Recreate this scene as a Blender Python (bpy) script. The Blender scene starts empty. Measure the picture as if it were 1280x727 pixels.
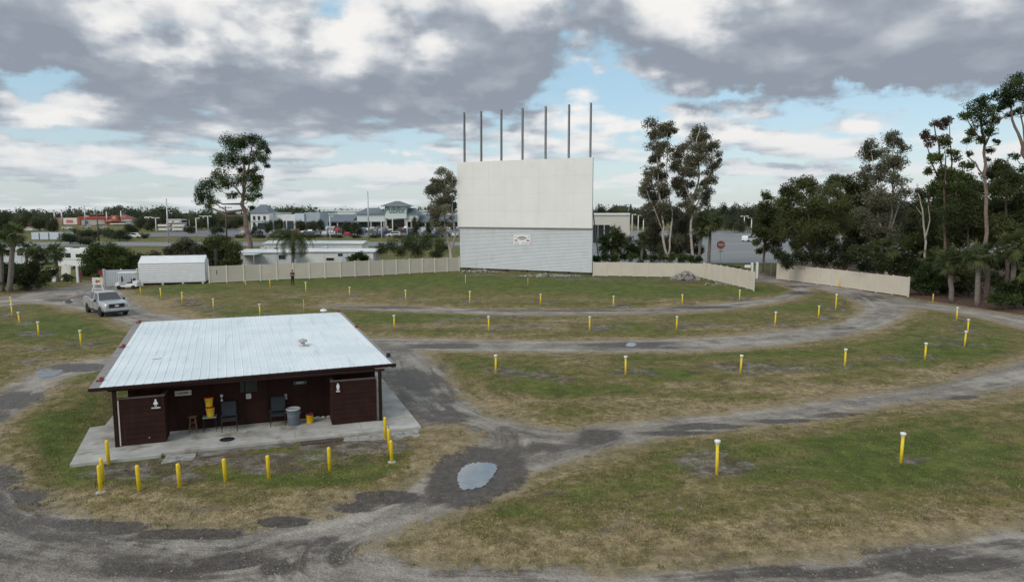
import bpy, bmesh, math, random
import numpy as np
from mathutils import Vector, Matrix

scene = bpy.context.scene
COL = scene.collection
rnd = random.Random(7)
PI = math.pi

# ------------------------------------------------------------------ camera geometry (photo pixels -> places on the ground)
F, HOR, CAMH = 850.0, 266.0, 8.5
PITCH = math.atan((363.5 - HOR) / F)
CP, SP = math.cos(PITCH), math.sin(PITCH)

def ray(x, y):
    u, v = (x - 640.0) / F, -(y - 363.5) / F
    return np.array([u, CP + v * SP, -SP + v * CP])

def at(x, y, z=0.0):
    d = ray(x, y)
    t = (z - CAMH) / d[2]
    return np.array([d[0] * t, d[1] * t, z])

def at_y(x, y, Y):
    d = ray(x, y)
    t = Y / d[1]
    return np.array([d[0] * t, Y, CAMH + d[2] * t])

# ------------------------------------------------------------------ tagging
def tag(o, label=None, cat=None, group=None, kind=None):
    if label: o['label'] = label
    if cat: o['category'] = cat
    if group: o['group'] = group
    if kind: o['kind'] = kind
    return o

def empty(name, loc=(0, 0, 0), rz=0.0, label=None, cat=None, group=None):
    o = bpy.data.objects.new(name, None)
    o.empty_display_size = 0.3
    COL.objects.link(o)
    o.location = tuple(float(c) for c in loc)
    o.rotation_euler = (0, 0, rz)
    return tag(o, label, cat, group)

def copy_tree(o, parent=None):
    c = o.copy(); COL.objects.link(c)
    if parent: c.parent = parent
    for ch in list(o.children): copy_tree(ch, c)
    return c

# ------------------------------------------------------------------ mesh builder
class MB:
    def __init__(s): s.v, s.f, s.m = [], [], []
    def add(s, verts, faces, m=0):
        b = len(s.v)
        s.v += [tuple(float(c) for c in q) for q in verts]
        s.f += [tuple(b + i for i in f) for f in faces]
        s.m += [m] * len(faces)
        return s
    def box(s, c, d, rz=0.0, m=0, taper=1.0):
        hx, hy, hz = d[0] / 2, d[1] / 2, d[2] / 2
        co, si = math.cos(rz), math.sin(rz)
        vs = []
        for z in (-hz, hz):
            k = 1.0 if z < 0 else taper
            for x, y in ((-hx, -hy), (hx, -hy), (hx, hy), (-hx, hy)):
                x, y = x * k, y * k
                vs.append((c[0] + x * co - y * si, c[1] + x * si + y * co, c[2] + z))
        return s.add(vs, [(3, 2, 1, 0), (4, 5, 6, 7), (0, 1, 5, 4), (1, 2, 6, 5), (2, 3, 7, 6), (3, 0, 4, 7)], m)
    def tube(s, pts, rad, n=8, m=0, cap=True):
        pts = [Vector(p) for p in pts]
        if not hasattr(rad, '__len__'): rad = [rad] * len(pts)
        rings = []
        for i, p in enumerate(pts):
            t = (pts[min(i + 1, len(pts) - 1)] - pts[max(i - 1, 0)])
            if t.length < 1e-6: t = Vector((0, 0, 1))
            t.normalize()
            a = Vector((1, 0, 0)) if abs(t.x) < 0.8 else Vector((0, 1, 0))
            u = t.cross(a).normalized(); w = t.cross(u).normalized()
            rings.append([p + (u * math.cos(2 * PI * k / n) + w * math.sin(2 * PI * k / n)) * rad[i] for k in range(n)])
        vs = [q for r in rings for q in r]
        fs = []
        for i in range(len(rings) - 1):
            for k in range(n):
                fs.append((i * n + k, (i + 1) * n + k, (i + 1) * n + (k + 1) % n, i * n + (k + 1) % n))
        if cap:
            fs.append(tuple(range(n))); fs.append(tuple((len(rings) - 1) * n + k for k in reversed(range(n))))
        return s.add(vs, fs, m)
    def lathe(s, prof, c=(0, 0, 0), n=16, m=0):
        vs, fs = [], []
        for r, z in prof:
            for k in range(n):
                vs.append((c[0] + r * math.cos(2 * PI * k / n), c[1] + r * math.sin(2 * PI * k / n), c[2] + z))
        for i in range(len(prof) - 1):
            for k in range(n):
                fs.append((i * n + k, i * n + (k + 1) % n, (i + 1) * n + (k + 1) % n, (i + 1) * n + k))
        fs.append(tuple(reversed(range(n)))); fs.append(tuple((len(prof) - 1) * n + k for k in range(n)))
        return s.add(vs, fs, m)
    def prism(s, poly, axis, a, b, m=0):
        """polygon in the two other axes, extruded along axis ('x','y','z') from a to b"""
        n = len(poly)
        def P(q, t):
            return {'x': (t, q[0], q[1]), 'y': (q[0], t, q[1]), 'z': (q[0], q[1], t)}[axis]
        vs = [P(q, a) for q in poly] + [P(q, b) for q in poly]
        fs = [tuple(reversed(range(n))), tuple(range(n, 2 * n))]
        fs += [(i, (i + 1) % n, n + (i + 1) % n, n + i) for i in range(n)]
        return s.add(vs, fs, m)
    def build(s, name, mats, parent=None, smooth=False, bevel=0.0, loc=None, rz=None):
        me = bpy.data.meshes.new(name)
        me.from_pydata(s.v, [], s.f)
        for mt in (mats if isinstance(mats, (list, tuple)) else [mats]): me.materials.append(mt)
        if any(s.m): me.polygons.foreach_set('material_index', s.m)
        bm = bmesh.new(); bm.from_mesh(me)
        bmesh.ops.recalc_face_normals(bm, faces=bm.faces)
        bm.to_mesh(me); bm.free()
        if smooth: me.polygons.foreach_set('use_smooth', [True] * len(me.polygons))
        me.update()
        o = bpy.data.objects.new(name, me)
        COL.objects.link(o)
        if parent: o.parent = parent
        if loc is not None: o.location = tuple(float(c) for c in loc)
        if rz is not None: o.rotation_euler = (0, 0, rz)
        if bevel:
            b = o.modifiers.new('bevel', 'BEVEL'); b.width = bevel; b.segments = 2; b.limit_method = 'ANGLE'
        return o

def mesh_arrays(name, V, Fc, mats, tone=None, parent=None, smooth=False, attrs=None):
    """fast mesh from numpy arrays; every face has the same number of corners"""
    V = np.asarray(V, np.float32); Fc = np.asarray(Fc, np.int32)
    me = bpy.data.meshes.new(name)
    nv, nf, k = len(V), len(Fc), Fc.shape[1]
    me.vertices.add(nv); me.vertices.foreach_set('co', V.ravel())
    me.loops.add(nf * k); me.loops.foreach_set('vertex_index', Fc.ravel())
    me.polygons.add(nf); me.polygons.foreach_set('loop_start', np.arange(0, nf * k, k, dtype=np.int32))
    try: me.polygons.foreach_set('loop_total', np.full(nf, k, np.int32))
    except Exception: pass
    if smooth: me.polygons.foreach_set('use_smooth', np.ones(nf, bool))
    for mt in (mats if isinstance(mats, (list, tuple)) else [mats]): me.materials.append(mt)
    me.update(calc_edges=True)
    allat = dict(attrs or {})
    if tone is not None: allat['tone'] = tone
    for an, arr in allat.items():
        a = me.attributes.new(an, 'FLOAT', 'POINT'); a.data.foreach_set('value', np.asarray(arr, np.float32))
    o = bpy.data.objects.new(name, me)
    COL.objects.link(o)
    if parent: o.parent = parent
    return o

def text_mesh(body, size, name, mt, parent, loc, rot, extr=0.004, bold=0.0, sx=1.0):
    cu = bpy.data.curves.new(name, 'FONT'); cu.body = body; cu.size = size; cu.extrude = extr
    cu.align_x = 'CENTER'; cu.align_y = 'CENTER'; cu.offset = bold
    o = bpy.data.objects.new(name, cu); COL.objects.link(o)
    bpy.context.view_layer.update()
    me = bpy.data.meshes.new_from_object(o.evaluated_get(bpy.context.evaluated_depsgraph_get()))
    bpy.data.objects.remove(o)
    me.materials.clear(); me.materials.append(mt)
    n = bpy.data.objects.new(name, me); COL.objects.link(n)
    n.parent = parent; n.location = loc; n.rotation_euler = rot; n.scale = (sx, 1, 1)
    return n

# ------------------------------------------------------------------ node helpers
class NT:
    def __init__(s, tree): s.t = tree; s.n = tree.nodes; s.l = tree.links
    def node(s, ty, **kw):
        n = s.n.new(ty)
        for k, v in kw.items(): setattr(n, k, v)
        return n
    def put(s, sock, v):
        if isinstance(v, bpy.types.NodeSocket): s.l.new(v, sock)
        elif v is not None:
            if hasattr(sock.default_value, '__len__') and not hasattr(v, '__len__'): v = [v] * len(sock.default_value)
            if hasattr(sock.default_value, '__len__') and len(sock.default_value) == 4 and len(v) == 3: v = (*v, 1)
            sock.default_value = v
    def m(s, op, a, b=None, c=None, clamp=False):
        n = s.node('ShaderNodeMath', operation=op); n.use_clamp = clamp
        for i, v in enumerate((a, b, c)):
            if v is not None: s.put(n.inputs[i], v)
        return n.outputs[0]
    def vm(s, op, a, b=None):
        n = s.node('ShaderNodeVectorMath', operation=op)
        s.put(n.inputs[0], a)
        if b is not None: s.put(n.inputs[1], b)
        return n.outputs[0]
    def noise(s, vec, scale, detail=4.0, rough=0.55, dist=0.0, out=0, dim='3D'):
        n = s.node('ShaderNodeTexNoise'); n.noise_dimensions = dim
        if vec is not None: s.put(n.inputs['Vector'], vec)
        n.inputs['Scale'].default_value = scale; n.inputs['Detail'].default_value = detail
        n.inputs['Roughness'].default_value = rough; n.inputs['Distortion'].default_value = dist
        return n.outputs[out]
    def rng(s, v, a, b, c=0.0, d=1.0, smooth=True):
        n = s.node('ShaderNodeMapRange'); n.interpolation_type = 'SMOOTHSTEP' if smooth else 'LINEAR'
        s.put(n.inputs[0], v); s.put(n.inputs[1], a); s.put(n.inputs[2], b); s.put(n.inputs[3], c); s.put(n.inputs[4], d)
        return n.outputs[0]
    def mix(s, f, a, b, mode='MIX'):
        n = s.node('ShaderNodeMix', data_type='RGBA', blend_type=mode)
        s.put(n.inputs[0], f); s.put(n.inputs[6], a); s.put(n.inputs[7], b)
        return n.outputs[2]
    def attr(s, name):
        return s.node('ShaderNodeAttribute', attribute_name=name).outputs['Fac']
    def map(s, vec, scale=(1, 1, 1), loc=(0, 0, 0), rot=(0, 0, 0)):
        n = s.node('ShaderNodeMapping'); s.put(n.inputs[0], vec)
        n.inputs['Location'].default_value = loc; n.inputs['Rotation'].default_value = rot; n.inputs['Scale'].default_value = scale
        return n.outputs[0]

def new_mat(name):
    mt = bpy.data.materials.new(name); mt.use_nodes = True
    nt = NT(mt.node_tree)
    bs = nt.n['Principled BSDF']
    return mt, nt, bs

def mat(name, col, rough=0.7, metal=0.0, spec=0.4, var=0.15, vscale=3.0, bump=0.0, bscale=30.0, dirt=None, coords='Object', objcol=False, streak=None):
    mt, nt, bs = new_mat(name)
    tc = nt.node('ShaderNodeTexCoord').outputs[coords]
    base = nt.node('ShaderNodeObjectInfo').outputs['Color'] if objcol else col
    c = base
    if var:
        n = nt.noise(tc, vscale, 5)
        k = nt.rng(n, 0.3, 0.7, 1 - var, 1 + var, smooth=False)
        c = nt.mix(1.0, base, nt.node('ShaderNodeCombineColor').outputs[0], 'MULTIPLY')
        cc = c.node.inputs[7].links[0].from_node
        for i in range(3): nt.l.new(k, cc.inputs[i])
    if dirt:
        dcol, lo, hi, sc = dirt
        c = nt.mix(nt.rng(nt.noise(tc, sc, 6, 0.65), lo, hi), c, dcol)
    if streak:
        dcol, lo, hi, scl, amt = streak
        c = nt.mix(nt.m('MULTIPLY', nt.rng(nt.noise(nt.map(tc, scl), 1.0, 6, 0.7), lo, hi), amt), c, dcol)
    nt.put(bs.inputs['Base Color'], c)
    bs.inputs['Roughness'].default_value = rough; bs.inputs['Metallic'].default_value = metal
    bs.inputs['Specular IOR Level'].default_value = spec
    if bump:
        b = nt.node('ShaderNodeBump'); b.inputs['Strength'].default_value = bump; b.inputs['Distance'].default_value = 0.02
        nt.l.new(nt.noise(tc, bscale, 4), b.inputs['Height']); nt.l.new(b.outputs[0], bs.inputs['Normal'])
    return mt

def leaf_mat(name, dark, light, warm=None, trans=0.45, rough=0.6):
    mt, nt, bs = new_mat(name)
    t = nt.attr('tone')
    c = nt.mix(nt.m('MULTIPLY', t, 1.0, clamp=True), dark, light)
    if warm:
        c = nt.mix(nt.rng(t, 0.9, 1.0), c, warm)
    nt.put(bs.inputs['Base Color'], c)
    bs.inputs['Roughness'].default_value = rough; bs.inputs['Specular IOR Level'].default_value = 0.25
    tr = nt.node('ShaderNodeBsdfTranslucent'); nt.put(tr.inputs['Color'], c)
    mx = nt.node('ShaderNodeMixShader'); mx.inputs[0].default_value = trans
    nt.l.new(bs.outputs[0], mx.inputs[1]); nt.l.new(tr.outputs[0], mx.inputs[2])
    nt.l.new(mx.outputs[0], nt.n['Material Output'].inputs['Surface'])
    return mt

M = {}
M['yellow'] = mat('yellow_paint', (0.78, 0.55, 0.025), 0.5, var=0.12, vscale=6, dirt=((0.35, 0.26, 0.08), 0.62, 0.78, 9.0))
M['white_cap'] = mat('white_cap_paint', (0.78, 0.77, 0.72), 0.5, var=0.06)
M['brown'] = mat('brown_siding_paint', (0.035, 0.0162, 0.0132), 0.9, spec=0.12, var=0.16, vscale=2.2, bump=0.15, bscale=45, streak=((0.058, 0.03, 0.025), 0.55, 0.75, (6, 6, 0.5), 0.6))
M['brown_trim'] = mat('brown_trim_paint', (0.028, 0.0145, 0.0125), 0.8, spec=0.15, var=0.12)
M['trim_cap'] = mat('weathered_trim_cap', (0.115, 0.085, 0.08), 0.7, var=0.2, vscale=4)
M['rake'] = mat('mauve_grey_rake_metal', (0.245, 0.215, 0.205), 0.6, var=0.15, vscale=2)
M['red_strap'] = mat('red_strap_paint', (0.22, 0.045, 0.04), 0.6)
M['concrete'] = mat('weathered_concrete', (0.44, 0.42, 0.385), 0.9, var=0.22, vscale=1.1, bump=0.3, bscale=25, dirt=((0.24, 0.205, 0.17), 0.47, 0.68, 0.9))
M['old_concrete'] = mat('old_broken_concrete', (0.32, 0.30, 0.275), 0.95, var=0.3, vscale=3, bump=0.5, bscale=18, dirt=((0.13, 0.12, 0.09), 0.5, 0.66, 2.2))
M['dark_metal'] = mat('dark_iron', (0.03, 0.028, 0.026), 0.6, 0.4)
M['grey_steel'] = mat('grey_painted_steel', (0.23, 0.235, 0.24), 0.55, 0.3)
M['galv'] = mat('galvanised_metal', (0.52, 0.52, 0.52), 0.5, 0.5)
M['screen_white'] = mat('screen_white_panel', (0.80, 0.79, 0.765), 0.8, var=0.03, vscale=0.5, streak=((0.66, 0.62, 0.54), 0.52, 0.82, (0.5, 0.5, 0.12), 0.5))
M['lap_grey'] = mat('pale_grey_lap_siding', (0.56, 0.585, 0.605), 0.65, var=0.05, vscale=0.6, streak=((0.42, 0.43, 0.43), 0.5, 0.8, (0.6, 0.6, 0.3), 0.6))
M['vinyl'] = mat('beige_vinyl', (0.59, 0.53, 0.44), 0.55, var=0.05, vscale=0.7, streak=((0.44, 0.39, 0.31), 0.55, 0.85, (1.2, 1.2, 0.4), 0.6))
M['vinyl_post'] = mat('beige_vinyl_post', (0.63, 0.575, 0.49), 0.5, var=0.04)
M['white_metal'] = mat('white_corrugated_metal', (0.76, 0.76, 0.77), 0.5, var=0.05, vscale=1.5, streak=((0.6, 0.58, 0.55), 0.55, 0.8, (2, 2, 0.6), 0.5))
M['white_wall'] = mat('white_wall_paint', (0.70, 0.70, 0.68), 0.7, var=0.06, vscale=0.6)
M['pale_roof'] = mat('pale_metal_roof', (0.66, 0.67, 0.68), 0.5, var=0.09, vscale=0.5)
M['dark_glass'] = mat('dark_glass', (0.025, 0.03, 0.034), 0.06, spec=0.9, var=0)
M['black'] = mat('black_plastic', (0.02, 0.02, 0.021), 0.5, var=0.05)
M['rubber'] = mat('black_rubber', (0.018, 0.018, 0.018), 0.85)
M['red'] = mat('red_sign_paint', (0.52, 0.035, 0.04), 0.5, var=0.05)
M['maroon_sign'] = mat('faded_dark_red_sign', (0.17, 0.022, 0.026), 0.6)
M['tint_glass'] = mat('tinted_glass', (0.010, 0.012, 0.014), 0.15, spec=0.3, var=0)
M['alloy'] = mat('alloy_wheel', (0.42, 0.42, 0.43), 0.4, var=0.05)
M['white'] = mat('white_paint', (0.78, 0.78, 0.77), 0.5, var=0.03)
M['sign_white'] = mat('off_white_sign', (0.66, 0.62, 0.59), 0.6, var=0.05)
M['ink'] = mat('dark_lettering', (0.02, 0.018, 0.018), 0.6, var=0)
M['teal_sign'] = mat('dull_teal_sign', (0.06, 0.10, 0.095), 0.6, var=0.1)
M['pale_teal'] = mat('pale_teal_lettering', (0.36, 0.43, 0.42), 0.6, var=0)
M['green_panel'] = mat('dark_green_panel', (0.028, 0.036, 0.027), 0.6, var=0.2)
M['stool_wood'] = mat('stool_wood', (0.15, 0.075, 0.045), 0.6, var=0.25, vscale=12)
M['bucket'] = mat('yellow_plastic', (0.78, 0.47, 0.005), 0.35, var=0.04)
M['bucket_lid'] = mat('red_plastic', (0.26, 0.02, 0.012), 0.4, var=0.05)
M['maroon_lid'] = mat('maroon_plastic', (0.13, 0.035, 0.03), 0.5, var=0.1)
M['chair_mesh'] = mat('slate_chair_fabric', (0.030, 0.037, 0.045), 0.8, var=0.12, vscale=20)
M['table_top'] = mat('grey_green_table_top', (0.22, 0.26, 0.25), 0.4, var=0.1)
M['bin_grey'] = mat('blue_grey_plastic', (0.13, 0.155, 0.185), 0.55, var=0.12, vscale=5, dirt=((0.22, 0.21, 0.2), 0.6, 0.8, 5))
M['bag'] = mat('pale_bin_liner', (0.48, 0.48, 0.47), 0.35)
M['mat_brown'] = mat('brown_rubber_mat', (0.085, 0.055, 0.05), 0.9, var=0.2, vscale=6)
M['bark'] = mat('tree_bark', (0.12, 0.09, 0.072), 0.95, var=0.3, vscale=4, bump=0.6, bscale=12)
M['pine_bark'] = mat('pine_bark', (0.20, 0.145, 0.12), 0.95, var=0.35, vscale=3, bump=0.7, bscale=9)
M['pale_bark'] = mat('pale_papery_bark', (0.42, 0.37, 0.32), 0.9, var=0.3, vscale=3, bump=0.4, bscale=14)
M['palm_bark'] = mat('palm_bark', (0.17, 0.145, 0.125), 0.95, var=0.3, vscale=5, bump=0.8, bscale=10)
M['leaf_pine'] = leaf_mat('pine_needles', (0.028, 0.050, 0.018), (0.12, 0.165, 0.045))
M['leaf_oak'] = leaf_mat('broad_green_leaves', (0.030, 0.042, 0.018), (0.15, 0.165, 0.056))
M['leaf_dull'] = leaf_mat('dull_olive_leaves', (0.085, 0.086, 0.054), (0.31, 0.295, 0.195), (0.27, 0.20, 0.12))
M['leaf_green'] = leaf_mat('fresh_green_leaves', (0.034, 0.058, 0.018), (0.14, 0.18, 0.05))
M['leaf_rust'] = leaf_mat('rusty_dry_leaves', (0.06, 0.042, 0.03), (0.20, 0.115, 0.08))
M['leaf_palm'] = leaf_mat('palm_leaves', (0.032, 0.050, 0.020), (0.16, 0.185, 0.07), (0.26, 0.21, 0.08))
M['leaf_dead'] = leaf_mat('dead_palm_leaves', (0.13, 0.095, 0.075), (0.34, 0.27, 0.225))
M['leaf_far'] = leaf_mat('far_tree_leaves', (0.036, 0.052, 0.030), (0.135, 0.145, 0.075))
# ------------------------------------------------------------------ ground: lanes, berms, dirt
def smooth_line(pts, sub=4):
    pts = [np.array(p, float) for p in pts]; out = []
    for i in range(len(pts) - 1):
        p0, p1, p2, p3 = pts[max(i - 1, 0)], pts[i], pts[i + 1], pts[min(i + 2, len(pts) - 1)]
        for k in range(sub):
            t = k / sub
            out.append(0.5 * ((2 * p1) + (-p0 + p2) * t + (2 * p0 - 5 * p1 + 4 * p2 - p3) * t * t + (-p0 + 3 * p1 - 3 * p2 + p3) * t ** 3))
    out.append(pts[-1])
    return out

def world_poly(*lines):
    w = []
    for ln in lines: w += [at(p[0], p[1])[:2] for p in smooth_line(ln, 3)]
    return np.array(w)

LANES = [
    world_poly([(-150, 560), (-40, 570), (0, 590), (40, 632), (110, 652), (200, 664), (290, 670), (345, 656), (420, 641), (470, 622), (530, 598), (575, 578), (603, 560), (608, 546), (590, 534), (560, 529), (528, 533)],
               [(520, 528), (500, 506), (477, 480), (470, 455), (466, 432)],
               [(520, 432), (545, 450), (556, 470), (575, 495), (610, 515), (660, 528), (720, 540), (790, 545)],
               [(800, 556), (720, 577), (640, 602), (560, 642), (500, 668), (455, 686), (462, 697), (600, 706), (800, 711), (900, 704), (1060, 690), (1280, 655), (1450, 620)],
               [(1600, 800), (1300, 950), (600, 1100), (0, 1000), (-400, 760)]),
    world_poly([(640, 524), (700, 535), (770, 528), (850, 520), (950, 510), (1050, 495), (1150, 482), (1220, 466), (1280, 448), (1400, 415)],
               [(1420, 450), (1280, 485), (1200, 497), (1100, 510), (1000, 527), (900, 538), (800, 556), (720, 577)]),
    world_poly([(440, 421), (600, 424), (700, 425), (800, 424), (900, 420), (960, 414), (1020, 408), (1055, 400), (1075, 388), (1070, 376), (1050, 368), (1020, 361), (985, 356), (945, 352)],
               [(938, 345), (950, 343), (972, 347), (1000, 351), (1060, 358), (1130, 373), (1200, 383), (1280, 396), (1400, 421)],
               [(1400, 440), (1280, 411), (1240, 401), (1190, 391), (1145, 385), (1137, 392), (1125, 400), (1100, 411), (1040, 424), (950, 434), (850, 440), (700, 441), (560, 439), (440, 437)]),
    world_poly([(405, 381), (440, 380.5), (520, 384), (700, 387.5), (800, 386.5), (880, 381), (950, 374), (985, 366), (990, 360), (975, 355)],
               [(1015, 358), (1010, 367), (985, 375), (940, 383), (880, 389), (800, 393), (650, 393.5), (520, 390), (440, 386), (405, 384)]),
    world_poly([(-150, 392), (0, 372), (50, 362), (110, 355), (125, 350), (150, 347), (152, 360), (165, 372), (190, 388), (240, 397), (440, 424)],
               [(440, 440), (200, 410), (172, 413), (160, 408), (120, 393), (80, 384), (50, 380), (0, 382.5), (-150, 415)]),
    world_poly([(240, 430), (165, 440), (150, 444), (92, 452), (40, 464), (0, 486), (-120, 540)],
               [(-260, 640), (-40, 560), (0, 530), (40, 502), (80, 477), (120, 463), (165, 452), (240, 440)]),
]

def poly_sdf(P, poly):
    """signed distance, negative inside"""
    n = len(P); d2 = np.full(n, 1e18); ins = np.zeros(n, bool)
    x, y = P[:, 0], P[:, 1]
    A = poly; B = np.roll(poly, -1, 0)
    for a, b in zip(A, B):
        e = b - a; L = e @ e + 1e-12
        t = np.clip(((x - a[0]) * e[0] + (y - a[1]) * e[1]) / L, 0, 1)
        d2 = np.minimum(d2, (x - a[0] - t * e[0]) ** 2 + (y - a[1] - t * e[1]) ** 2)
        if abs(e[1]) > 1e-12:
            c = ((a[1] > y) != (b[1] > y)) & (x < e[0] * (y - a[1]) / e[1] + a[0])
            ins ^= c
    d = np.sqrt(d2)
    return np.where(ins, -d, d)

# the restroom building's own frame: u along the porch front, v towards the back
BA = at(147, 558, 0.1); BB = at(476, 525, 0.1)
BL = float(np.linalg.norm((BB - BA)[:2])); BU = (BB - BA)[:2] / BL; BV = np.array([-BU[1], BU[0]])
BRZ = math.atan2(BU[1], BU[0])
def bw(u, v, z=0.0):
    p = BA[:2] + BU * u + BV * v
    return np.array([p[0], p[1], z])
SLAB = [(-1.15, -1.46), (1.6, -1.46), (1.6, -1.22), (10.85, -1.34), (10.62, 6.6), (10.4, 13.5), (-0.9, 13.5), (-1.0, 3.0), (-1.5, 2.9)]
SLAB_W = np.array([bw(u, v)[:2] for u, v in SLAB])

def sstep(x, a, b):
    t = np.clip((x - a) / (b - a), 0, 1); return t * t * (3 - 2 * t)

def lane_sdf(P):
    d = np.full(len(P), 1e9)
    for L in LANES: d = np.minimum(d, poly_sdf(P, L))
    return d

def ground_fields(P):
    S = lane_sdf(P)
    B = poly_sdf(P, SLAB_W)
    x, y = P[:, 0], P[:, 1]
    h = 0.17 * sstep(S, -0.4, 2.6) * sstep(B, 0.1, 2.2)
    bump = 0.03 * np.sin(x * 0.7 + 1.3 * np.sin(y * 0.31)) * np.sin(y * 0.53 + 0.8) + 0.02 * np.sin(x * 1.9 + y * 1.1) * np.sin(y * 1.7 - x * 0.6)
    h = h + bump * sstep(S, 0.0, 1.5) * sstep(B, 0.1, 1.5)
    h = h - 0.03 * sstep(-B, 0.0, 0.4)
    return S, B, h

def gz(x, y):
    return float(ground_fields(np.array([[x, y]], float))[2][0])

def at_g(px, py):
    z = 0.0
    for _ in range(4):
        p = at(px, py, z); z = gz(p[0], p[1])
    return np.array([p[0], p[1], z])

def ellipses(P, lst):
    """lst of (px, py, rx, ry, strength) on the ground; a soft 0..1 field"""
    out = np.zeros(len(P))
    for px, py, rx, ry, st in lst:
        c = at(px, py)[:2]; ax = (at(px + rx, py)[:2] - at(px - rx, py)[:2]) / 2
        ay = (at(px, py - ry)[:2] - at(px, py + ry)[:2]) / 2
        Mi = np.linalg.inv(np.stack([ax, ay], 1))
        q = (P - c) @ Mi.T
        r = np.sqrt((q ** 2).sum(1))
        out = np.maximum(out, st * (1 - sstep(r, 0.35, 1.35)))
    return out

WET = [(110, 655, 44, 6, 1.5), (150, 659, 40, 7, 1.7), (215, 667, 44, 6, 1.6), (270, 667, 36, 7, 1.8), (352, 652, 38, 7, 1.7), (440, 634, 34, 7, 1.0), (480, 621, 44, 8, 1.7), (1180, 706, 110, 14, .75), (1010, 716, 110, 9, .7), (880, 722, 90, 8, .55), (1270, 680, 60, 10, .7), (600, 715, 120, 6, .5), (200, 715, 120, 9, .6), (60, 670, 80, 10, .5), (840, 541, 60, 4, .9), (985, 526, 46, 3.5, .9), (670, 560, 50, 8, .6), (520, 475, 44, 16, .7), (555, 520, 40, 12, .7), (596, 592, 62, 40, 1.9), (150, 690, 330, 44, .4), (530, 500, 70, 46, .38), (610, 556, 90, 30, .36), (30, 640, 90, 40, .5), (400, 690, 160, 24, .4), (630, 560, 30, 26, .5), (575, 540, 50, 14, .5), (750, 544, 34, 10, .9), (880, 533, 70, 5, .8), (1050, 519, 52, 5, .8),
       (1205, 497, 26, 4, .9), (285, 702, 48, 9, 1.4), (345, 708, 18, 10, 1.5), (160, 703, 60, 12, .45), (60, 622, 60, 18, .85), (15, 595, 30, 24, .8), (560, 432, 60, 4, .8), (800, 431, 80, 4, .7), (30, 500, 45, 14, .8), (100, 459, 50, 6, .85), (5, 520, 20, 10, .6),
       (700, 388, 180, 2.2, .55), (480, 384, 80, 2, .7), (880, 384, 60, 2, .8), (1005, 366, 30, 3, .7), (1080, 372, 50, 5, .5), (1050, 410, 40, 3, .45), (985, 358, 40, 2, .6), (75, 375, 22, 2, .9), (110, 371, 60, 4, .45), (500, 470, 30, 20, .4), (520, 500, 60, 18, .5), (1090, 360, 40, 2, .4),
       (560, 460, 20, 8, .6), (700, 560, 40, 10, .4), (860, 697, 60, 5, .3), (1150, 690, 90, 12, .45), (980, 712, 120, 8, .4), (1240, 480, 30, 4, .4), (290, 550, 130, 9, .45)]
DRY = [(1100, 640, 200, 26, .5), (960, 610, 160, 16, .3), (850, 640, 60, 30, .6), (660, 640, 90, 10, .3), (720, 402, 240, 5, .7), (980, 395, 60, 6, .6), (900, 487, 240, 9, .75), (1130, 470, 90, 8, .5), (30, 440, 60, 8, .5), (110, 425, 60, 6, .4), (250, 620, 170, 12, .5), (470, 560, 40, 20, .5), (180, 378, 40, 8, .7), (260, 375, 90, 8, .5), (420, 372, 120, 5, .6), (640, 374, 200, 3, .4), (830, 378, 120, 3, .4), (1200, 620, 90, 18, .4), (780, 668, 230, 26, .75), (900, 625, 60, 20, .2), (550, 560, 50, 26, .75), (380, 625, 100, 14, .6), (150, 640, 70, 10, .5), (980, 470, 90, 10, .5), (640, 500, 70, 14, .7), (800, 505, 140, 10, .75), (620, 410, 170, 5, .8), (900, 410, 90, 6, .7), (210, 385, 70, 9, .8), (60, 455, 60, 8, .6),
       (470, 377, 90, 3, .8), (620, 378, 70, 3, .6), (750, 376, 160, 1.6, .5), (720, 455, 60, 10, .6), (870, 460, 70, 7, .6), (1000, 488, 140, 6, .5), (150, 520, 30, 12, .7), (40, 560, 20, 30, .6), (1180, 400, 30, 5, .3), (640, 395, 90, 3, .5), (560, 690, 120, 6, .7), (350, 385, 60, 6, .5), (320, 370, 50, 3, .5), (1060, 650, 160, 30, .35), (270, 640, 90, 10, .35), (500, 640, 40, 6, .5)]
GREEN = [(720, 490, 110, 10, .9), (60, 550, 42, 44, .85), (80, 470, 50, 10, .9), (600, 352, 330, 9, 1), (850, 365, 200, 8, .6), (640, 640, 40, 14, .9), (700, 660, 60, 14, .5), (1050, 600, 150, 34, .6), (1090, 560, 110, 14, .7), (1190, 440, 80, 14, .7), (60, 415, 80, 14, .7), (240, 362, 60, 8, .7), (430, 352, 120, 6, .8), (560, 397, 50, 6, .8), (500, 402, 60, 7, .7), (300, 605, 140, 8, .45), (90, 600, 22, 12, .9), (560, 455, 40, 8, .6), (860, 400, 50, 4, .5), (1010, 390, 50, 6, .4), (830, 470, 40, 10, .6), (990, 445, 120, 5, .6), (920, 570, 80, 14, .5), (470, 600, 60, 12, .3), (420, 605, 60, 8, .5)]

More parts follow.
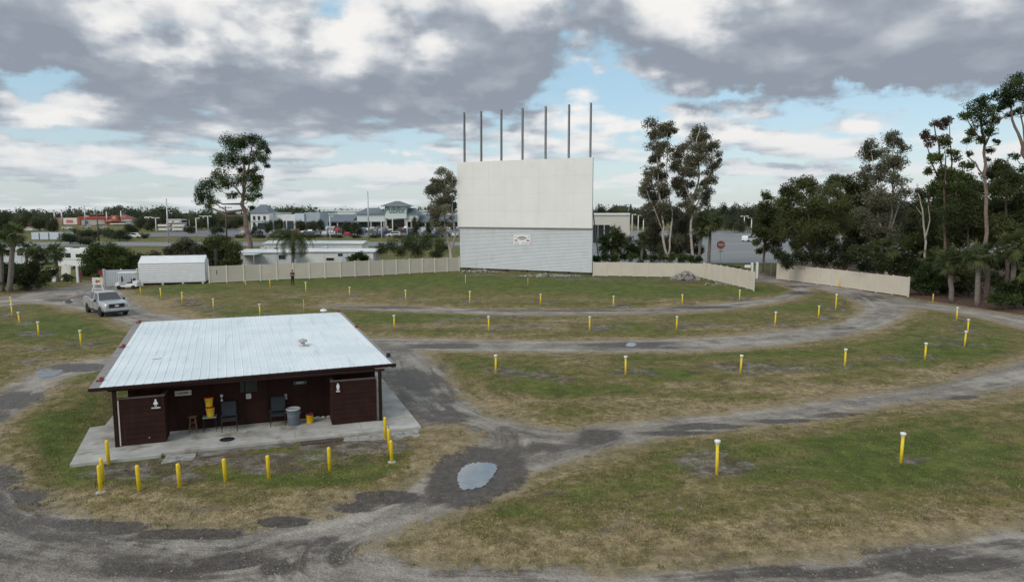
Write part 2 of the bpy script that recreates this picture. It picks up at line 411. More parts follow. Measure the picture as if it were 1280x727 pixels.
# every post of the field, photo pixels: (x, top, base)
NEAR_ROW = [(896, 549, 593), (1126, 540, 578)]
MID_ROW = [(619.5, 444, 466.3), (782, 445, 468), (925.5, 443, 466.5), (1056, 436, 457.7), (1156, 430, 449.4), (1205.5, 416, 432.7), (1209.5, 400.5, 416), (1195.5, 383.5, 400.4)]
FAR_ROW = [(493, 395, 410.4), (611, 394.5, 413.5), (737, 395, 413.5), (845.7, 395, 412), (968.6, 389, 406.6), (1023, 383, 397), (1044.5, 365.6, 387)]
BACK_ROW = [(201.3, 360, 372.5), (227.9, 366, 378), (267, 372.6, 387), (325.3, 380, 394.5), (382.5, 352.4, 365.2), (437, 359, 370.4), (507.4, 363.5, 374.7), (587, 363.5, 379.2), (675.8, 368, 380.7), (766.7, 369.5, 382.6), (853, 369, 380.7), (924.4, 362, 375.2)]
LEFT_ROW = [(15, 371, 385.5), (15.3, 379.5, 395.3), (24.8, 390.5, 406), (48.5, 403, 419.6), (101.4, 413, 431.6)]
BARE_STAKES = [(307, 351, 356.3), (337.8, 349, 360.6), (581.9, 343.5, 354), (659.8, 346.5, 357), (1047.8, 349.5, 359.5), (1166, 367, 377.5), (176, 358.5, 367), (379.8, 374, 390)]
BOLLARDS = [(136, 549.5, 579.8), (128.8, 576, 600.5), (126.2, 581, 614.5), (174.3, 581, 612.8), (224.7, 580, 608), (282, 576, 601), (336.2, 569.5, 597), (412.3, 558.6, 588), (481.6, 521, 548), (487, 536, 562.5), (489.7, 550, 577)]

def build_ground():
    xs = np.concatenate([-np.geomspace(5000, 93, 24), np.arange(-90, -46, 0.6), np.arange(-46, 46, 0.24), np.arange(46, 91, 0.6), np.geomspace(93, 5000, 24)])
    ys = np.concatenate([-np.geomspace(400, 2, 10), np.arange(4, 13, 0.8), np.arange(13, 48, 0.22), np.arange(48, 112, 0.36), np.arange(112, 300, 6), np.geomspace(306, 6000, 30)])
    X, Y = np.meshgrid(xs, ys)
    P = np.stack([X.ravel(), Y.ravel()], 1)
    S, B, h = ground_fields(P)
    nx, ny = len(xs), len(ys)
    i = np.arange(nx * ny).reshape(ny, nx)
    Fc = np.stack([i[:-1, :-1].ravel(), i[:-1, 1:].ravel(), i[1:, 1:].ravel(), i[1:, :-1].ravel()], 1)
    wet = ellipses(P, WET); dry = ellipses(P, DRY) - ellipses(P, GREEN)
    bare_list = []
    rb = random.Random(17)
    for row in (NEAR_ROW, MID_ROW, FAR_ROW, BACK_ROW, LEFT_ROW):
        for x, t, b in row:
            k = (b - HOR) / 330.0
            bare_list.append((x + rb.uniform(-10, 26) * k, b + rb.uniform(-1, 4) * k, rb.uniform(26, 62) * k + 2, rb.uniform(6, 11) * k + .5, rb.uniform(.5, .95)))
    bare_list += [(905, 590, 60, 12, 1.1), (880, 585, 46, 20, .8), (755, 668, 14, 4, 1.1), (930, 462, 70, 6, .9), (1120, 452, 30, 4, .8), (700, 478, 30, 5, .6), (1000, 655, 30, 6, .6), (1180, 610, 40, 6, .5), (690, 620, 26, 6, .6), (840, 640, 40, 8, .6), (620, 400, 70, 3, .7), (880, 408, 50, 3, .7), (760, 410, 50, 3, .7), (560, 405, 40, 3, .6), (60, 440, 30, 3, .7), (40, 455, 30, 4, .7), (250, 384, 40, 2.5, .8), (130, 560, 20, 10, .6), (240, 640, 50, 6, .5)]
    bare_list += [(660, 472, 50, 6, .8), (960, 466, 70, 5, .8), (1010, 463, 60, 4, .7), (650, 411, 60, 3.5, .8), (980, 409, 40, 3, .7), (1190, 433, 40, 4, .7), (1180, 425, 40, 4, .5), (150, 592, 55, 22, 1.0), (290, 578, 150, 11, 1.15), (440, 562, 90, 14, 1.15), (200, 600, 70, 12, .9), (330, 592, 70, 8, .75), (100, 585, 30, 8, .5), (490, 548, 30, 14, .8),
                  (380, 600, 40, 5, .5), (660, 346, 60, 2.2, .8), (740, 350, 70, 2.2, .8), (840, 352, 60, 3, .5), (270, 390, 40, 3, .6), (1180, 410, 40, 3, .5), (110, 432, 30, 3, .8), (600, 345, 40, 2, .7), (780, 470, 30, 5, .7)]
    bare = ellipses(P, bare_list)
    # litter: rust-brown needles along the right fence and under the grove
    ln = np.array([at(x, y)[:2] for x, y in [(962, 343), (972, 349.5), (1060, 356.5), (1135, 371.5), (1200, 381.5), (1290, 395), (1420, 422)]] + [[150, 60], [150, 130], [60, 130]])
    G = poly_sdf(P, ln)
    litter = 1 - sstep(G, -0.2, 0.9)
    l2 = ellipses(P, [(440, 347, 60, 1.8, .9), (850, 355, 60, 1.5, .7), (790, 349, 60, 1.2, .6), (40, 366, 120, 3, .5), (1000, 348, 40, 1.5, .6)])
    litter = np.maximum(litter, l2)
    V = np.stack([P[:, 0], P[:, 1], h], 1)
    o = mesh_arrays('ground', V, Fc, ground_mat(), smooth=True, attrs=dict(lane=np.clip(S, -6, 8), wet=wet, dry=dry, bare=bare, litter=litter))
    return tag(o, kind='structure')

def ground_mat():
    mt, nt, bs = new_mat('drive_in_ground')
    pos = nt.node('ShaderNodeNewGeometry').outputs['Position']
    lane, wet, dry, bare, litter = [nt.attr(a) for a in ('lane', 'wet', 'dry', 'bare', 'litter')]
    nL = nt.noise(pos, 0.16, 5, 0.6); nM = nt.noise(pos, 0.8, 6, 0.65); nS = nt.noise(pos, 4.0, 5, 0.7); nF = nt.noise(pos, 22.0, 4, 0.7)
    nM2 = nt.noise(nt.map(pos, loc=(31, 17, 0)), 0.55, 6, 0.7)
    sp = nt.node('ShaderNodeSeparateXYZ'); nt.l.new(pos, sp.inputs[0])
    # streaks that follow the lanes: wheel tracks on the gravel, mower lines on the grass
    cs = nt.node('ShaderNodeCombineXYZ'); nt.l.new(nt.m('MULTIPLY', lane, 1.15), cs.inputs[0]); nt.l.new(nt.m('MULTIPLY', sp.outputs[0], 0.11), cs.inputs[1]); nt.l.new(nt.m('MULTIPLY', sp.outputs[1], 0.11), cs.inputs[2])
    nT = nt.noise(cs.outputs[0], 1.0, 5, 0.62); nT2 = nt.noise(nt.map(cs.outputs[0], (2.3, 2.3, 2.3), (5, 9, 2)), 1.0, 5, 0.65)
    def c(n, k): return nt.m('MULTIPLY', nt.m('SUBTRACT', n, 0.5), k)
    def add(*a):
        r = a[0]
        for b in a[1:]: r = nt.m('ADD', r, b)
        return r
    def sc(col, k): return nt.mix(1.0, col, (k, k * .995, k * .985), 'MULTIPLY')
    edge = add(lane, nt.m('MULTIPLY', nt.m('MINIMUM', wet, 1.3), -0.95), c(nM, 2.4), c(nS, 1.9), c(nF, 1.5))
    gravel = nt.rng(edge, -0.50, -0.05, 1, 0)
    # ---- grass
    dr = add(nt.m('MULTIPLY', dry, 0.62), c(nL, 1.5), c(nM, 1.6), c(nT, 1.3), c(nT2, 0.9), c(nS, 1.0), c(nF, 0.5), nt.rng(lane, -0.2, 2.6, 0.50, -0.10))
    g0 = nt.mix(nt.rng(nM2, 0.35, 0.68), (0.084, 0.112, 0.017), (0.138, 0.158, 0.034))
    g0 = nt.mix(nt.rng(nF, 0.30, 0.72), sc(g0, .66), sc(g0, 1.32))
    tan = nt.mix(nt.rng(nS, 0.3, 0.7), (0.245, 0.180, 0.095), (0.41, 0.315, 0.185))
    tan = nt.mix(nt.rng(nF, 0.3, 0.72), sc(tan, .70), sc(tan, 1.18))
    olive = nt.mix(nt.rng(nS, 0.3, 0.7), (0.135, 0.118, 0.034), (0.225, 0.178, 0.070))
    olive = nt.mix(nt.rng(nF, 0.3, 0.72), sc(olive, .75), sc(olive, 1.2))
    grass = nt.mix(nt.rng(dr, -0.42, 0.14), g0, olive)
    grass = nt.mix(nt.rng(dr, 0.08, 0.66), grass, tan)
    grass = nt.mix(nt.m('MULTIPLY', nt.rng(nt.noise(pos, 1.7, 7, 0.8), 0.55, 0.70), 0.75), grass, (0.088, 0.068, 0.040))
    grass = nt.mix(nt.m('MULTIPLY', nt.rng(nt.noise(nt.map(pos, loc=(3, 44, 0)), 0.34, 6, 0.75), 0.57, 0.70), 0.7), grass, (0.105, 0.078, 0.048))
    mott = nt.noise(nt.map(pos, loc=(13, 5, 0)), 1.35, 8, 0.78)
    grass = nt.mix(nt.rng(mott, 0.40, 0.60), sc(grass, .74), sc(grass, 1.16))
    grass = nt.mix(nt.m('MULTIPLY', nt.rng(nt.noise(nt.map(pos, loc=(23, 7, 0)), 2.6, 7, 0.8), 0.57, 0.68), 0.55), grass, (0.33, 0.255, 0.155))
    # ---- bare earth round the posts
    bm = nt.rng(add(bare, c(nM, 2.2), c(nS, 1.5), c(nF, 0.9)), 0.40, 0.80)
    earth = nt.mix(nt.rng(nS, 0.35, 0.68), (0.165, 0.130, 0.108), (0.32, 0.28, 0.25))
    earth = nt.mix(nt.rng(nt.noise(pos, 1.1, 5, 0.7), 0.40, 0.60), earth, (0.095, 0.070, 0.050))
    grass = nt.mix(nt.m('MULTIPLY', bm, 0.88), grass, earth)
    lit = nt.rng(add(litter, c(nM, 1.1), c(nS, 0.9)), 0.35, 0.75)
    grass = nt.mix(lit, grass, nt.mix(nt.rng(nS, 0.35, 0.65), (0.07, 0.042, 0.030), (0.18, 0.105, 0.075)))
    # ---- gravel
    vor = nt.node('ShaderNodeTexVoronoi'); nt.put(vor.inputs['Vector'], pos); vor.inputs['Scale'].default_value = 14
    vcol = nt.node('ShaderNodeSeparateColor'); nt.l.new(vor.outputs['Color'], vcol.inputs[0])
    base = nt.mix(nt.rng(add(nt.m('MULTIPLY', nM2, .5), nt.m('MULTIPLY', nT, .5)), 0.38, 0.62), (0.185, 0.154, 0.128), (0.47, 0.415, 0.355))
    base = nt.mix(nt.rng(nS, 0.28, 0.72), sc(base, .72), sc(base, 1.12))
    base = nt.mix(nt.m('MULTIPLY', nt.rng(vcol.outputs[0], 0.2, 0.95), 0.45), base, nt.mix(nt.rng(nF, 0.35, 0.65), (0.14, 0.122, 0.108), (0.54, 0.50, 0.455)))
    base = nt.mix(nt.m('MULTIPLY', nt.rng(add(nt.m('MULTIPLY', nt.noise(pos, 0.42, 6, 0.75), .6), nt.m('MULTIPLY', nT2, .4)), 0.52, 0.64), 0.75), base, (0.125, 0.106, 0.094))
    # straw caught on the gravel
    base = nt.mix(nt.m('MULTIPLY', nt.rng(nt.noise(nt.map(pos, loc=(8, 3, 0)), 0.6, 7, 0.75), 0.56, 0.68), 0.5), base, (0.27, 0.215, 0.14))
    # damp dark mud and crushed stone in the worn tracks
    wm = nt.rng(add(wet, c(nM, 1.5), c(nT2, 1.3), c(nS, 0.9), c(nF, 0.35)), 0.16, 0.62)
    base = nt.mix(nt.m('MULTIPLY', wm, 0.92), base, nt.mix(nt.rng(nS, 0.3, 0.7), (0.044, 0.033, 0.027), (0.105, 0.084, 0.070)))
    col = nt.mix(gravel, grass, base)
    # trodden straw-coloured verge where the grass thins out
    verge = nt.m('MULTIPLY', nt.rng(nt.m('ABSOLUTE', nt.m('SUBTRACT', edge, 0.1)), 0.0, 0.55, 0.62, 0), nt.rng(nM, 0.38, 0.58))
    col = nt.mix(verge, col, nt.mix(nS, (0.215, 0.168, 0.105), (0.36, 0.295, 0.205)))
    nt.put(bs.inputs['Base Color'], col)
    rr = nt.m('SUBTRACT', 0.95, nt.m('MULTIPLY', nt.m('MULTIPLY', wm, gravel), 0.5))
    nt.put(bs.inputs['Roughness'], rr); bs.inputs['Specular IOR Level'].default_value = 0.25
    b = nt.node('ShaderNodeBump'); b.inputs['Strength'].default_value = 0.8; b.inputs['Distance'].default_value = 0.09
    hh = add(nt.m('MULTIPLY', nF, 0.5), nt.m('MULTIPLY', nS, 0.8), nt.m('MULTIPLY', vor.outputs['Distance'], 0.5))
    nt.l.new(hh, b.inputs['Height']); nt.l.new(b.outputs[0], bs.inputs['Normal'])
    return mt

GROUND = build_ground()

# ------------------------------------------------------------------ mown grass blades over the near islands (uncountable)
def build_grass():
    rs = np.random.RandomState(3)
    N = 190000
    y = 14.5 + 33 * rs.rand(N) ** 1.35
    x = (rs.rand(N) * 2 - 1) * (y * 0.80 + 1)
    P = np.stack([x, y], 1)
    S, B, h = ground_fields(P)
    bl = ellipses(P, [(x_ + 10, b_ + 2, 40, 9, 1) for x_, t_, b_ in NEAR_ROW] + [(300, 572, 120, 8, 1), (150, 590, 45, 18, .9), (440, 556, 70, 12, 1)])
    cl = 0.5 + 0.5 * np.sin(x * 1.3 + 2 * np.sin(y * 0.9)) * np.sin(y * 1.7 + np.sin(x * 0.7))
    keep = (S > 0.15 + 0.9 * rs.rand(N)) & (B > 0.35) & (bl < 0.75 * rs.rand(N) + 0.2) & (rs.rand(N) < 0.35 + 0.65 * cl)
    x, y, h, S = x[keep], y[keep], h[keep], S[keep]; n = len(x)
    P = np.stack([x, y], 1)
    dr = ellipses(P, DRY) - ellipses(P, GREEN)
    tone = np.clip(0.42 + 0.40 * dr + 0.28 * (1 - sstep(S, 0, 3)) + 0.26 * rs.randn(n), 0, 1)
    hh = (0.022 + 0.038 * rs.rand(n)) * (0.7 + 0.6 * cl[keep])
    a = rs.rand(n) * 2 * PI; w = 0.010 + 0.014 * rs.rand(n)
    la = rs.rand(n) * 2 * PI; ll = hh * (0.5 + 0.8 * rs.rand(n))
    b0 = np.stack([x - w * np.cos(a), y - w * np.sin(a), h - 0.01], 1)
    b1 = np.stack([x + w * np.cos(a), y + w * np.sin(a), h - 0.01], 1)
    t = np.stack([x + ll * np.cos(la), y + ll * np.sin(la), h + hh], 1)
    V = np.stack([b0, b1, t], 1).reshape(-1, 3)
    Fc = np.arange(3 * n).reshape(n, 3)
    gm = leaf_mat('grass_blades', (0.088, 0.120, 0.024), (0.40, 0.31, 0.17), trans=0.25)
    o = mesh_arrays('grass', V, Fc, gm, tone=np.repeat(tone, 3))
    tag(o, 'short mown grass, green and straw coloured, on the islands between the gravel lanes', 'grass', kind='stuff')
build_grass()
def build_weeds():
    rs = np.random.RandomState(8); n0 = 5200
    y = 14.5 + 40 * rs.rand(n0) ** 1.3; x = (rs.rand(n0) * 2 - 1) * (y * .8 + 1)
    S, B, h = ground_fields(np.stack([x, y], 1))
    # most weeds ring the lanes and the posts, where the mower does not reach
    posts = np.array([at(p[0], p[2])[:2] for r in (NEAR_ROW, MID_ROW, BOLLARDS) for p in r])
    dp = np.sqrt(((np.stack([x, y], 1)[:, None] - posts[None]) ** 2).sum(2)).min(1)
    keep = (B > .25) & (S > -.25) & ((rs.rand(n0) < .10) | ((S < 1.0) & (rs.rand(n0) < .55)) | ((dp < .5)))
    x, y, h, S = x[keep], y[keep], h[keep], S[keep]; n = len(x); k = 16
    X = np.repeat(x, k) + .07 * rs.randn(n * k); Y = np.repeat(y, k) + .07 * rs.randn(n * k); H = np.repeat(h, k)
    hh = np.repeat(.05 + .09 * rs.rand(n) ** 2, k) * (.6 + .6 * rs.rand(n * k)); a = rs.rand(n * k) * 2 * PI; la = rs.rand(n * k) * 2 * PI; w = .008 + .008 * rs.rand(n * k)
    V = np.stack([np.stack([X - w * np.cos(a), Y - w * np.sin(a), H - .01], 1), np.stack([X + w * np.cos(a), Y + w * np.sin(a), H - .01], 1), np.stack([X + hh * .7 * np.cos(la), Y + hh * .7 * np.sin(la), H + hh], 1)], 1).reshape(-1, 3)
    tone = np.clip(np.repeat(.35 + .3 * (S < 1) + .25 * rs.randn(n), k) + .1 * rs.randn(n * k), 0, 1)
    o = mesh_arrays('weeds', V, np.arange(3 * n * k).reshape(-1, 3), leaf_mat('weed_blades', (0.07, 0.105, 0.022), (0.36, 0.28, 0.15), trans=.25), tone=np.repeat(tone, 3))
    tag(o, 'taller weed tufts along the gravel edges and round the foot of the posts', 'weeds', kind='stuff')
build_weeds()
def build_gravel():
    rs = np.random.RandomState(4); N = 60000
    y = 14.5 + 26 * rs.rand(N) ** 1.5; x = (rs.rand(N) * 2 - 1) * (y * .8 + 1)
    S, B, h = ground_fields(np.stack([x, y], 1))
    cl = .5 + .5 * np.sin(x * .9 + 1.7 * np.sin(y * .6)) * np.sin(y * 1.3 + np.sin(x * .5))
    keep = (S < -.1) & (B > .1) & (rs.rand(N) < .25 + .75 * cl ** 2); x, y, h = x[keep], y[keep], h[keep]; n = len(x)
    s = (.008 + .022 * rs.rand(n) ** 3)[:, None]
    oc = np.array([[1, 0, 0], [0, 1, 0], [-1, 0, 0], [0, -1, 0], [0, 0, .75]], float)
    V = (oc[None] * rs.uniform(.6, 1.25, (n, 5, 3)) * s[:, None]); a = rs.rand(n) * 6.28
    c_, s_ = np.cos(a)[:, None], np.sin(a)[:, None]; V = np.stack([V[..., 0] * c_ - V[..., 1] * s_, V[..., 0] * s_ + V[..., 1] * c_, V[..., 2]], 2)
    V += np.stack([x, y, h], 1)[:, None]
    f = np.array([[0, 1, 4], [1, 2, 4], [2, 3, 4], [3, 0, 4]]); Fc = (f[None] + 5 * np.arange(n)[:, None, None]).reshape(-1, 3)
    mt, nt, bs = new_mat('loose_stones'); t = nt.attr('tone'); nt.put(bs.inputs['Base Color'], nt.mix(t, (0.12, 0.102, 0.09), (0.36, 0.325, 0.285))); bs.inputs['Roughness'].default_value = .9
    o = mesh_arrays('gravel', V.reshape(-1, 3), Fc, mt, tone=np.repeat(rs.rand(n), 5)); tag(o, 'loose stones lying on the gravel lanes', 'gravel', kind='stuff')
build_gravel()

# ------------------------------------------------------------------ puddles
def puddle(name_px, seed):
    rs = random.Random(seed)
    cen = np.mean(np.array([at(p[0], p[1])[:2] for p in name_px]), 0)
    z = gz(*cen) + 0.012
    w = [at(p[0], p[1], z)[:2] for p in smooth_line(name_px + [name_px[0]], 9)][:-1]
    pts = []
    for q in w:
        k = 1 + rs.uniform(-.07, .05); pts.append((cen[0] + (q[0] - cen[0]) * k, cen[1] + (q[1] - cen[1]) * k, z))
    n = len(pts)
    mb = MB(); mb.add(pts + [(cen[0], cen[1], z)], [(i, (i + 1) % n, n) for i in range(n)])
    o = mb.build('puddle', M['water'])
    return tag(o, kind='structure')
mt, nt, bs = new_mat('puddle_water')
bs.inputs['Base Color'].default_value = (0.25, 0.265, 0.28, 1); bs.inputs['Roughness'].default_value = 0.03; bs.inputs['IOR'].default_value = 1.45
bs.inputs['Specular IOR Level'].default_value = 0.9
nt.put(bs.inputs['Base Color'], nt.mix(nt.rng(nt.noise(nt.node('ShaderNodeNewGeometry').outputs['Position'], 2.2, 6, .7), .38, .64), (0.225, 0.24, 0.255), (0.18, 0.185, 0.19)))  # murky water, its base colour raised to stand in for bright sky reflection
bp = nt.node('ShaderNodeBump'); bp.inputs['Strength'].default_value = .015; bp.inputs['Distance'].default_value = .01; nt.l.new(nt.noise(nt.node('ShaderNodeNewGeometry').outputs['Position'], 9, 3), bp.inputs['Height']); nt.l.new(bp.outputs[0], bs.inputs['Normal'])
M['water'] = mt
puddle([(572, 592), (580, 582), (592, 578), (606, 577), (618, 579), (621, 585), (614, 597), (606, 606), (594, 610), (578, 611), (573, 604)], 1)
puddle([(782, 430.5), (786, 428.3), (793, 428.5), (796, 430.5), (793, 432.5), (785, 432.7)], 2)
puddle([(47, 464), (52, 461.5), (56, 463), (66, 463.5), (76, 461.5), (79, 463), (72, 468), (60, 471), (49, 471.5)], 3)
puddle([(78, 377), (84, 374.5), (92, 374.5), (91, 377.5), (84, 379)], 4)

# ------------------------------------------------------------------ sky, sun, camera
SUN_DIR = Vector((-0.55, -0.62, 0.62)).normalized()
def cloud_group():
    g = bpy.data.node_groups.new('cloud_density', 'ShaderNodeTree')
    g.interface.new_socket('Vector', in_out='INPUT', socket_type='NodeSocketVector')
    g.interface.new_socket('Density', in_out='OUTPUT', socket_type='NodeSocketFloat')
    nt = NT(g)
    gi = nt.node('NodeGroupInput'); go = nt.node('NodeGroupOutput')
    v = nt.vm('NORMALIZE', gi.outputs[0])
    s = nt.node('ShaderNodeSeparateXYZ'); nt.l.new(v, s.inputs[0])
    zc = nt.m('MAXIMUM', s.outputs[2], 0.0)
    den = nt.m('ADD', zc, 0.085)
    cb = nt.node('ShaderNodeCombineXYZ')
    nt.l.new(nt.m('DIVIDE', s.outputs[0], den), cb.inputs[0]); nt.l.new(nt.m('DIVIDE', s.outputs[1], den), cb.inputs[1])
    # billowing noise in sky-dome directions; its rows close up towards the horizon like a flat deck seen from below
    az = nt.m('ARCTAN2', s.outputs[0], s.outputs[1])
    c2 = nt.node('ShaderNodeCombineXYZ'); nt.l.new(az, c2.inputs[0]); nt.l.new(s.outputs[2], c2.inputs[1])
    c3 = nt.node('ShaderNodeCombineXYZ'); nt.l.new(nt.m('MULTIPLY', az, 4.6), c3.inputs[0]); nt.l.new(nt.m('MULTIPLY', nt.m('LOGARITHM', nt.m('ADD', zc, 0.055), math.e), 2.7), c3.inputs[1])
    d1 = nt.noise(nt.map(c3.outputs[0], loc=(1.7, 3.3, 0)), 0.9, 3, 0.5, 0.1)
    d2 = nt.noise(nt.map(c3.outputs[0], loc=(7.1, 2.4, 0)), 2.4, 7, 0.47, 0.05)
    tot = nt.m('ADD', nt.m('MULTIPLY', nt.m('SUBTRACT', d1, 0.5), 1.1), nt.m('MULTIPLY', nt.m('SUBTRACT', d2, 0.5), 2.25))
    wx = nt.noise(nt.map(c2.outputs[0], loc=(3, 8, 0)), 6.0, 6, 0.6); wy = nt.noise(nt.map(c2.outputs[0], loc=(9, 2, 0)), 6.0, 6, 0.6)
    azw = nt.m('ADD', az, nt.m('MULTIPLY', nt.m('SUBTRACT', wx, 0.5), 0.24)); elw = nt.m('ADD', s.outputs[2], nt.m('MULTIPLY', nt.m('SUBTRACT', wy, 0.5), 0.15))
    for px, py, rx, ry, amp in SKY_BLOBS:
        d = ray(px, py); d = d / np.linalg.norm(d)
        a0, e0 = math.atan2(d[0], d[1]), d[2]
        q = nt.m('ADD', nt.m('POWER', nt.m('MULTIPLY', nt.m('SUBTRACT', azw, a0), 850 / rx), 2.0), nt.m('POWER', nt.m('MULTIPLY', nt.m('SUBTRACT', elw, e0), 850 / ry), 2.0))
        tot = nt.m('ADD', tot, nt.m('MULTIPLY', nt.m('EXPONENT', nt.m('MULTIPLY', q, -1.0)), amp * 0.55))
    nt.l.new(nt.m('ADD', tot, 0.0), go.inputs[0])
    return g

# (x, y, rx, ry, amount) in the photo's sky; negative amounts are the blue gaps
SKY_BLOBS = [(330, 85, 240, 50, 1.0), (160, 85, 80, 40, .5), (480, 70, 160, 55, .6), (330, 25, 190, 30, .5), (5, 25, 85, 46, 1.5), (600, 60, 80, 50, .6), (650, 112, 80, 18, .8), (1000, 50, 250, 48, 1.0), (1230, 65, 130, 45, 1.0), (1050, 95, 100, 16, .6), (660, 12, 90, 24, .7), (860, 20, 140, 30, .6), (1080, -30, 320, 60, 1.0), (640, -30, 130, 46, .9), (330, -45, 160, 36, .35), (-10, -40, 90, 40, .8),
             (872, 105, 16, 5, .8), (960, 150, 100, 24, .6), (1000, 185, 130, 16, .7), (700, 160, 90, 18, .5), (250, 160, 200, 18, .6), (200, 190, 200, 8, -.45), (470, 178, 130, 8, -.4), (420, 210, 200, 6, -.5), (950, 205, 160, 6, -.5), (800, 195, 60, 14, -.5), (90, 172, 90, 6, -.4), (660, 145, 60, 8, -.5), (100, 235, 160, 7, -.4), (60, 140, 120, 20, .7), (370, 190, 250, 12, .7), (120, 205, 160, 12, .7), (1240, 230, 60, 30, .6), (900, 220, 120, 10, .5), (400, 225, 260, 8, .5),
             (705, 62, 34, 40, -1.0), (770, 110, 110, 12, -1.0), (930, 122, 150, 10, -.9), (75, 95, 50, 22, -1.1), (130, 14, 50, 16, -.55), (1120, 132, 120, 16, -.9), (250, -6, 200, 10, -.3), (590, 118, 40, 9, -.7), (820, 145, 50, 12, -.9), (1190, 165, 80, 20, -.8), (1060, 130, 90, 14, -.5)]

def build_world():
    w = bpy.data.worlds.new('World'); scene.world = w; w.use_nodes = True
    nt = NT(w.node_tree)
    for n in list(nt.n): nt.n.remove(n)
    out = nt.node('ShaderNodeOutputWorld')
    sky = nt.node('ShaderNodeTexSky', sky_type='NISHITA'); sky.sun_disc = False
    sky.sun_elevation = math.asin(SUN_DIR.z); sky.sun_rotation = math.atan2(SUN_DIR.x, SUN_DIR.y)
    sky.air_density = 1.0; sky.dust_density = 1.2; sky.ozone_density = 1.0
    b1 = nt.node('ShaderNodeBackground'); nt.l.new(sky.outputs[0], b1.inputs[0]); b1.inputs[1].default_value = 0.13
    v = nt.node('ShaderNodeTexCoord').outputs['Generated']
    grp = cloud_group()
    def dens(vec):
        n = nt.node('ShaderNodeGroup'); n.node_tree = grp; nt.put(n.inputs[0], vec); return n.outputs[0]
    s = nt.node('ShaderNodeSeparateXYZ'); nt.l.new(v, s.inputs[0])
    z = nt.m('MAXIMUM', s.outputs[2], 0.0)
    D = dens(v)
    up = nt.node('ShaderNodeCombineXYZ'); nt.l.new(nt.m('ADD', 0.012, nt.m('MULTIPLY', z, 0.11)), up.inputs[2]); up.inputs[0].default_value = -0.012
    D2 = dens(nt.vm('ADD', v, up.outputs[0]))
    up2 = nt.node('ShaderNodeCombineXYZ'); nt.l.new(nt.m('ADD', 0.022, nt.m('MULTIPLY', z, 0.26)), up2.inputs[2]); up2.inputs[0].default_value = -0.02
    D3 = dens(nt.vm('ADD', v, up2.outputs[0]))
    # cloud between us and the light above: sunlit tops, grey bases, and relief from the slope of the billows
    deep = nt.m('ADD', nt.m('MULTIPLY', nt.rng(D2, -0.12, 0.62), 0.45), nt.m('MULTIPLY', nt.rng(D3, -0.12, 0.60), 0.55))
    relief = nt.m('MULTIPLY', nt.m('SUBTRACT', D, D2), 0.42)
    light = nt.m('ADD', nt.m('SUBTRACT', 0.97, nt.m('MULTIPLY', deep, 0.86)), relief, clamp=True)
    ramp = nt.node('ShaderNodeValToRGB'); nt.l.new(light, ramp.inputs[0])
    e = ramp.color_ramp.elements
    e[0].position = 0.0; e[0].color = (0.285, 0.325, 0.385, 1)
    e[1].position = 1.0; e[1].color = (0.92, 0.90, 0.875, 1)
    for p, c in ((0.22, (0.375, 0.415, 0.475, 1)), (0.45, (0.56, 0.59, 0.63, 1)), (0.72, (0.80, 0.805, 0.81, 1))):
        q = ramp.color_ramp.elements.new(p); q.color = c
    ccol = nt.mix(nt.rng(z, 0.0, 0.16, 0.55, 0.0), ramp.outputs[0], (0.60, 0.665, 0.715))
    b2 = nt.node('ShaderNodeBackground'); nt.l.new(ccol, b2.inputs[0]); b2.inputs[1].default_value = 1.0
    # thin veil that pales the blue
    b3 = nt.node('ShaderNodeBackground'); nt.put(b3.inputs[0], nt.mix(nt.rng(z, 0.0, 0.20), (0.66, 0.765, 0.81), (0.44, 0.68, 0.83))); b3.inputs[1].default_value = 1.0
    mv = nt.node('ShaderNodeMixShader'); mv.inputs[0].default_value = 0.62
    nt.l.new(b1.outputs[0], mv.inputs[1]); nt.l.new(b3.outputs[0], mv.inputs[2])
    mx = nt.node('ShaderNodeMixShader'); nt.l.new(nt.rng(D, -0.20, 0.28), mx.inputs[0])
    nt.l.new(mv.outputs[0], mx.inputs[1]); nt.l.new(b2.outputs[0], mx.inputs[2])
    nt.l.new(mx.outputs[0], out.inputs[0])
    w.cycles.sampling_method = 'MANUAL'; w.cycles.sample_map_resolution = 512

build_world()
sl = bpy.data.lights.new('sun', 'SUN'); sl.energy = 1.5; sl.angle = math.radians(26); sl.color = (1.0, 0.93, 0.83)
so = bpy.data.objects.new('sun', sl); COL.objects.link(so)
so.rotation_euler = SUN_DIR.to_track_quat('Z', 'Y').to_euler()
so.location = (-30, -30, 40)

cd = bpy.data.cameras.new('camera'); cam = bpy.data.objects.new('camera', cd); COL.objects.link(cam)
cam.location = (0, 0, CAMH); cam.rotation_euler = (PI / 2 - PITCH, 0, 0)
cd.sensor_width = 36.0; cd.lens = F / 1280.0 * 36.0; cd.clip_end = 9000; cd.clip_start = 0.1
scene.camera = cam
vs = scene.view_settings
vs.view_transform = 'Standard'; vs.look = 'None'; vs.exposure = 0.0; vs.gamma = 1.0; vs.use_curve_mapping = False
scene.cycles.max_bounces = 6; scene.cycles.diffuse_bounces = 3; scene.cycles.glossy_bounces = 3; scene.cycles.transparent_max_bounces = 4; scene.cycles.transmission_bounces = 4
scene.cycles.use_denoising = True
scene.cycles.use_adaptive_sampling = True; scene.cycles.adaptive_threshold = 0.015
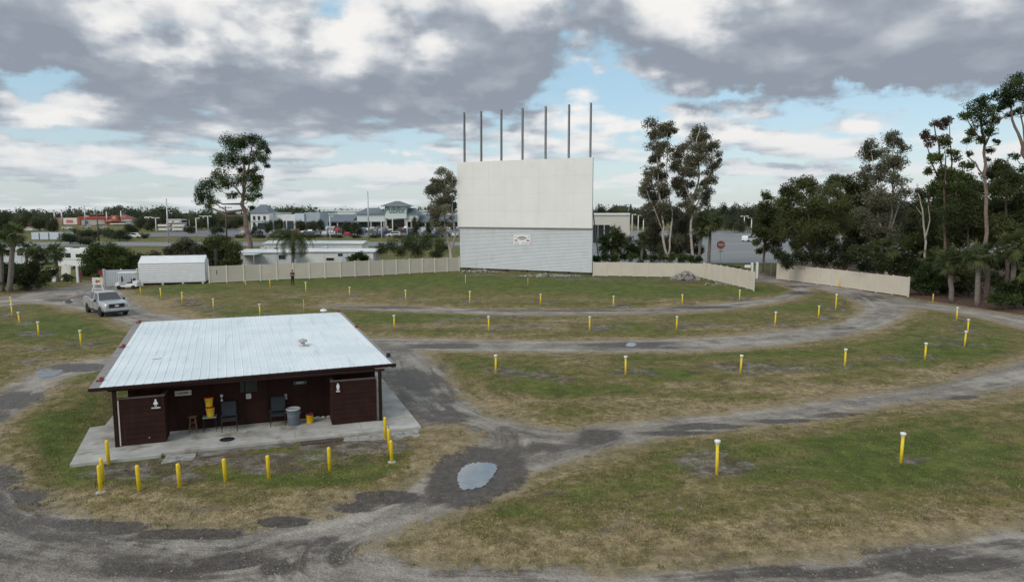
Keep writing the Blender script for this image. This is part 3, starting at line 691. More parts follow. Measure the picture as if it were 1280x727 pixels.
# ------------------------------------------------------------------ concrete slab
mb = MB()
n = len(SLAB_W)
mb.add([(*p, -0.15) for p in SLAB_W] + [(*p, 0.1) for p in SLAB_W], [tuple(range(n, 2 * n))] + [(i, (i + 1) % n, n + (i + 1) % n, n + i) for i in range(n)])
slab = tag(mb.build('concrete_slab', M['concrete']), kind='structure')
mb = MB()
for u0, v0, u1, v1 in ((3.75, -1.2, 3.75, 1.2), (6.1, -1.25, 6.1, 1.3), (8.6, -1.28, 8.6, -.02), (-1.2, .02, 10.6, .02), (9.6, -1.3, 10.2, 6.5)):
    a, b = bw(u0, v0, 0.1045), bw(u1, v1, 0.1045); d = (b - a) / np.linalg.norm(b - a); nn = np.array([-d[1], d[0], 0]) * 0.012
    mb.add([a - nn, a + nn, b + nn, b - nn], [(0, 1, 2, 3)])
tag(mb.build('slab_joints', M['old_concrete']), kind='structure')
# broken strip of old paving in front of the slab
def ragged_slab(name, uv, z0, z1, m, seed, kind='structure', label=None, cat=None):
    rs = random.Random(seed); pts = []
    for i in range(len(uv)):
        a, b = uv[i], uv[(i + 1) % len(uv)]
        for k in range(5):
            t = k / 5; pts.append((a[0] + (b[0] - a[0]) * t + rs.uniform(-.05, .05), a[1] + (b[1] - a[1]) * t + rs.uniform(-.04, .04)))
    W = [bw(u, v)[:2] for u, v in pts]; n = len(W)
    mb = MB(); mb.add([(*p, z0) for p in W] + [(*p, z1) for p in W], [tuple(range(n, 2 * n))] + [(i, (i + 1) % n, n + (i + 1) % n, n + i) for i in range(n)])
    return tag(mb.build(name, m), label, cat, None, kind)
ragged_slab('old_paving', [(1.62, -3.1), (2.55, -3.0), (2.75, -1.55), (1.75, -1.35)], -.1, .055, M['old_concrete'], 4)
ragged_slab('old_paving', [(2.8, -2.0), (6.1, -2.0), (6.1, -1.36), (2.8, -1.3)], -.1, .02, mat('dirty_paving', (.2, .18, .16), .95, var=.4, vscale=2, bump=.6, bscale=20, dirt=((.1, .085, .07), .45, .62, 1.6)), 5)
ragged_slab('old_paving', [(7.8, -2.6), (10.6, -2.3), (10.7, -1.45), (7.8, -1.42)], -.1, .028, M['old_concrete'], 6)

# ------------------------------------------------------------------ restroom building
RB = empty('restroom_building', bw(0, 0, 0), BRZ, 'low dark brown restroom building with a pale sloping metal roof and open porch', 'building')
def lo(p):                       # world -> building coordinates
    q = np.array(p[:2]) - BA[:2]; return np.array([q @ BU, q @ BV, p[2]])
ZF, ZB = 2.30, 2.66
rFL, rFR = lo(at(124, 486, ZF)), lo(at(490, 455.5, ZF)); rBL, rBR = lo(at(177, 403.5, ZB)), lo(at(424, 391, ZB))
# ribbed metal roof as one sheet with standing ribs
NR = 34
V, Fc = [], []
prof = [(0, 0), (.42, 0), (.475, .015), (.525, .015), (.58, 0)]
cols = []
for i in range(NR):
    for t, h in prof: cols.append(((i + t) / NR, h))
cols.append((1.0, 0.0))
for j in range(9):
    s = j / 8
    for t, h in cols:
        a = rFL + (rFR - rFL) * t; b = rBL + (rBR - rBL) * t
        p = a + (b - a) * s
        V.append((p[0], p[1], p[2] + h + 0.05))
nc = len(cols)
for j in range(8):
    for i in range(nc - 1): Fc.append((j * nc + i, j * nc + i + 1, (j + 1) * nc + i + 1, (j + 1) * nc + i))
mt, nt, bs = new_mat('weathered_white_roof'); M['roof'] = mt
oc = nt.node('ShaderNodeTexCoord').outputs['Object']
c = nt.mix(nt.rng(nt.noise(oc, 0.5, 5), .35, .65), (0.66, 0.71, 0.73), (0.76, 0.80, 0.815))
c = nt.mix(nt.m('MULTIPLY', nt.rng(nt.noise(nt.map(oc, (3.2, .22, 1)), 1.0, 7, .75), .52, .72), .55), c, (0.44, 0.475, 0.49))
c = nt.mix(nt.m('MULTIPLY', nt.rng(nt.noise(nt.map(oc, (7, .5, 1), loc=(5, 2, 0)), 1.0, 6, .8), .60, .74), .5), c, (0.33, 0.36, 0.38))
c = nt.mix(nt.m('MULTIPLY', nt.rng(nt.noise(nt.map(oc, loc=(1, 7, 0)), .7, 6, .8), .62, .74), .6), c, (0.80, 0.83, 0.83))
nt.put(bs.inputs['Base Color'], c); bs.inputs['Roughness'].default_value = .5; bs.inputs['Metallic'].default_value = .0; bs.inputs['Specular IOR Level'].default_value = .45
mb = MB(); mb.add(V, Fc); roof = mb.build('roof', M['roof'], RB)
# under-deck so that the porch ceiling is dark boarding, not the sheet's back
mb = MB(); q = [rFL, rFR, rBR, rBL]
mb.add([(p[0], p[1], p[2] - .07) for p in q] + [(p[0], p[1], p[2] + .04) for p in q], [(3, 2, 1, 0), (4, 5, 6, 7), (0, 1, 5, 4), (1, 2, 6, 5), (2, 3, 7, 6), (3, 0, 4, 7)])
mb.build('roof_deck', M['brown_trim'], RB)
def strip(p, q, out, w, zlo, zhi):
    """board along p->q, w wide towards out"""
    p, q = np.array(p, float), np.array(q, float); o = np.array([out[0], out[1], 0.0]) * w
    v = []
    for b in (p, p + o, q + o, q):
        v.append((b[0], b[1], b[2] + zlo))
    for b in (p, p + o, q + o, q):
        v.append((b[0], b[1], b[2] + zhi))
    return v, [(3, 2, 1, 0), (4, 5, 6, 7), (0, 1, 5, 4), (1, 2, 6, 5), (2, 3, 7, 6), (3, 0, 4, 7)]
mb = MB(); mb.add(*strip(rFL + np.array([-.33, 0, 0]), rFR + np.array([.16, 0, 0]), (0, -1), .09, -.06, .045)); mb.build('fascia', M['brown_trim'], RB)
mb = MB(); mb.add(*strip(rFL + np.array([-.004, .004, 0]), rBL, (-1, 0), .33, -.10, .03)); lr = mb.build('roof_edge', M['rake'], RB)
mb = MB(); mb.add(*strip(rFR + np.array([.004, .004, 0]), rBR, (1, 0), .15, -.14, .05)); mb.build('roof_edge', M['rake'], RB)
for t in (.075, .52, .99):
    p = rFL + (rBL - rFL) * t
    mb = MB(); mb.box((p[0] - .12, p[1], p[2] + .065), (.26, .07, .05)); mb.box((p[0] - .06, p[1], p[2] + .12), (.13, .12, .13)); mb.build('red_bracket', M['red_strap'], RB)
p = rFR + (rBR - rFR) * .09; mb = MB(); mb.box((p[0] + .12, p[1], p[2] + .12), (.16, .12, .2)); mb.build('floodlight', M['black'], RB)
p = rFR + (rBR - rFR) * .62; mb = MB(); mb.box((p[0] + .08, p[1], p[2] + .1), (.16, .2, .12)); mb.build('red_bracket', M['red_strap'], RB)
p = rBR; mb = MB(); mb.box((p[0] - .06, p[1], p[2] + .12), (.2, .14, .12)); mb.build('red_bracket', M['red_strap'], RB)
vp = lo(at(378.5, 432, 2.47)); mb = MB(); mb.lathe([(.13, 0), (.10, .05), (.10, .2)], (vp[0], vp[1], vp[2]), 12); v1 = mb.build('roof_vent', M['galv'], RB, True)
mb = MB(); mb.lathe([(.02, .34), (.20, .27), (.21, .2), (.11, .19)][::-1], (vp[0], vp[1], vp[2]), 12); mb.box((vp[0] + .12, vp[1] - .12, vp[2] + .03), (.3, .25, .05)); mb.build('vent_cap', mat('rusty_vent_cap', (.42, .38, .36), .6, var=.3, vscale=8), v1)
vp = lo(at(404.5, 391.5, 2.66)); mb = MB(); mb.lathe([(.1, 0), (.1, .12), (.2, .14), (.19, .22), (.02, .27)], (vp[0], vp[1], vp[2]), 12); mb.build('roof_vent', M['white'], RB, True)
vp = lo(at(195, 448.5, 2.44)); mb = MB(); mb.box((vp[0], vp[1], vp[2] + .055), (.3, .26, .03)); mb.build('roof_patch', M['white'], RB)

# walls
WV = 1.28
ZW = 2.24
def wallbox(name, u0, u1, v0, v1, z0, z1, m=None, parent=RB):
    mb = MB(); mb.box(((u0 + u1) / 2, (v0 + v1) / 2, (z0 + z1) / 2), (u1 - u0, v1 - v0, z1 - z0)); return mb.build(name, m or M['brown'], parent, bevel=.006)
main = wallbox('porch_wall', .35, 9.3, WV, WV + .14, .1, ZW)
mb = MB()   # batten seams on the porch wall
for u in np.arange(.6, 9.2, .61): mb.box((u, WV - .008, 1.15), (.035, .02, 2.05))
mb.build('batten', M['brown_trim'], main)
wallbox('side_wall', .2, .35, WV, 12.2, .1, ZW + .02)
wallbox('side_wall', 9.3, 9.45, WV, 12.2, .1, ZW + .02)
wallbox('rear_wall', .35, 9.3, 12.06, 12.2, .1, 2.45)
# posts at the two front corners
for u in (0.0, BL):
    mb = MB(); mb.box((u, 0, 1.14), (.13, .13, 2.08)); mb.build('porch_post', M['brown_trim'], RB, bevel=.01)
# timber header behind the fascia
mb = MB(); mb.box((BL / 2, .02, 2.19), (BL + .4, .1, .07)); mb.build('header_beam', M['brown_trim'], RB)
# privacy screens before the two doorways, each an L of board siding with a cap
def privacy(u0, u1, zt, ret):
    s = wallbox('privacy_screen', u0, u1, -.02, .08, .13, zt)
    wr = u1 if ret > 0 else u0
    wallbox('return_wall', wr - .1 if ret > 0 else wr, wr if ret > 0 else wr + .1, .083, .86, .13, zt - .006, parent=s)
    mb = MB(); mb.box(((u0 + u1) / 2, .03, zt + .02), (u1 - u0 + .04, .15, .036)); mb.build('cap', M['trim_cap'], s)
    mb = MB(); mb.box((wr - .05 * ret, .50, zt + .012), (.14, .70, .036)); mb.build('cap', M['trim_cap'], s)
    e = u0 if ret > 0 else u1
    mb = MB(); mb.box((e - .022 * ret, .02, .96), (.04, .12, 1.66)); mb.build('edge_trim', M['vinyl'] if ret > 0 else M['trim_cap'], s)
    mb = MB()
    for z in np.arange(.33, zt - .05, .2): mb.box(((u0 + u1) / 2, -.024, z), (u1 - u0 - .02, .012, .008))
    mb.build('board_groove', M['brown'], s)
    return s
PL = privacy(.13, 1.60, 1.84, 1)
PR = privacy(7.53, 9.30, 1.86, -1)
def pictogram(parent, u, z, woman, word):
    mb = MB(); mb.box((u, -.04, z - .03), (.23, .02, .40)); pl = mb.build('restroom_sign', M['brown_trim'], parent)
    mb = MB(); y0, y1 = -.062, -.05
    k = 12; mb.prism([(u + .032 * math.cos(2 * PI * i / k), z + .105 + .032 * math.sin(2 * PI * i / k)) for i in range(k)], 'y', y0, y1)
    if woman:
        mb.prism([(u - .03, z + .068), (u + .03, z + .068), (u + .085, z - .05), (u + .03, z - .05), (u - .03, z - .05), (u - .085, z - .05)], 'y', y0, y1)
        for s in (-1, 1): mb.prism([(u + s * .01, z - .05), (u + s * .035, z - .05), (u + s * .03, z - .13), (u + s * .01, z - .13)], 'y', y0, y1)
    else:
        mb.prism([(u - .055, z + .068), (u + .055, z + .068), (u + .055, z - .04), (u - .055, z - .04)], 'y', y0, y1)
        for s in (-1, 1): mb.prism([(u + s * .006, z - .04), (u + s * .045, z - .04), (u + s * .04, z - .14), (u + s * .01, z - .14)], 'y', y0, y1)
    mb.build('figure', M['white'], pl)
    text_mesh(word, .075, 'lettering', M['white'], pl, (u, -.052, z - .19), (PI / 2, 0, 0), bold=.003)
pictogram(PL, 1.32, 1.62, True, 'WOMEN')
pictogram(PR, 7.80, 1.66, False, 'MEN')
mb = MB(); mb.lathe([(.02, 0), (.022, .03)], (0, 0, 0), 10); k = mb.build('wall_tap', M['galv'], PL); k.location = (1.05, -.03, .34); k.rotation_euler = (PI / 2, 0, 0)
# doors in the porch wall
def door(u0, u1, name='door', z1=1.93, hinge=1):
    d = wallbox(name, u0, u1, WV - .035, WV - .002, .12, z1)
    mb = MB()
    for u in (u0 - .03, u1 + .03): mb.box((u, WV - .03, (z1 + .12) / 2 + .02), (.05, .055, z1 - .08))
    mb.box(((u0 + u1) / 2, WV - .03, z1 + .03), (u1 - u0 + .11, .055, .05)); mb.build('door_frame', M['brown_trim'], d)
    mb = MB(); mb.lathe([(.012, 0), (.03, .03), (.03, .06), (.01, .07)], (0, 0, 0), 10); h = mb.build('handle', M['dark_metal'], d); h.location = ((u1 if hinge > 0 else u0) - .09 * hinge, WV - .035, 1.02); h.rotation_euler = (PI / 2, 0, 0)
    return d
door(4.35, 5.15); door(.5, 1.25, hinge=-1); door(8.1, 8.95)
wallbox('wall_panel', 4.14, 4.78, WV - .05, WV - .036, 1.42, 1.86, M['green_panel'])
mb = MB(); mb.box((4.43, WV - .045, 1.25), (.20, .012, .20)); nb = mb.build('notice', M['sign_white'], RB)
mb = MB()
for i, w in enumerate((.15, .12, .16, .1)): mb.box((4.43, WV - .053, 1.31 - i * .04), (w, .003, .012))
mb.build('print', M['ink'], nb)
# porch signs
mb = MB(); mb.box((2.09, WV - .03, 1.585), (.58, .03, .19)); sg = mb.build('porch_sign', M['sign_white'], RB)
text_mesh('LADIES', .125, 'lettering', M['ink'], sg, (2.09, WV - .047, 1.585), (PI / 2, 0, 0), bold=.003)
for s in (-1, 1):
    mb = MB(); mb.prism([(2.09 + s * .272, 1.585), (2.09 + s * .238, 1.62), (2.09 + s * .238, 1.55)], 'y', WV - .049, WV - .044); mb.build('arrow', M['ink'], sg)
mb = MB(); mb.box((6.41, WV - .03, 1.63), (.52, .03, .14)); sg = mb.build('porch_sign', M['teal_sign'], RB)
text_mesh('MEN', .115, 'lettering', M['pale_teal'], sg, (6.41, WV - .047, 1.63), (PI / 2, 0, 0), bold=.006, sx=1.2)
# a pull handle and switch plate
mb = MB(); mb.box((3.45, WV - .03, 1.36), (.10, .05, .09)); mb.box((3.45, WV - .02, 1.27), (.025, .03, .2)); mb.box((3.45, WV - .03, 1.17), (.08, .05, .07)); mb.build('wall_bracket', M['sign_white'], RB)
mb = MB(); mb.box((5.84, WV - .03, 1.1), (.11, .04, .22)); mb.build('switch_plate', mat('tan_plastic', (.33, .28, .23), .5), RB)

# ------------------------------------------------------------------ things standing on the porch
def bld(u, v, z=.104): return bw(u, v, z)
def stool():
    t = empty('stool', bld(2.42, .86), BRZ, 'round wooden stool with rungs, left of the small table under the porch', 'stool')
    mb = MB(); mb.lathe([(.15, .60), (.165, .615), (.165, .64), (.15, .655), (.01, .66)], n=20); mb.build('seat', M['stool_wood'], t, True)
    for a in (45, 135, 225, 315):
        c, s = math.cos(math.radians(a)), math.sin(math.radians(a))
        mb = MB(); mb.tube([(c * .20, s * .20, 0), (c * .11, s * .11, .61)], [.018, .02], 8); mb.build('leg', M['stool_wood'], t)
    for z in (.2, .38):
        r = .20 - .09 * z / .61; pts = [(math.cos(math.radians(a)) * r, math.sin(math.radians(a)) * r, z) for a in (45, 135, 225, 315)]
        for i in range(4):
            mb = MB(); mb.tube([pts[i], pts[(i + 1) % 4]], .012, 6); mb.build('rung', M['stool_wood'], t)
stool()
def side_table():
    t = empty('side_table', bld(3.02, .88), BRZ, 'small side table with thin dark legs holding two yellow buckets', 'table')
    mb = MB(); mb.box((0, 0, .56), (.50, .42, .035)); mb.build('table_top', M['table_top'], t, bevel=.012)
    for x in (-1, 1):
        for y in (-1, 1):
            mb = MB(); mb.tube([(x * .22, y * .18, 0), (x * .21, y * .17, .54)], .013, 6); mb.build('leg', M['dark_metal'], t)
    mb = MB()
    for y in (-.17, .17): mb.box((0, y, .525), (.42, .015, .035))
    mb.build('apron', M['dark_metal'], t)
side_table()
def bucket(loc, label, h=.37, lid='bucket_lid', handle=True):
    t = empty('bucket', loc, BRZ, label, 'bucket', 'yellow buckets on the porch')
    mb = MB(); mb.lathe([(.125, 0), (.13, .01), (.148, h * .86), (.156, h * .87), (.156, h * .9), (.150, h * .91), (.152, h)], n=20); mb.build('pail', M['bucket'], t, True)
    mb = MB(); mb.lathe([(.150, h - .03), (.162, h - .025), (.163, h + .008), (.15, h + .022), (.13, h + .016), (.01, h + .016)], n=20); mb.build('lid', M[lid], t, True)
    if handle:
        mb = MB(); mb.tube([(.155 * math.cos(a), -.155 * math.sin(a) * .98, h * .86 - .17 * math.sin(a)) for a in np.linspace(0, PI, 10)], .006, 6); mb.build('handle', M['galv'], t)
zt = .104 + .578
bucket(bld(3.05, .86, zt), 'lower of the two yellow buckets stacked on the small table, with its wire handle showing')
bucket(bld(3.02, .87, zt + .395), 'upper yellow bucket, balanced on the lid of another bucket')
bucket(bld(6.72, .62), 'yellow bucket with a maroon lid standing on the slab beside the grey trash can', .36, 'maroon_lid', False)
def patio_chair(u, v, rz, label):
    t = empty('patio_chair', bld(u, v), BRZ + rz, label, 'chair', 'dark patio chairs on the porch')
    mb = MB(); mb.box((0, 0, .43), (.50, .48, .03)); mb.build('seat', M['chair_mesh'], t, bevel=.01)
    mb = MB(); mb.add([(-.25, .22, .50), (.25, .22, .50), (.25, .36, 1.03), (-.25, .36, 1.03), (-.25, .245, .50), (.25, .245, .50), (.25, .385, 1.03), (-.25, .385, 1.03)], [(0, 1, 2, 3), (7, 6, 5, 4), (0, 4, 5, 1), (3, 2, 6, 7), (0, 3, 7, 4), (1, 5, 6, 2)]); mb.build('backrest', M['chair_mesh'], t)
    for s in (-1, 1):
        mb = MB(); mb.tube([(s * .275, -.25, 0), (s * .275, -.25, .64)], .016, 6); mb.build('leg', M['black'], t)
        mb = MB(); mb.tube([(s * .265, .32, 0), (s * .265, .22, .45), (s * .265, .38, 1.05)], .016, 6); mb.build('leg', M['black'], t)
        mb = MB(); mb.tube([(s * .275, -.26, .645), (s * .275, .1, .66), (s * .27, .27, .64)], .02, 6); mb.build('armrest', M['black'], t)
    mb = MB(); mb.tube([(-.265, .38, 1.04), (.265, .38, 1.04)], .016, 6); mb.build('back_rail', M['black'], t)
    mb = MB(); mb.box((0, -.235, .425), (.54, .03, .03)); mb.build('seat_rail', M['black'], t)
patio_chair(3.72, .72, .06, 'dark slate patio chair beside the table with the stacked buckets')
patio_chair(5.52, .80, -.05, 'dark patio chair against the wall, next to the grey trash can')
t = empty('trash_can', bld(6.10, .60), 0, 'large round blue grey plastic trash can under the porch', 'trash can')
mb = MB(); mb.lathe([(.215, 0), (.225, .02), (.245, .35), (.25, .36), (.25, .38), (.262, .62), (.275, .63), (.275, .665), (.255, .665), (.235, .4), (.21, .06), (.01, .05)], n=24); mb.build('barrel', M['bin_grey'], t, True)
mb = MB(); mb.lathe([(.262, .62), (.284, .63), (.287, .655), (.26, .675), (.25, .64), (.235, .5)], n=24); mb.build('liner', M['bag'], t, True)
for s in (-1, 1):
    mb = MB(); mb.box((s * .275, 0, .5), (.04, .12, .05)); mb.build('handle', M['bin_grey'], t)
mb = MB(); mb.lathe([(.26, 0), (.26, .012), (.2, .02), (.01, .02)], n=24); o = mb.build('drain_cover', M['dark_metal'], None, True, loc=bld(3.69, -.47)); tag(o, 'round dark iron drain cover set in the porch slab', 'drain cover')
mb = MB(); mb.box((0, 0, .012), (1.42, .36, .024)); o = mb.build('doormat', M['mat_brown'], None, loc=bld(6.98, -1.72, .045), rz=BRZ, bevel=.006); tag(o, 'long dark brown mat lying along the front edge of the concrete slab', 'mat')
# a few pale rags and scraps against the wall by the right-hand screen
mb = MB(); rs = random.Random(5)
for k in range(9): mb.box((rs.uniform(-.3, .3), rs.uniform(-.06, .06), .03), (rs.uniform(.06, .16), rs.uniform(.04, .1), rs.uniform(.03, .07)), rs.uniform(0, 3))
o = mb.build('rag_pile', M['sign_white'], None, loc=bld(7.2, 1.12), rz=BRZ, bevel=.008); tag(o, 'small heap of pale rags against the foot of the porch wall', 'rags')

# ------------------------------------------------------------------ posts
ORD = ['first', 'second', 'third', 'fourth', 'fifth', 'sixth', 'seventh', 'eighth', 'ninth', 'tenth', 'eleventh', 'twelfth']
def make_pole():
    t = empty('speaker_pole', (0, 0, 0))
    mb = MB(); mb.tube([(0, 0, -.2), (0, 0, 1.04)], .05, 12); mb.build('pole', M['yellow'], t, True)
    mb = MB(); mb.lathe([(.062, .99), (.066, 1.0), (.064, 1.05), (.092, 1.07), (.096, 1.14), (.082, 1.155), (.01, 1.17)], n=14); mb.build('cap', M['white_cap'], t, True)
    return t
pole0 = make_pole(); used = []
def place_pole(px, top, base, label):
    o = pole0 if not used else copy_tree(pole0)
    used.append(1)
    p = at_g(px, base); o.location = p
    zt_ = at_y(px, top, p[1])[2]
    k = min(max((zt_ - p[2]) / 1.17, .85), 1.2)
    o.scale = (1, 1, k)
    o.rotation_euler = (rnd.uniform(-.03, .03), 0.00005 * (px - 640) + rnd.uniform(-.03, .03), rnd.uniform(-.6, .6))
    tag(o, label, 'speaker pole', 'white capped yellow speaker poles of the drive-in field')
for (x, t_, b_), lb in zip(NEAR_ROW, ('yellow speaker pole with white cap on a reddish bare patch, left of the nearest pair', 'yellow speaker pole with white cap, right one of the nearest pair')): place_pole(x, t_, b_, lb)
for i, (x, t_, b_) in enumerate(MID_ROW): place_pole(x, t_, b_, f'white capped yellow pole, {ORD[i]} along the curved row below the middle lane')
for i, (x, t_, b_) in enumerate(FAR_ROW): place_pole(x, t_, b_, f'white capped yellow pole, {ORD[i]} from the roof between the two lanes')
for i, (x, t_, b_) in enumerate(BACK_ROW): place_pole(x, t_, b_, f'white capped yellow pole, {ORD[i]} from the white shed in the screen row')
for i, (x, t_, b_) in enumerate(LEFT_ROW): place_pole(x, t_, b_, f'white capped yellow pole, {ORD[i]} from the palms on the pickup side grass')
SL = ['bare yellow stake in the grass before the beige fence, nearest the utility post', 'yellow stake without a cap in the grass, left of the person in black', 'thin white stake in the grass under the left edge of the screen', 'thin pale yellow stake in the grass under the middle of the screen', 'bare yellow stake against the long fence below the oaks', 'yellow stake at the edge of the litter by the sabal palms', 'short yellow stake beside the white golf cart', 'thin pale stake in the grass just behind the brown building roof']
for i, (x, t_, b_) in enumerate(BARE_STAKES):
    p = at_g(x, b_); h = max(.45, at_y(x, t_, p[1])[2] - p[2]); r = .05 if i in (0, 1, 4, 5, 6) else .03
    mb = MB(); mb.lathe([(r, -.2), (r, h - .03), (r * .6, h)], n=10)
    o = mb.build('stake', M['white'] if i == 2 else M['yellow'], None, True, loc=p); tag(o, SL[i], 'stake', 'stakes without caps'); o.rotation_euler = (rnd.uniform(-.04, .04), rnd.uniform(-.04, .04), 0)
def make_bollard(foot):
    t = empty('bollard', (0, 0, 0))
    mb = MB(); mb.lathe([(.058, -.2), (.058, .77), (.052, .80), (.03, .82), (.005, .823)], n=14); mb.build('post', M['yellow'], t, True)
    if foot:
        mb = MB(); mb.lathe([(.15, -.05), (.14, .015), (.10, .03), (.06, .035)], n=14); mb.build('footing', M['concrete'], t)
    return t
BLAB = ['yellow bollard at the corner of the slab in front of the left porch post', 'yellow bollard close behind the leftmost footed one', 'leftmost yellow bollard, standing in a white concrete footing',
        'yellow bollard before the left privacy screen, left of the broken paving', 'yellow bollard on the corner of the broken old paving', 'yellow bollard in the grass in front of the drain cover', 'yellow bollard in the grass below the trash can', 'yellow bollard in the grass below the brown mat',
        'farthest of the three yellow bollards off the right porch post', 'middle one of the three yellow bollards off the right porch post', 'nearest of the three bollards off the right porch post, in a concrete footing']
b0 = make_bollard(False)
for i, (x, t_, b_) in enumerate(BOLLARDS):
    o = make_bollard(True) if i in (2, 10) else (b0 if i == 0 else copy_tree(b0))
    p = at_g(x, b_); o.location = p; k = (at_y(x, t_, p[1])[2] - p[2]) / .82; o.scale = (1, 1, min(max(k, .9), 1.2))
    o.rotation_euler = (rnd.uniform(-.02, .02), rnd.uniform(-.03, .01) - .00004 * (640 - x), 0)
    tag(o, BLAB[i], 'bollard', 'yellow bollards in front of the restroom building')
# ------------------------------------------------------------------ the big screen
SL_, SR_ = at_g(576, 336.5), at_g(739.3, 343.5)
SW = float(np.linalg.norm((SR_ - SL_)[:2])); SRZ = math.atan2(*(SR_ - SL_)[1::-1][:2]) if False else math.atan2((SR_ - SL_)[1], (SR_ - SL_)[0])
SC = empty('movie_screen', (SL_[0], SL_[1], .15), SRZ, 'tall white drive-in movie screen on a pale grey base, seven steel columns above', 'movie screen')
ZM, ZT = 6.3, 15.65
# lower lap siding: one profile of overlapping boards
mb = MB(); nb = 30
pr = []
for i in range(nb):
    z0 = .32 + (ZM - .32) * i / nb; z1 = .32 + (ZM - .32) * (i + 1) / nb
    pr += [(-.075, z0), (-.075, z0 + .03), (-.004, z1)]
pr += [(.1, ZM), (.1, .32)]
mb.prism(pr, 'x', .02, SW - .02); mb.build('lap_siding', M['lap_grey'], SC)
mb = MB(); mb.box((-.03, .05, (ZM + .3) / 2), (.1, .2, ZM - .3)); mb.box((SW + .02, .05, (ZM + .3) / 2), (.1, .2, ZM - .3)); mb.build('corner_trim', M['lap_grey'], SC)
fb = mat('screen_footing', (.06, .055, .05), .9)
for u in np.linspace(.7, SW - .7, 7):
    mb = MB(); mb.box((u, .45, .1), (.9, .9, .55)); mb.build('footing', fb, SC)
# upper panels, proud of the siding
mb = MB(); mb.box((SW / 2 - .13, -.12, (ZM + ZT) / 2 + .02), (SW + .4, .3, ZT - ZM)); up = mb.build('screen_face', M['screen_white'], SC)
mb = MB()
for i in range(1, 8): mb.box((-.33 + (SW + .4) * i / 8, -.272, (ZM + ZT) / 2), (.02, .006, ZT - ZM - .06))
for z in np.linspace(ZM, ZT, 5)[1:-1]: mb.box((SW / 2 - .13, -.2725, z), (SW + .3, .007, .02))
mb.build('panel_seam', mat('panel_seam', (.62, .61, .58), .8), up)
mb = MB(); mb.box((SW / 2 - .13, -.05, ZM - .05), (SW + .42, .48, .12)); mb.build('ledge', mat('ledge_grey', (.30, .30, .295), .7), SC)
# H-columns, full height, behind
for i, px in enumerate((578.3, 602.5, 628.5, 655, 683, 710.3, 735)):
    u = (px - 576) / (739.3 - 576) * SW; u = u * (1 + .06 * (u / SW - 1) * 0) + (.25 if i == 0 else 0)
    mb = MB(); z1 = 22.85
    for y in (.14, .42): mb.box((u, .15 + y, z1 / 2), (.21, .03, z1))
    mb.box((u, .43, z1 / 2), (.03, .26, z1)); mb.build('steel_column', M['grey_steel'], SC)
    mb = MB(); mb.tube([(u, .6, 11.5), (u, 5.2, 0)], .09, 6); mb.build('back_brace', M['grey_steel'], SC)
for z in (1.2, 4.0, 8.0, 11.5, 14.8):
    mb = MB(); mb.box((SW / 2, .22, z), (SW, .12, .16)); mb.build('girt', M['grey_steel'], SC)
# board with the drive-in's crest and red lettering (flat sign on the siding)
def sc_pt(px, py):
    p = at_y(px, py, SL_[1] + (SR_ - SL_)[1] * (px - 576) / 163.); q = p[:2] - SL_[:2]
    return float(q @ np.array([math.cos(SRZ), math.sin(SRZ)])), p[2] - .15
u0, z1 = sc_pt(643, 293); u1, z0 = sc_pt(664, 306); uc, zc = (u0 + u1) / 2, (z0 + z1) / 2; w, h = u1 - u0, z1 - z0
mb = MB(); mb.box((uc, -.07, zc), (w, .05, h)); bd = mb.build('sign_board', M['white'], SC)
def flat(name, poly, m, y=-.098, par=bd):
    mb = MB(); mb.prism([(uc + a * w, zc + b * h) for a, b in poly], 'y', y - .006, y); return mb.build(name, m, par)
mbr = mat('crest_maroon', (.22, .07, .07), .6); mtan = mat('crest_tan', (.50, .34, .20), .6); mgry = mat('crest_grey', (.34, .36, .36), .6)
arc = [(.30 * math.cos(a), .06 + .26 * math.sin(a)) for a in np.linspace(.15, PI - .15, 12)] + [(.24 * math.cos(a), .06 + .17 * math.sin(a)) for a in np.linspace(PI - .15, .15, 12)]
flat('crest_arch', arc, mbr); flat('crest_shield', [(-.2, .02), (-.12, .2), (.12, .2), (.2, .02), (.1, -.02), (-.1, -.02)], mgry)
for s in (-1, 1):
    flat('crest_wing', [(s * .27, -.14), (s * .45, -.12), (s * .42, .02), (s * .36, -.03), (s * .28, .02)], mbr)
    flat('crest_star', [(s * .42, .36), (s * .45, .28), (s * .36, .22), (s * .33, .3)], mtan)
lt = mat('faded_red_lettering', (.36, .13, .13), .6)
mb = MB(); rs = random.Random(2)
for i in range(7):
    a = -.43 + i * .135
    if i == 2: continue
    mb.box((uc + a * w + .1, -.1, zc - .33 * h), (.045, .006, h * .2)); mb.box((uc + a * w + .18, -.1, zc - (.33 + rs.uniform(-.07, .07)) * h), (.12, .006, .05)); mb.box((uc + a * w + .23, -.1, zc - .33 * h), (.045, .006, h * .16))
mb.build('lettering', lt, bd)

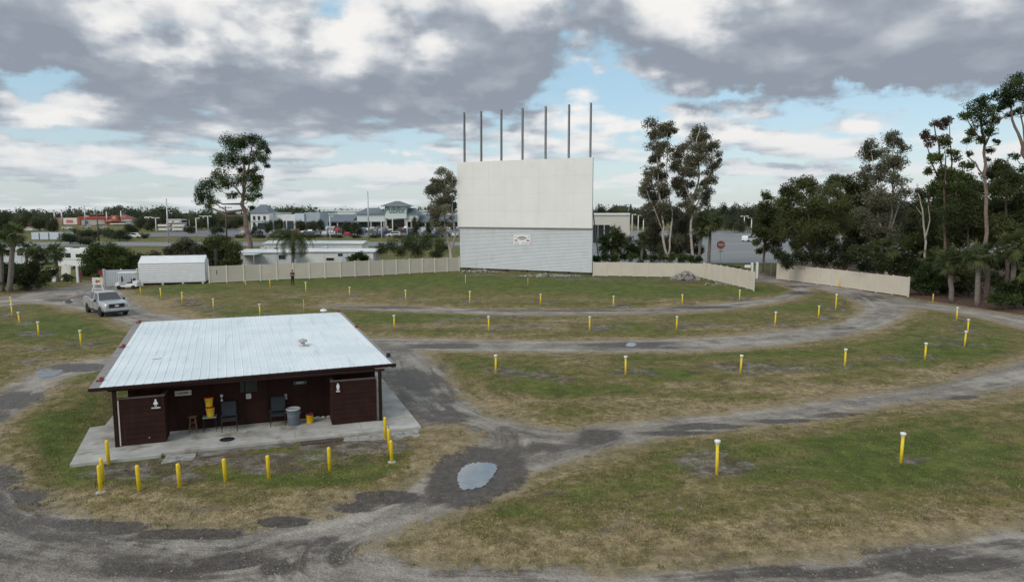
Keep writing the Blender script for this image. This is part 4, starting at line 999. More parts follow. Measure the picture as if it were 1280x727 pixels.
# ------------------------------------------------------------------ beige vinyl fences
def fence(px_pts, hgt, spacing, label, end_post=True):
    pts = [at_g(*p) for p in px_pts]
    root = empty('vinyl_fence', pts[0], 0, label, 'fence')
    O = np.array(pts[0])
    seg = [np.linalg.norm((pts[i + 1] - pts[i])[:2]) for i in range(len(pts) - 1)]; tot = sum(seg)
    n = max(2, round(tot / spacing))
    def P(s):
        for i, L in enumerate(seg):
            if s <= L or i == len(seg) - 1: t = s / L; return pts[i] + (pts[i + 1] - pts[i]) * t
            s -= L
    pos = [P(tot * i / n) for i in range(n + 1)]
    for i, p in enumerate(pos):
        z = gz(p[0], p[1]); q = p - O
        mb = MB(); mb.box((q[0], q[1], z - O[2] + hgt / 2 - .12), (.13, .13, hgt + .3)); mb.lathe([(.1, 0), (.1, .02), (.01, .07)], (q[0], q[1], z - O[2] + hgt + .03), 4)
        mb.build('post', M['vinyl_post'], root)
        if i < n:
            r = pos[i + 1] - O; zz = (z + gz(pos[i + 1][0], pos[i + 1][1])) / 2 - O[2]
            d = (r - q)[:2]; L = float(np.linalg.norm(d)); a = math.atan2(d[1], d[0]); c = (q + r) / 2
            mb = MB(); mb.box((c[0], c[1], zz + hgt / 2 + .07), (L - .13, .045, hgt - .2), a)
            co, si = math.cos(a), math.sin(a)
            for k in range(1, 11):      # tongue-and-groove boards
                t = -L / 2 + L * k / 11
                mb.box((c[0] + co * t + si * .024, c[1] + si * t - co * .024, zz + hgt / 2 + .07), (.012, .006, hgt - .3), a)
            pn = mb.build('panel', M['vinyl'], root)
            mb = MB()
            mb.box((c[0], c[1], zz + hgt - .03), (L - .12, .07, .09), a); mb.build('top_rail', M['vinyl_post'], pn)
            mb = MB(); mb.box((c[0], c[1], zz + .15), (L - .12, .07, .12), a); mb.build('bottom_rail', M['vinyl_post'], pn)
    return root
fence([(262, 354), (330, 351), (430, 346.5), (500, 343), (574, 339)], 2.02, 1.95, 'long beige vinyl fence running from the white shed to the movie screen')
fence([(741.5, 345.3), (810, 346.3), (879, 347.5)], 1.85, 1.85, 'beige vinyl fence between the movie screen and its bend by the rubble')
fence([(879.6, 348.2), (942, 363.5)], 2.02, 1.75, 'short angled beige fence running from the bend to the gate post')
fence([(971, 349), (1050, 359), (1115, 368), (1135, 371)], 1.98, 2.3, 'beige vinyl fence below the oaks, on the far side of the lane')

# gate between the fences
p = at_g(939.6, 350)
t = empty('gate_post', p, 0, 'white gate post with a small white box on its side, by the fence end', 'gate post', 'white gate posts'); mb = MB(); mb.box((0, 0, 1.0), (.22, .22, 2.2)); mb.lathe([(.2, 0), (.2, .04), (.02, .12)], (0, 0, 2.1), 4); mb.build('post', M['white'], t); mb = MB(); mb.box((-.55, 0, 1.75), (.75, .3, .35)); mb.build('box', M['white'], t, bevel=.03)
p = at_g(945.8, 348)
t = empty('gate_post', p, 0, 'bare white gate post beside the dark chain-link gate', 'gate post', 'white gate posts'); mb = MB(); mb.box((0, 0, 1.0), (.24, .24, 2.1)); mb.lathe([(.2, 0), (.2, .04), (.02, .12)], (0, 0, 2.05), 4); mb.build('post', M['white'], t)
def chain_gate(pa, pb, label):
    a, b = at_g(*pa), at_g(*pb); root = empty('chain_link_gate', a, 0, label, 'gate'); d = b - a; L = np.linalg.norm(d[:2]); e = d / L
    fm = M['dark_metal']
    mb = MB()
    for t in np.arange(0, L, .11):
        mb.tube([e * t + np.array([0, 0, .1]), e * min(t + .9, L) + np.array([0, 0, .1 + 1.8 * min(1, (L - t) / .9)])], .012, 3, cap=False)
        mb.tube([e * t + np.array([0, 0, 1.9]), e * min(t + .9, L) + np.array([0, 0, 1.9 - 1.8 * min(1, (L - t) / .9)])], .012, 3, cap=False)
    mb.build('mesh', mat('dark_chain_link', (.05, .05, .052), .6, .4), root)
    for t in np.linspace(0, L, 4):
        mb = MB(); mb.tube([e * t, e * t + np.array([0, 0, 2.0])], .04, 8); mb.build('post', M['grey_steel'], root)
    for z in (.1, 1.95):
        mb = MB(); mb.tube([np.array([0, 0, z]), e * L + np.array([0, 0, z])], .03, 6); mb.build('rail', M['grey_steel'], root)
chain_gate((948, 346), (971, 346.5), 'dark chain-link gate closing the gap between the white posts and the fence')

# rubble along the screen and the fence
def rubble(name, px, py, rx, ry, hmax, n, label, seed):
    rs = random.Random(seed); mb = MB()
    c = at_g(px, py); ax = rx * c[1] / 850
    for k in range(n):
        a = rs.uniform(0, 2 * PI); r = math.sqrt(rs.random())
        x, y = c[0] + math.cos(a) * r * ax, c[1] + math.sin(a) * r * ry; z = gz(x, y) + hmax * max(0, 1 - r) * rs.random()
        s = rs.uniform(.08, .34) * (1.2 - .5 * r); q = []
        bmv = [(-1, -1, -1), (1, -1, -1), (1, 1, -1), (-1, 1, -1), (-1, -1, 1), (1, -1, 1), (1, 1, 1), (-1, 1, 1)]
        ro = Matrix.Rotation(rs.uniform(0, 6), 3, Vector((rs.random(), rs.random(), rs.random() + .1)))
        for v in bmv:
            w_ = ro @ Vector([v[i] * s * rs.uniform(.5, 1.0) * (1, .8, .45)[i] for i in range(3)]); q.append((x + w_.x, y + w_.y, z + w_.z + s * .3))
        mb.add(q, [(3, 2, 1, 0), (4, 5, 6, 7), (0, 1, 5, 4), (1, 2, 6, 5), (2, 3, 7, 6), (3, 0, 4, 7)])
    o = mb.build(name, M['old_concrete']); return tag(o, label, 'rubble', kind='stuff')
rubble('rubble', 857, 349.5, 19, 1.3, 1.25, 220, 'heap of broken pale concrete against the beige fence', 1)
rubble('rubble', 690, 345.5, 42, .8, .1, 110, 'loose broken concrete along the foot of the movie screen', 2)
rubble('rubble', 600, 340, 24, .5, .12, 60, 'loose broken concrete at the left foot of the movie screen', 4)
rubble('rubble', 905, 356, 28, .7, .05, 14, 'scattered pale stones in the grass by the angled fence', 3)

# ------------------------------------------------------------------ person
def person():
    p = at_g(366, 356.8)
    # one vertex per joint: (position, radius)
    J = dict(pel=((0, 0, .98), .15), waist=((0, 0, 1.12), .14), chest=((0, .01, 1.36), .165), neck=((0, .01, 1.53), .065), headb=((0, -.005, 1.60), .075), head=((0, -.01, 1.70), .098), crown=((0, 0, 1.79), .06))
    E_ = [('pel', 'waist'), ('waist', 'chest'), ('chest', 'neck'), ('neck', 'headb'), ('headb', 'head'), ('head', 'crown')]
    for s, k in ((-1, 'l'), (1, 'r')):
        J.update({k + 'hip': ((s * .10, 0, .90), .105), k + 'knee': ((s * .12, -.02, .50), .072), k + 'ank': ((s * .14, .02, .09), .05), k + 'toe': ((s * .16, -.15, .045), .042),
                  k + 'sho': ((s * .20, .01, 1.46), .075), k + 'elb': ((s * .27, -.03, 1.18), .052), k + 'wri': ((s * .12, -.27, 1.22), .036), k + 'palm': ((s * .07, -.33, 1.25), .036)})
        E_ += [('pel', k + 'hip'), (k + 'hip', k + 'knee'), (k + 'knee', k + 'ank'), (k + 'ank', k + 'toe'), ('chest', k + 'sho'), (k + 'sho', k + 'elb'), (k + 'elb', k + 'wri'), (k + 'wri', k + 'palm')]
        for fi in range(4):
            a, b = k + f'f{fi}', k + f'g{fi}'
            J[a] = ((s * (.055 - .004 * fi), -.385 + .006 * abs(fi - 1), 1.275 - .021 * fi), .0095); J[b] = ((s * .028, -.395, 1.27 - .02 * fi), .008)
            E_ += [(k + 'palm', a), (a, b)]
        J[k + 't0'] = ((s * .055, -.315, 1.295), .011); J[k + 't1'] = ((s * .035, -.345, 1.315), .009); E_ += [(k + 'palm', k + 't0'), (k + 't0', k + 't1')]
    names = list(J); idx = {n: i for i, n in enumerate(names)}
    me = bpy.data.meshes.new('person_skeleton'); me.from_pydata([J[n][0] for n in names], [(idx[a], idx[b]) for a, b in E_], [])
    o = bpy.data.objects.new('person_skeleton', me); COL.objects.link(o)
    sk = o.modifiers.new('skin', 'SKIN'); su = o.modifiers.new('sub', 'SUBSURF'); su.levels = 2; su.render_levels = 2
    for n in names:
        v = me.skin_vertices[0].data[idx[n]]; r = J[n][1]
        v.radius = (r * 1.25, r * .8) if n in ('pel', 'waist', 'chest') else (r, r)
    me.skin_vertices[0].data[idx['pel']].use_root = True
    bpy.context.view_layer.update()
    bm_ = bpy.data.meshes.new_from_object(o.evaluated_get(bpy.context.evaluated_depsgraph_get())); bpy.data.objects.remove(o)
    skin = mat('skin', (.40, .23, .16), .55, var=.05); shirt = mat('black_shirt', (.018, .014, .018), .8, var=.1); band = mat('pale_shirt_band', (.34, .31, .33), .8); trou = mat('dark_trousers', (.020, .020, .016), .85, var=.1); shoe = mat('dark_shoes', (.012, .012, .012), .6)
    bm_.materials.clear()
    for m_ in (skin, shirt, band, trou, shoe): bm_.materials.append(m_)
    for f in bm_.polygons:
        c = f.center; f.use_smooth = True
        if c.z > 1.535: k = 0
        elif c.z < .10: k = 4
        elif c.z < 1.0 : k = 3
        elif c.y < -.16 or (abs(c.x) > .225 and c.z < 1.28): k = 0
        elif 1.20 < c.z < 1.285: k = 2
        else: k = 1
        f.material_index = k
    b = bpy.data.objects.new('person', bm_); COL.objects.link(b); b.location = p; b.rotation_euler = (0, 0, -.3)
    tag(b, 'person in a dark shirt with a pale band, holding a controller by the fence', 'person')
    mb = MB(); mb.lathe([(.105, -.02), (.108, .03), (.09, .08), (.05, .115), (.005, .125)], (0, .01, 1.715), 14); mb.build('hair', mat('dark_hair', (.02, .014, .01), .7), b, True)
    # face
    mb = MB(); mb.add([(-.012, -.098, 1.70), (.012, -.098, 1.70), (0, -.128, 1.672), (0, -.1, 1.665), (0, -.1, 1.715)], [(0, 1, 2), (0, 2, 3), (1, 3, 2), (0, 4, 1)]); mb.build('nose', skin, b)
    for s in (-1, 1):
        mb = MB(); mb.lathe([(.002, -.009), (.011, -.004), (.011, .004), (.002, .009)], (s * .036, -.096, 1.712), 8); mb.build('eye', M['ink'], b)
        mb = MB(); mb.lathe([(.004, -.03), (.016, -.015), (.018, .015), (.004, .03)], (s * .1, 0, 1.695), 8); mb.build('ear', skin, b)
    mb = MB(); mb.box((0, -.099, 1.648), (.045, .012, .009)); mb.build('mouth', mat('lips', (.25, .10, .09), .6), b)
    q = Matrix.Rotation(-.3, 3, 'Z') @ Vector((0, -.37, 1.262))
    t = empty('controller', (p[0] + q.x, p[1] + q.y, p[2] + q.z), -.3, 'small dark controller held in both hands by the person in black', 'controller')
    mb = MB(); mb.box((0, 0, -.01), (.10, .05, .07)); mb.build('case', M['black'], t, bevel=.01); mb = MB(); mb.box((0, .012, .07), (.07, .012, .09)); mb.build('display', M['grey_steel'], t, bevel=.004)
person()

# ------------------------------------------------------------------ silver pickup
def loft(stations, ring):
    """stations: list of (x, halfwidth, zbottom, ztop); ring(t...) -> closed outline"""
    mb = MB(); k = None
    for i, (x, w, zb, zt, r) in enumerate(stations):
        o = [(-w * .86, zb), (w * .86, zb), (w, zb + .14), (w + .015, (zb + zt) / 2), (w, zt - r), (w * .9, zt), (w * .5, zt + .015), (-w * .5, zt + .015), (-w * .9, zt), (-w, zt - r), (-w - .015, (zb + zt) / 2), (-w, zb + .14)]
        k = len(o); mb.v += [(x, a, b) for a, b in o]
    for i in range(len(stations) - 1):
        for j in range(k): mb.f.append((i * k + j, i * k + (j + 1) % k, (i + 1) * k + (j + 1) % k, (i + 1) * k + j)); mb.m.append(0)
    mb.f.append(tuple(range(k))); mb.m.append(0); mb.f.append(tuple((len(stations) - 1) * k + j for j in reversed(range(k)))); mb.m.append(0)
    return mb
def wheel(parent, x, y, side, r=.39, name='wheel', rimm=None):
    w = MB(); w.lathe([(r * .60, -.12), (r * .93, -.13), (r, -.09), (r, .09), (r * .93, .13), (r * .60, .12)], n=24)
    o = w.build(name, M['rubber'], parent, True); o.location = (x, y, r); o.rotation_euler = (PI / 2 * side, 0, 0)
    m2 = MB(); m2.lathe([(.01, -.09), (r * .2, -.1), (r * .22, -.07), (r * .5, -.075), (r * .56, -.115), (r * .61, -.12), (r * .61, .1), (.01, .1)], n=24)
    for i in range(6):
        a = i * PI / 3; m2.box((math.cos(a) * r * .37, math.sin(a) * r * .37, -.085), (r * .36, r * .12, .03), a)
    m2.build('rim', rimm or M['alloy'], o, False)
    return o
def pickup():
    paint = mat('silver_car_paint', (.47, .475, .485), .3, .45, .5, var=.02)
    g = M['dark_glass']
    fw = at_g(126.8, 394.5); c0 = at_g(133.5, 391.5)
    T = empty('pickup_truck', c0, math.radians(-43.5), 'silver crew cab pickup truck parked on the gravel lane behind the brown building', 'pickup truck')
    st = [(-2.86, .92, .55, 1.14, .05), (-2.8, .97, .42, 1.24, .06), (-1.0, .985, .36, 1.28, .06), (.9, .985, .36, 1.28, .08), (1.25, .98, .36, 1.27, .1), (1.9, .975, .37, 1.25, .12), (2.4, .955, .38, 1.20, .15), (2.66, .90, .42, 1.13, .18), (2.76, .82, .5, 1.02, .18)]
    body = loft(st, None).build('body', paint, T, True)
    b = body.modifiers.new('edge', 'EDGE_SPLIT'); b.split_angle = math.radians(38)
    # open bed
    mb = MB(); mb.box((-1.98, 0, 1.285), (1.52, 1.56, .03)); mb.build('bed', M['black'], T)
    for s in (-1, 1):
        mb = MB(); mb.box((-1.98, s * .87, 1.31), (1.66, .16, .07)); mb.build('bed_rail', paint, T, bevel=.02)
    mb = MB(); mb.box((-2.80, 0, 1.26), (.1, 1.84, .16)); mb.build('tailgate', paint, T, bevel=.02)
    # cab: tapered greenhouse
    pts = [(-1.12, .90, 1.25), (1.25, .92, 1.25), (.50, .73, 1.86), (-.98, .73, 1.86)]
    vs = [(x, y, z) for x, y, z in pts] + [(x, -y, z) for x, y, z in pts] + [(-.2, .66, 1.925), (-.2, -.66, 1.925), (.40, .62, 1.90), (.40, -.62, 1.90), (-.86, .62, 1.90), (-.86, -.62, 1.90)]
    mb = MB(); mb.add(vs, [(0, 1, 2, 3), (7, 6, 5, 4), (1, 5, 6, 2), (4, 0, 3, 7), (2, 6, 11, 10), (3, 12, 13, 7), (10, 11, 9, 8), (8, 9, 13, 12), (2, 10, 8, 12, 3), (7, 13, 9, 11, 6)])
    cab = mb.build('cab', paint, T, True, bevel=.04)
    def inset(q, n_off, name, f=.9, g=M['dark_glass']):
        q = [Vector(v) for v in q]; c = sum(q, Vector()) / len(q); nrm = (q[1] - q[0]).cross(q[2] - q[0]).normalized()
        if nrm.dot(c - Vector((0, 0, 1.4))) < 0: nrm.negate()
        q2 = [c + (v - c) * f for v in q]
        mb = MB(); n = len(q2); mb.add([v + nrm * n_off for v in q2] + [v - nrm * .02 for v in q2], [tuple(range(n)), tuple(reversed(range(n, 2 * n)))] + [(i, (i + 1) % n, n + (i + 1) % n, n + i) for i in range(n)])
        return mb.build(name, g, T)
    inset([vs[1], vs[5], vs[6], vs[2]], .012, 'windshield', .92); inset([vs[4], vs[0], vs[3], vs[7]], .012, 'rear_window', .85)
    for s in (0, 4):
        a, b_, c, d = vs[s], vs[s + 1], vs[s + 2], vs[s + 3]
        L = lambda p, q, t: tuple(p[i] + (q[i] - p[i]) * t for i in range(3))
        inset([L(a, b_, .04), L(a, b_, .44), L(d, c, .45), L(d, c, .02)], .014, 'side_window', .88, M['tint_glass'])
        inset([L(a, b_, .50), L(a, b_, .98), L(d, c, 1.0), L(d, c, .51)], .014, 'side_window', .88, M['tint_glass'])
    # doors as shallow seams with handles
    for s in (-1, 1):
        for x0, x1 in ((-1.0, .02), (.06, 1.12)):
            mb = MB()
            for x in (x0, x1): mb.box((x, s * .998, .82), (.012, .012, .66))
            mb.box(((x0 + x1) / 2, s * .998, .50), (x1 - x0, .012, .012)); dd = mb.build('door_seam', M['black'], T)
            mb = MB(); mb.box((x0 + .14, s * 1.01, 1.02), (.16, .03, .04)); mb.build('handle', paint, dd)
        mb = MB(); mb.box((0, s * .975, .40), (2.3, .08, .09)); mb.build('sill_step', M['black'], T)
        mb = MB(); mb.box((.98, s * 1.09, 1.27), (.12, .2, .18)); mb.build('mirror', M['black'], T, bevel=.03)
        mb = MB(); mb.prism([(2.48, .78), (2.70, .76), (2.66, 1.09), (2.42, 1.09)], 'y', s * .62, s * .935); mb.build('headlight', mat('headlight_lens', (.62, .64, .66), .1, 0, .6, var=.02), T, bevel=.02)
        mb = MB(); mb.box((-2.83, s * .86, .98), (.08, .14, .34)); mb.build('tail_light', M['red'], T)
    mb = MB(); mb.box((2.745, 0, .92), (.10, 1.16, .34)); gr = mb.build('grille', M['black'], T, bevel=.02)
    mb = MB()
    mb.box((2.79, 0, 1.10), (.05, 1.24, .035)); mb.box((2.80, 0, .745), (.05, 1.24, .035))
    for s in (-1, 1): mb.box((2.80, s * .605, .92), (.05, .035, .33))
    mb.build('grille_frame', M['galv'], gr)
    mb = MB(); mb.lathe([(.01, 0), (.1, 0), (.1, .02), (.01, .025)], n=20); em = mb.build('emblem', M['sign_white'], gr); em.location = (2.80, 0, .92); em.rotation_euler = (PI / 2, 0, PI / 2); em.scale = (1.7, .8, 1)
    mb = MB(); mb.box((2.78, 0, .60), (.24, 1.88, .22)); mb.build('bumper', M['galv'], T, bevel=.04)
    mb = MB(); mb.box((2.80, 0, .43), (.2, 1.7, .15)); mb.build('air_dam', M['black'], T)
    mb = MB(); mb.box((-2.90, 0, .55), (.16, 1.8, .18)); mb.build('bumper', M['galv'], T, bevel=.03)
    for x in (1.75, -1.75):
        for s in (-1, 1):
            a = MB(); a.lathe([(.45, -.03), (.45, .025), (.01, .03)], n=24); o = a.build('wheel_arch', M['black'], T); o.location = (x, s * .972, .43); o.rotation_euler = (-PI / 2 * s, 0, 0)
            wheel(T, x, s * .90, s)
    mb = MB(); mb.box((0, 0, .36), (4.6, 1.5, .14)); mb.build('underbody', M['black'], T)
pickup()

# ------------------------------------------------------------------ golf cart
def golf_cart():
    T = empty('golf_cart', at_g(160, 361), PI + .12, 'white golf cart with a canopy standing in front of the white shed', 'golf cart')
    mb = MB(); mb.prism([(-1.15, .28), (.95, .28), (1.15, .45), (1.12, .62), (.8, .86), (.68, .86), (.62, .42), (-.05, .42), (-.1, .66), (-1.2, .66)], 'y', -.56, .56); mb.build('body', M['white'], T, bevel=.03)
    mb = MB(); mb.box((-.35, 0, .72), (.5, 1.05, .14)); mb.build('seat', M['black'], T, bevel=.03)
    mb = MB(); mb.box((-.62, 0, .98), (.1, 1.0, .4)); mb.build('backrest', M['black'], T, bevel=.03)
    mb = MB(); mb.box((-.12, 0, 1.86), (1.9, 1.16, .07)); mb.build('canopy', M['white'], T, bevel=.03)
    for x, xx in ((.72, .60), (-.72, -.80)):
        for s in (-1, 1):
            mb = MB(); mb.tube([(x, s * .5, .66), (xx, s * .5, 1.84)], .02, 6); mb.build('canopy_post', M['white'], T)
    mb = MB(); mb.tube([(.60, .25, .8), (.36, .25, 1.05)], .02, 6); mb.lathe([(.17, 0), (.17, .03), (.14, .03), (.14, 0)], (.36, .25, 1.03), 14); mb.build('steering_wheel', M['black'], T)
    mb = MB(); mb.box((-1.0, 0, .80), (.5, 1.0, .26)); mb.build('cargo_box', M['white'], T, bevel=.02)
    mb = MB(); mb.box((.66, -.2, 1.1), (.14, .22, .6)); mb.build('golf_bag', mat('dark_teal_bag', (.02, .05, .055), .7), T, bevel=.04)
    for x in (.72, -.8):
        for s in (-1, 1): wheel(T, x, s * .5, s, .23)
golf_cart()

# ------------------------------------------------------------------ white shed with ribbed metal sides
def shed():
    a, b = at_g(174, 357), at_g(257, 354); d = b - a; L = float(np.linalg.norm(d[:2])); rz = math.atan2(d[1], d[0])
    T = empty('storage_shed', a, rz, 'long white ribbed metal storage shed standing at the end of the beige fence', 'shed')
    D, H1, H2 = 3.6, 2.55, 3.25
    def ribbed(p, q, up, n, name, flipy):
        pr = []
        for i in range(n):
            t0, t1 = i / n, (i + 1) / n
            for t, o in ((t0 + (t1 - t0) * .0, 0), (t0 + (t1 - t0) * .7, 0), (t0 + (t1 - t0) * .78, .045), (t0 + (t1 - t0) * .92, .045)):
                pr.append((p[0] + (q[0] - p[0]) * t - flipy[0] * o, p[1] + (q[1] - p[1]) * t + flipy[1] * o))
        pr.append(q); n_ = len(pr)
        mb = MB(); mb.add([(0, y, z) for y, z in pr] + [(L, y, z) for y, z in pr], [(i, i + 1, n_ + i + 1, n_ + i) for i in range(n_ - 1)])
        o = mb.build(name, M['white_metal'], T); s = o.modifiers.new('solid', 'SOLIDIFY'); s.thickness = .02
        return o
    ribbed((0, .28), (0, H1), 1, 9, 'side_wall', (1, 0)); ribbed((D, .28), (D, H1), 1, 9, 'side_wall', (-1, 0))
    ribbed((-.05, H1 + .02), (D / 2, H2), 1, 6, 'roof_slope', (.35, .9)); ribbed((D + .05, H1 + .02), (D / 2, H2), 1, 6, 'roof_slope', (-.35, .9))
    for x in (.03, L - .03):
        mb = MB(); mb.prism([(.03, .28), (D - .03, .28), (D - .03, H1), (D / 2, H2 - .03), (.03, H1)], 'x', x - .02, x + .02); mb.build('end_wall', M['white_metal'], T)
    for x in np.linspace(.3, L - .3, 4):
        for y in (.15, D - .15):
            mb = MB(); mb.box((x, y, .06), (.22, .22, .5)); mb.build('foot', M['sign_white'], T)
    mb = MB(); mb.box((L / 2, D / 2, .22), (L - .1, D - .1, .1)); mb.build('base_frame', M['black'], T)
    mb = MB(); mb.tube([(0, D / 2, H2 + .03), (L, D / 2, H2 + .03)], .06, 6); mb.build('ridge_cap', M['white_metal'], T)
shed()
# pale ribbed panel wall left of it
def panel_wall():
    a, b = at_g(132, 358.5), at_g(172, 356); d = b - a; L = float(np.linalg.norm(d[:2])); rz = math.atan2(d[1], d[0])
    T = empty('panel_wall', a, rz, 'low pale grey ribbed panel wall behind the golf cart', 'wall')
    mb = MB(); n = 18
    pr = []
    for i in range(n): x = L * i / n; w = L / n; pr += [(x, 0), (x + w * .6, 0), (x + w * .7, -.04), (x + w * .9, -.04)]
    pr += [(L, 0), (L, .05), (0, .05)]
    mb.prism(pr, 'z', .1, 1.95); mb.build('panel', M['lap_grey'], T)
    for x in (0, L / 2, L): mb = MB(); mb.box((x, .09, 1.0), (.14, .1, 2.15)); mb.build('post', M['sign_white'], T)
    mb = MB(); mb.box((-.1, -.02, 1.0), (.18, .14, 2.2)); mb.build('end_post', mat('pale_pink_post', (.56, .48, .47), .6), T)
panel_wall()

# ------------------------------------------------------------------ signs by the entrance
def arrow_board():
    T = empty('arrow_sign', at_g(123, 364), .12, 'pale board with a dark red arrow on white splayed legs, behind the pickup', 'sign')
    mb = MB(); mb.box((0, 0, 1.12), (1.12, .06, .80)); bd = mb.build('board', M['sign_white'], T, bevel=.01)
    mb = MB(); mb.box((.36, -.033, 1.12), (.36, .012, .76)); mb.build('yellow_field', mat('pale_yellow_field', (.60, .57, .40), .6), bd)
    mb = MB(); mb.prism([(-.26, 1.10), (-.05, 1.31), (-.05, 1.18), (.24, 1.20), (.24, 1.02), (-.05, 1.02), (-.05, .88)], 'y', -.05, -.041); mb.build('arrow', mat('rust_red_arrow', (.28, .07, .03), .6), bd)
    for s in (-1, 1):
        mb = MB(); mb.tube([(s * .36, 0, .72), (s * .60, -.12, 0)], .05, 6); mb.build('leg', M['white'], T)
        mb = MB(); mb.tube([(s * .36, .05, .72), (s * .50, .45, 0)], .04, 6); mb.build('leg', M['white'], T)
    mb = MB(); mb.box((0, -.05, .3), (.95, .04, .07)); mb.build('crossbar', M['white'], T)
arrow_board()
def octagon_sign(px, pb, ztop, r, label, word=None, postm='vinyl', face='red', extra=None, depth=None):
    p = at_g(px, pb); T = empty('road_sign', p, 0, label, 'sign')
    mb = MB(); mb.tube([(0, 0, -.2), (0, 0, ztop - r)], .05, 8); mb.build('post', M[postm], T)
    if face == 'disc':
        mb = MB(); mb.box((0, -.06, ztop - r), (2 * r, .03, 2 * r)); pl = mb.build('plate', M['white'], T)
        mb = MB(); k = 28; mb.prism([(r * .96 * math.cos(2 * PI * i / k), ztop - r + r * .96 * math.sin(2 * PI * i / k)) for i in range(k)], 'y', -.09, -.078); mb.build('red_disc', M['red'], pl)
        mb = MB(); mb.box((0, -.1, ztop - r), (r * 1.3, .012, r * .34)); mb.build('white_bar', M['white'], pl)
        text_mesh('DO NOT', r * .34, 'lettering', M['white'], pl, (0, -.097, ztop - r * .52), (PI / 2, 0, 0)); text_mesh('ENTER', r * .34, 'lettering', M['white'], pl, (0, -.097, ztop - r * 1.48), (PI / 2, 0, 0))
    else:
        mb = MB(); k = 8; mb.prism([(r * math.cos(2 * PI * (i + .5) / k), ztop - r + r * math.sin(2 * PI * (i + .5) / k)) for i in range(k)], 'y', -.09, -.07); pl = mb.build('plate', M['maroon_sign'], T)
        if word: text_mesh(word, r * .62, 'lettering', M['white'], pl, (0, -.096, ztop - r), (PI / 2, 0, 0), bold=.004)
    if extra: mb = MB(); mb.box((0, -.075, ztop - 2 * r - .35), (r * 1.5, .03, .55)); e = mb.build('lower_plate', M['white'], T); mb = MB(); mb.prism([(-.22, ztop - 2 * r - .35), (-.05, ztop - 2 * r - .2), (-.05, ztop - 2 * r - .3), (.22, ztop - 2 * r - .3), (.22, ztop - 2 * r - .4), (-.05, ztop - 2 * r - .4), (-.05, ztop - 2 * r - .5)], 'y', -.1, -.094); mb.build('arrow', M['ink'], e)
octagon_sign(900, 331, 3.9, .66, 'round red and white no entry sign on a post behind the angled fence', None, 'galv', 'disc', True)
octagon_sign(127, 353, 1.6, .36, 'red octagonal sign on a pale post beside the end of the panel wall', None, 'vinyl')
octagon_sign(101, 352.5, 1.35, .34, 'low red octagonal sign beside the white marker post', None, 'bark')
p = at_g(97.5, 353); mb = MB(); mb.box((0, 0, .95), (.2, .2, 2.1)); mb.lathe([(.17, 0), (.17, .03), (.01, .1)], (0, 0, 2.0), 4); o = mb.build('marker_post', M['white'], None, loc=p); tag(o, 'square white marker post at the roadside entrance by the hedge', 'post')
p = at_g(166.6, 373); 
# the dark utility post beside the shed
p = at_g(271.5, 353.5); T = empty('utility_post', p, 0, 'dark wooden post standing in front of the beige fence beside the shed', 'post')
mb = MB(); mb.tube([(0, 0, -.2), (0, 0, 4.1)], [.2, .17], 10); mb.build('pole', mat('dark_creosote_wood', (.035, .028, .024), .9, var=.3), T, True)
mb = MB(); mb.box((.02, -.22, 1.3), (.26, .14, .5)); mb.build('meter_box', M['dark_metal'], T)
# ------------------------------------------------------------------ trees
def leaf_cloud(clumps, seed, size=.32, dens=1.0, aspect=.6, sub=7, spread=.52, tone_base=.35, tone_var=.22, flat=0.0, warm=0.0, loose_=.16):
    """many small leaf faces in uneven sub-clumps; clumps = [(x, y, z, r)]"""
    rs = np.random.RandomState(seed); Vs, T = [], []
    for cx, cy, cz, r in clumps:
        r *= 1.32
        n = int(dens * 200 * (r / size) ** 1.6) + 25
        ns = max(3, int(sub * rs.uniform(.7, 1.3)))
        d = rs.randn(ns, 3); d /= np.linalg.norm(d, axis=1)[:, None]
        sc = d * (r * rs.uniform(.25, .95, (ns, 1))) * [1, 1, .8]
        sr = r * rs.uniform(.40, .78, ns)
        k = rs.randint(0, ns, n)
        p = rs.randn(n, 3); p /= np.linalg.norm(p, axis=1)[:, None]
        p = sc[k] + p * (sr[k] * np.minimum(rs.rand(n) ** .5 * (1 + .25 * np.abs(rs.randn(n))), 1.35))[:, None] * [1, 1, .8]
        loose = rs.rand(n) < loose_; lp = rs.randn(int(loose.sum()), 3); p[loose] = lp / np.linalg.norm(lp, axis=1)[:, None] * (rs.rand(len(lp)) ** .4)[:, None] * r * [1.0, 1.0, .85]
        c = p + [cx, cy, cz]
        nn = rs.randn(n, 3) + .5 * p / max(r, .01) + [0, 0, flat]; nn /= np.linalg.norm(nn, axis=1)[:, None]
        a = rs.randn(n, 3); u = np.cross(nn, a); u /= np.linalg.norm(u, axis=1)[:, None] + 1e-9; w = np.cross(nn, u)
        s = size * (.35 + .75 * rs.rand(n) ** 1.4)[:, None]
        u = u * s * .5; w = w * s * .5 * aspect
        q = np.stack([c - u, c - w * rs.uniform(.6, 1.1, (n, 1)), c + u, c + w * rs.uniform(.6, 1.1, (n, 1))], 1)
        Vs.append(q.reshape(-1, 3))
        ct = tone_base + tone_var * .7 * rs.randn()
        t = np.clip(ct + tone_var * .45 * rs.randn(ns)[k] + tone_var * .6 * rs.randn(n), 0, .88)
        if warm: t = np.where(rs.rand(n) < warm, 1.0, t)
        T.append(np.repeat(t, 4))
    V = np.concatenate(Vs); return V, np.arange(len(V)).reshape(-1, 4), np.concatenate(T)

def wobble(pts, seed, amp):
    rs = random.Random(seed); out = []
    pts = [Vector(p) for p in pts]
    for i in range(len(pts) - 1):
        for k in range(3):
            t = k / 3; p = pts[i].lerp(pts[i + 1], t)
            if not (i == 0 and k == 0): p = p + Vector((rs.uniform(-amp, amp), rs.uniform(-amp, amp), 0))
            out.append(p)
    out.append(pts[-1]); return out

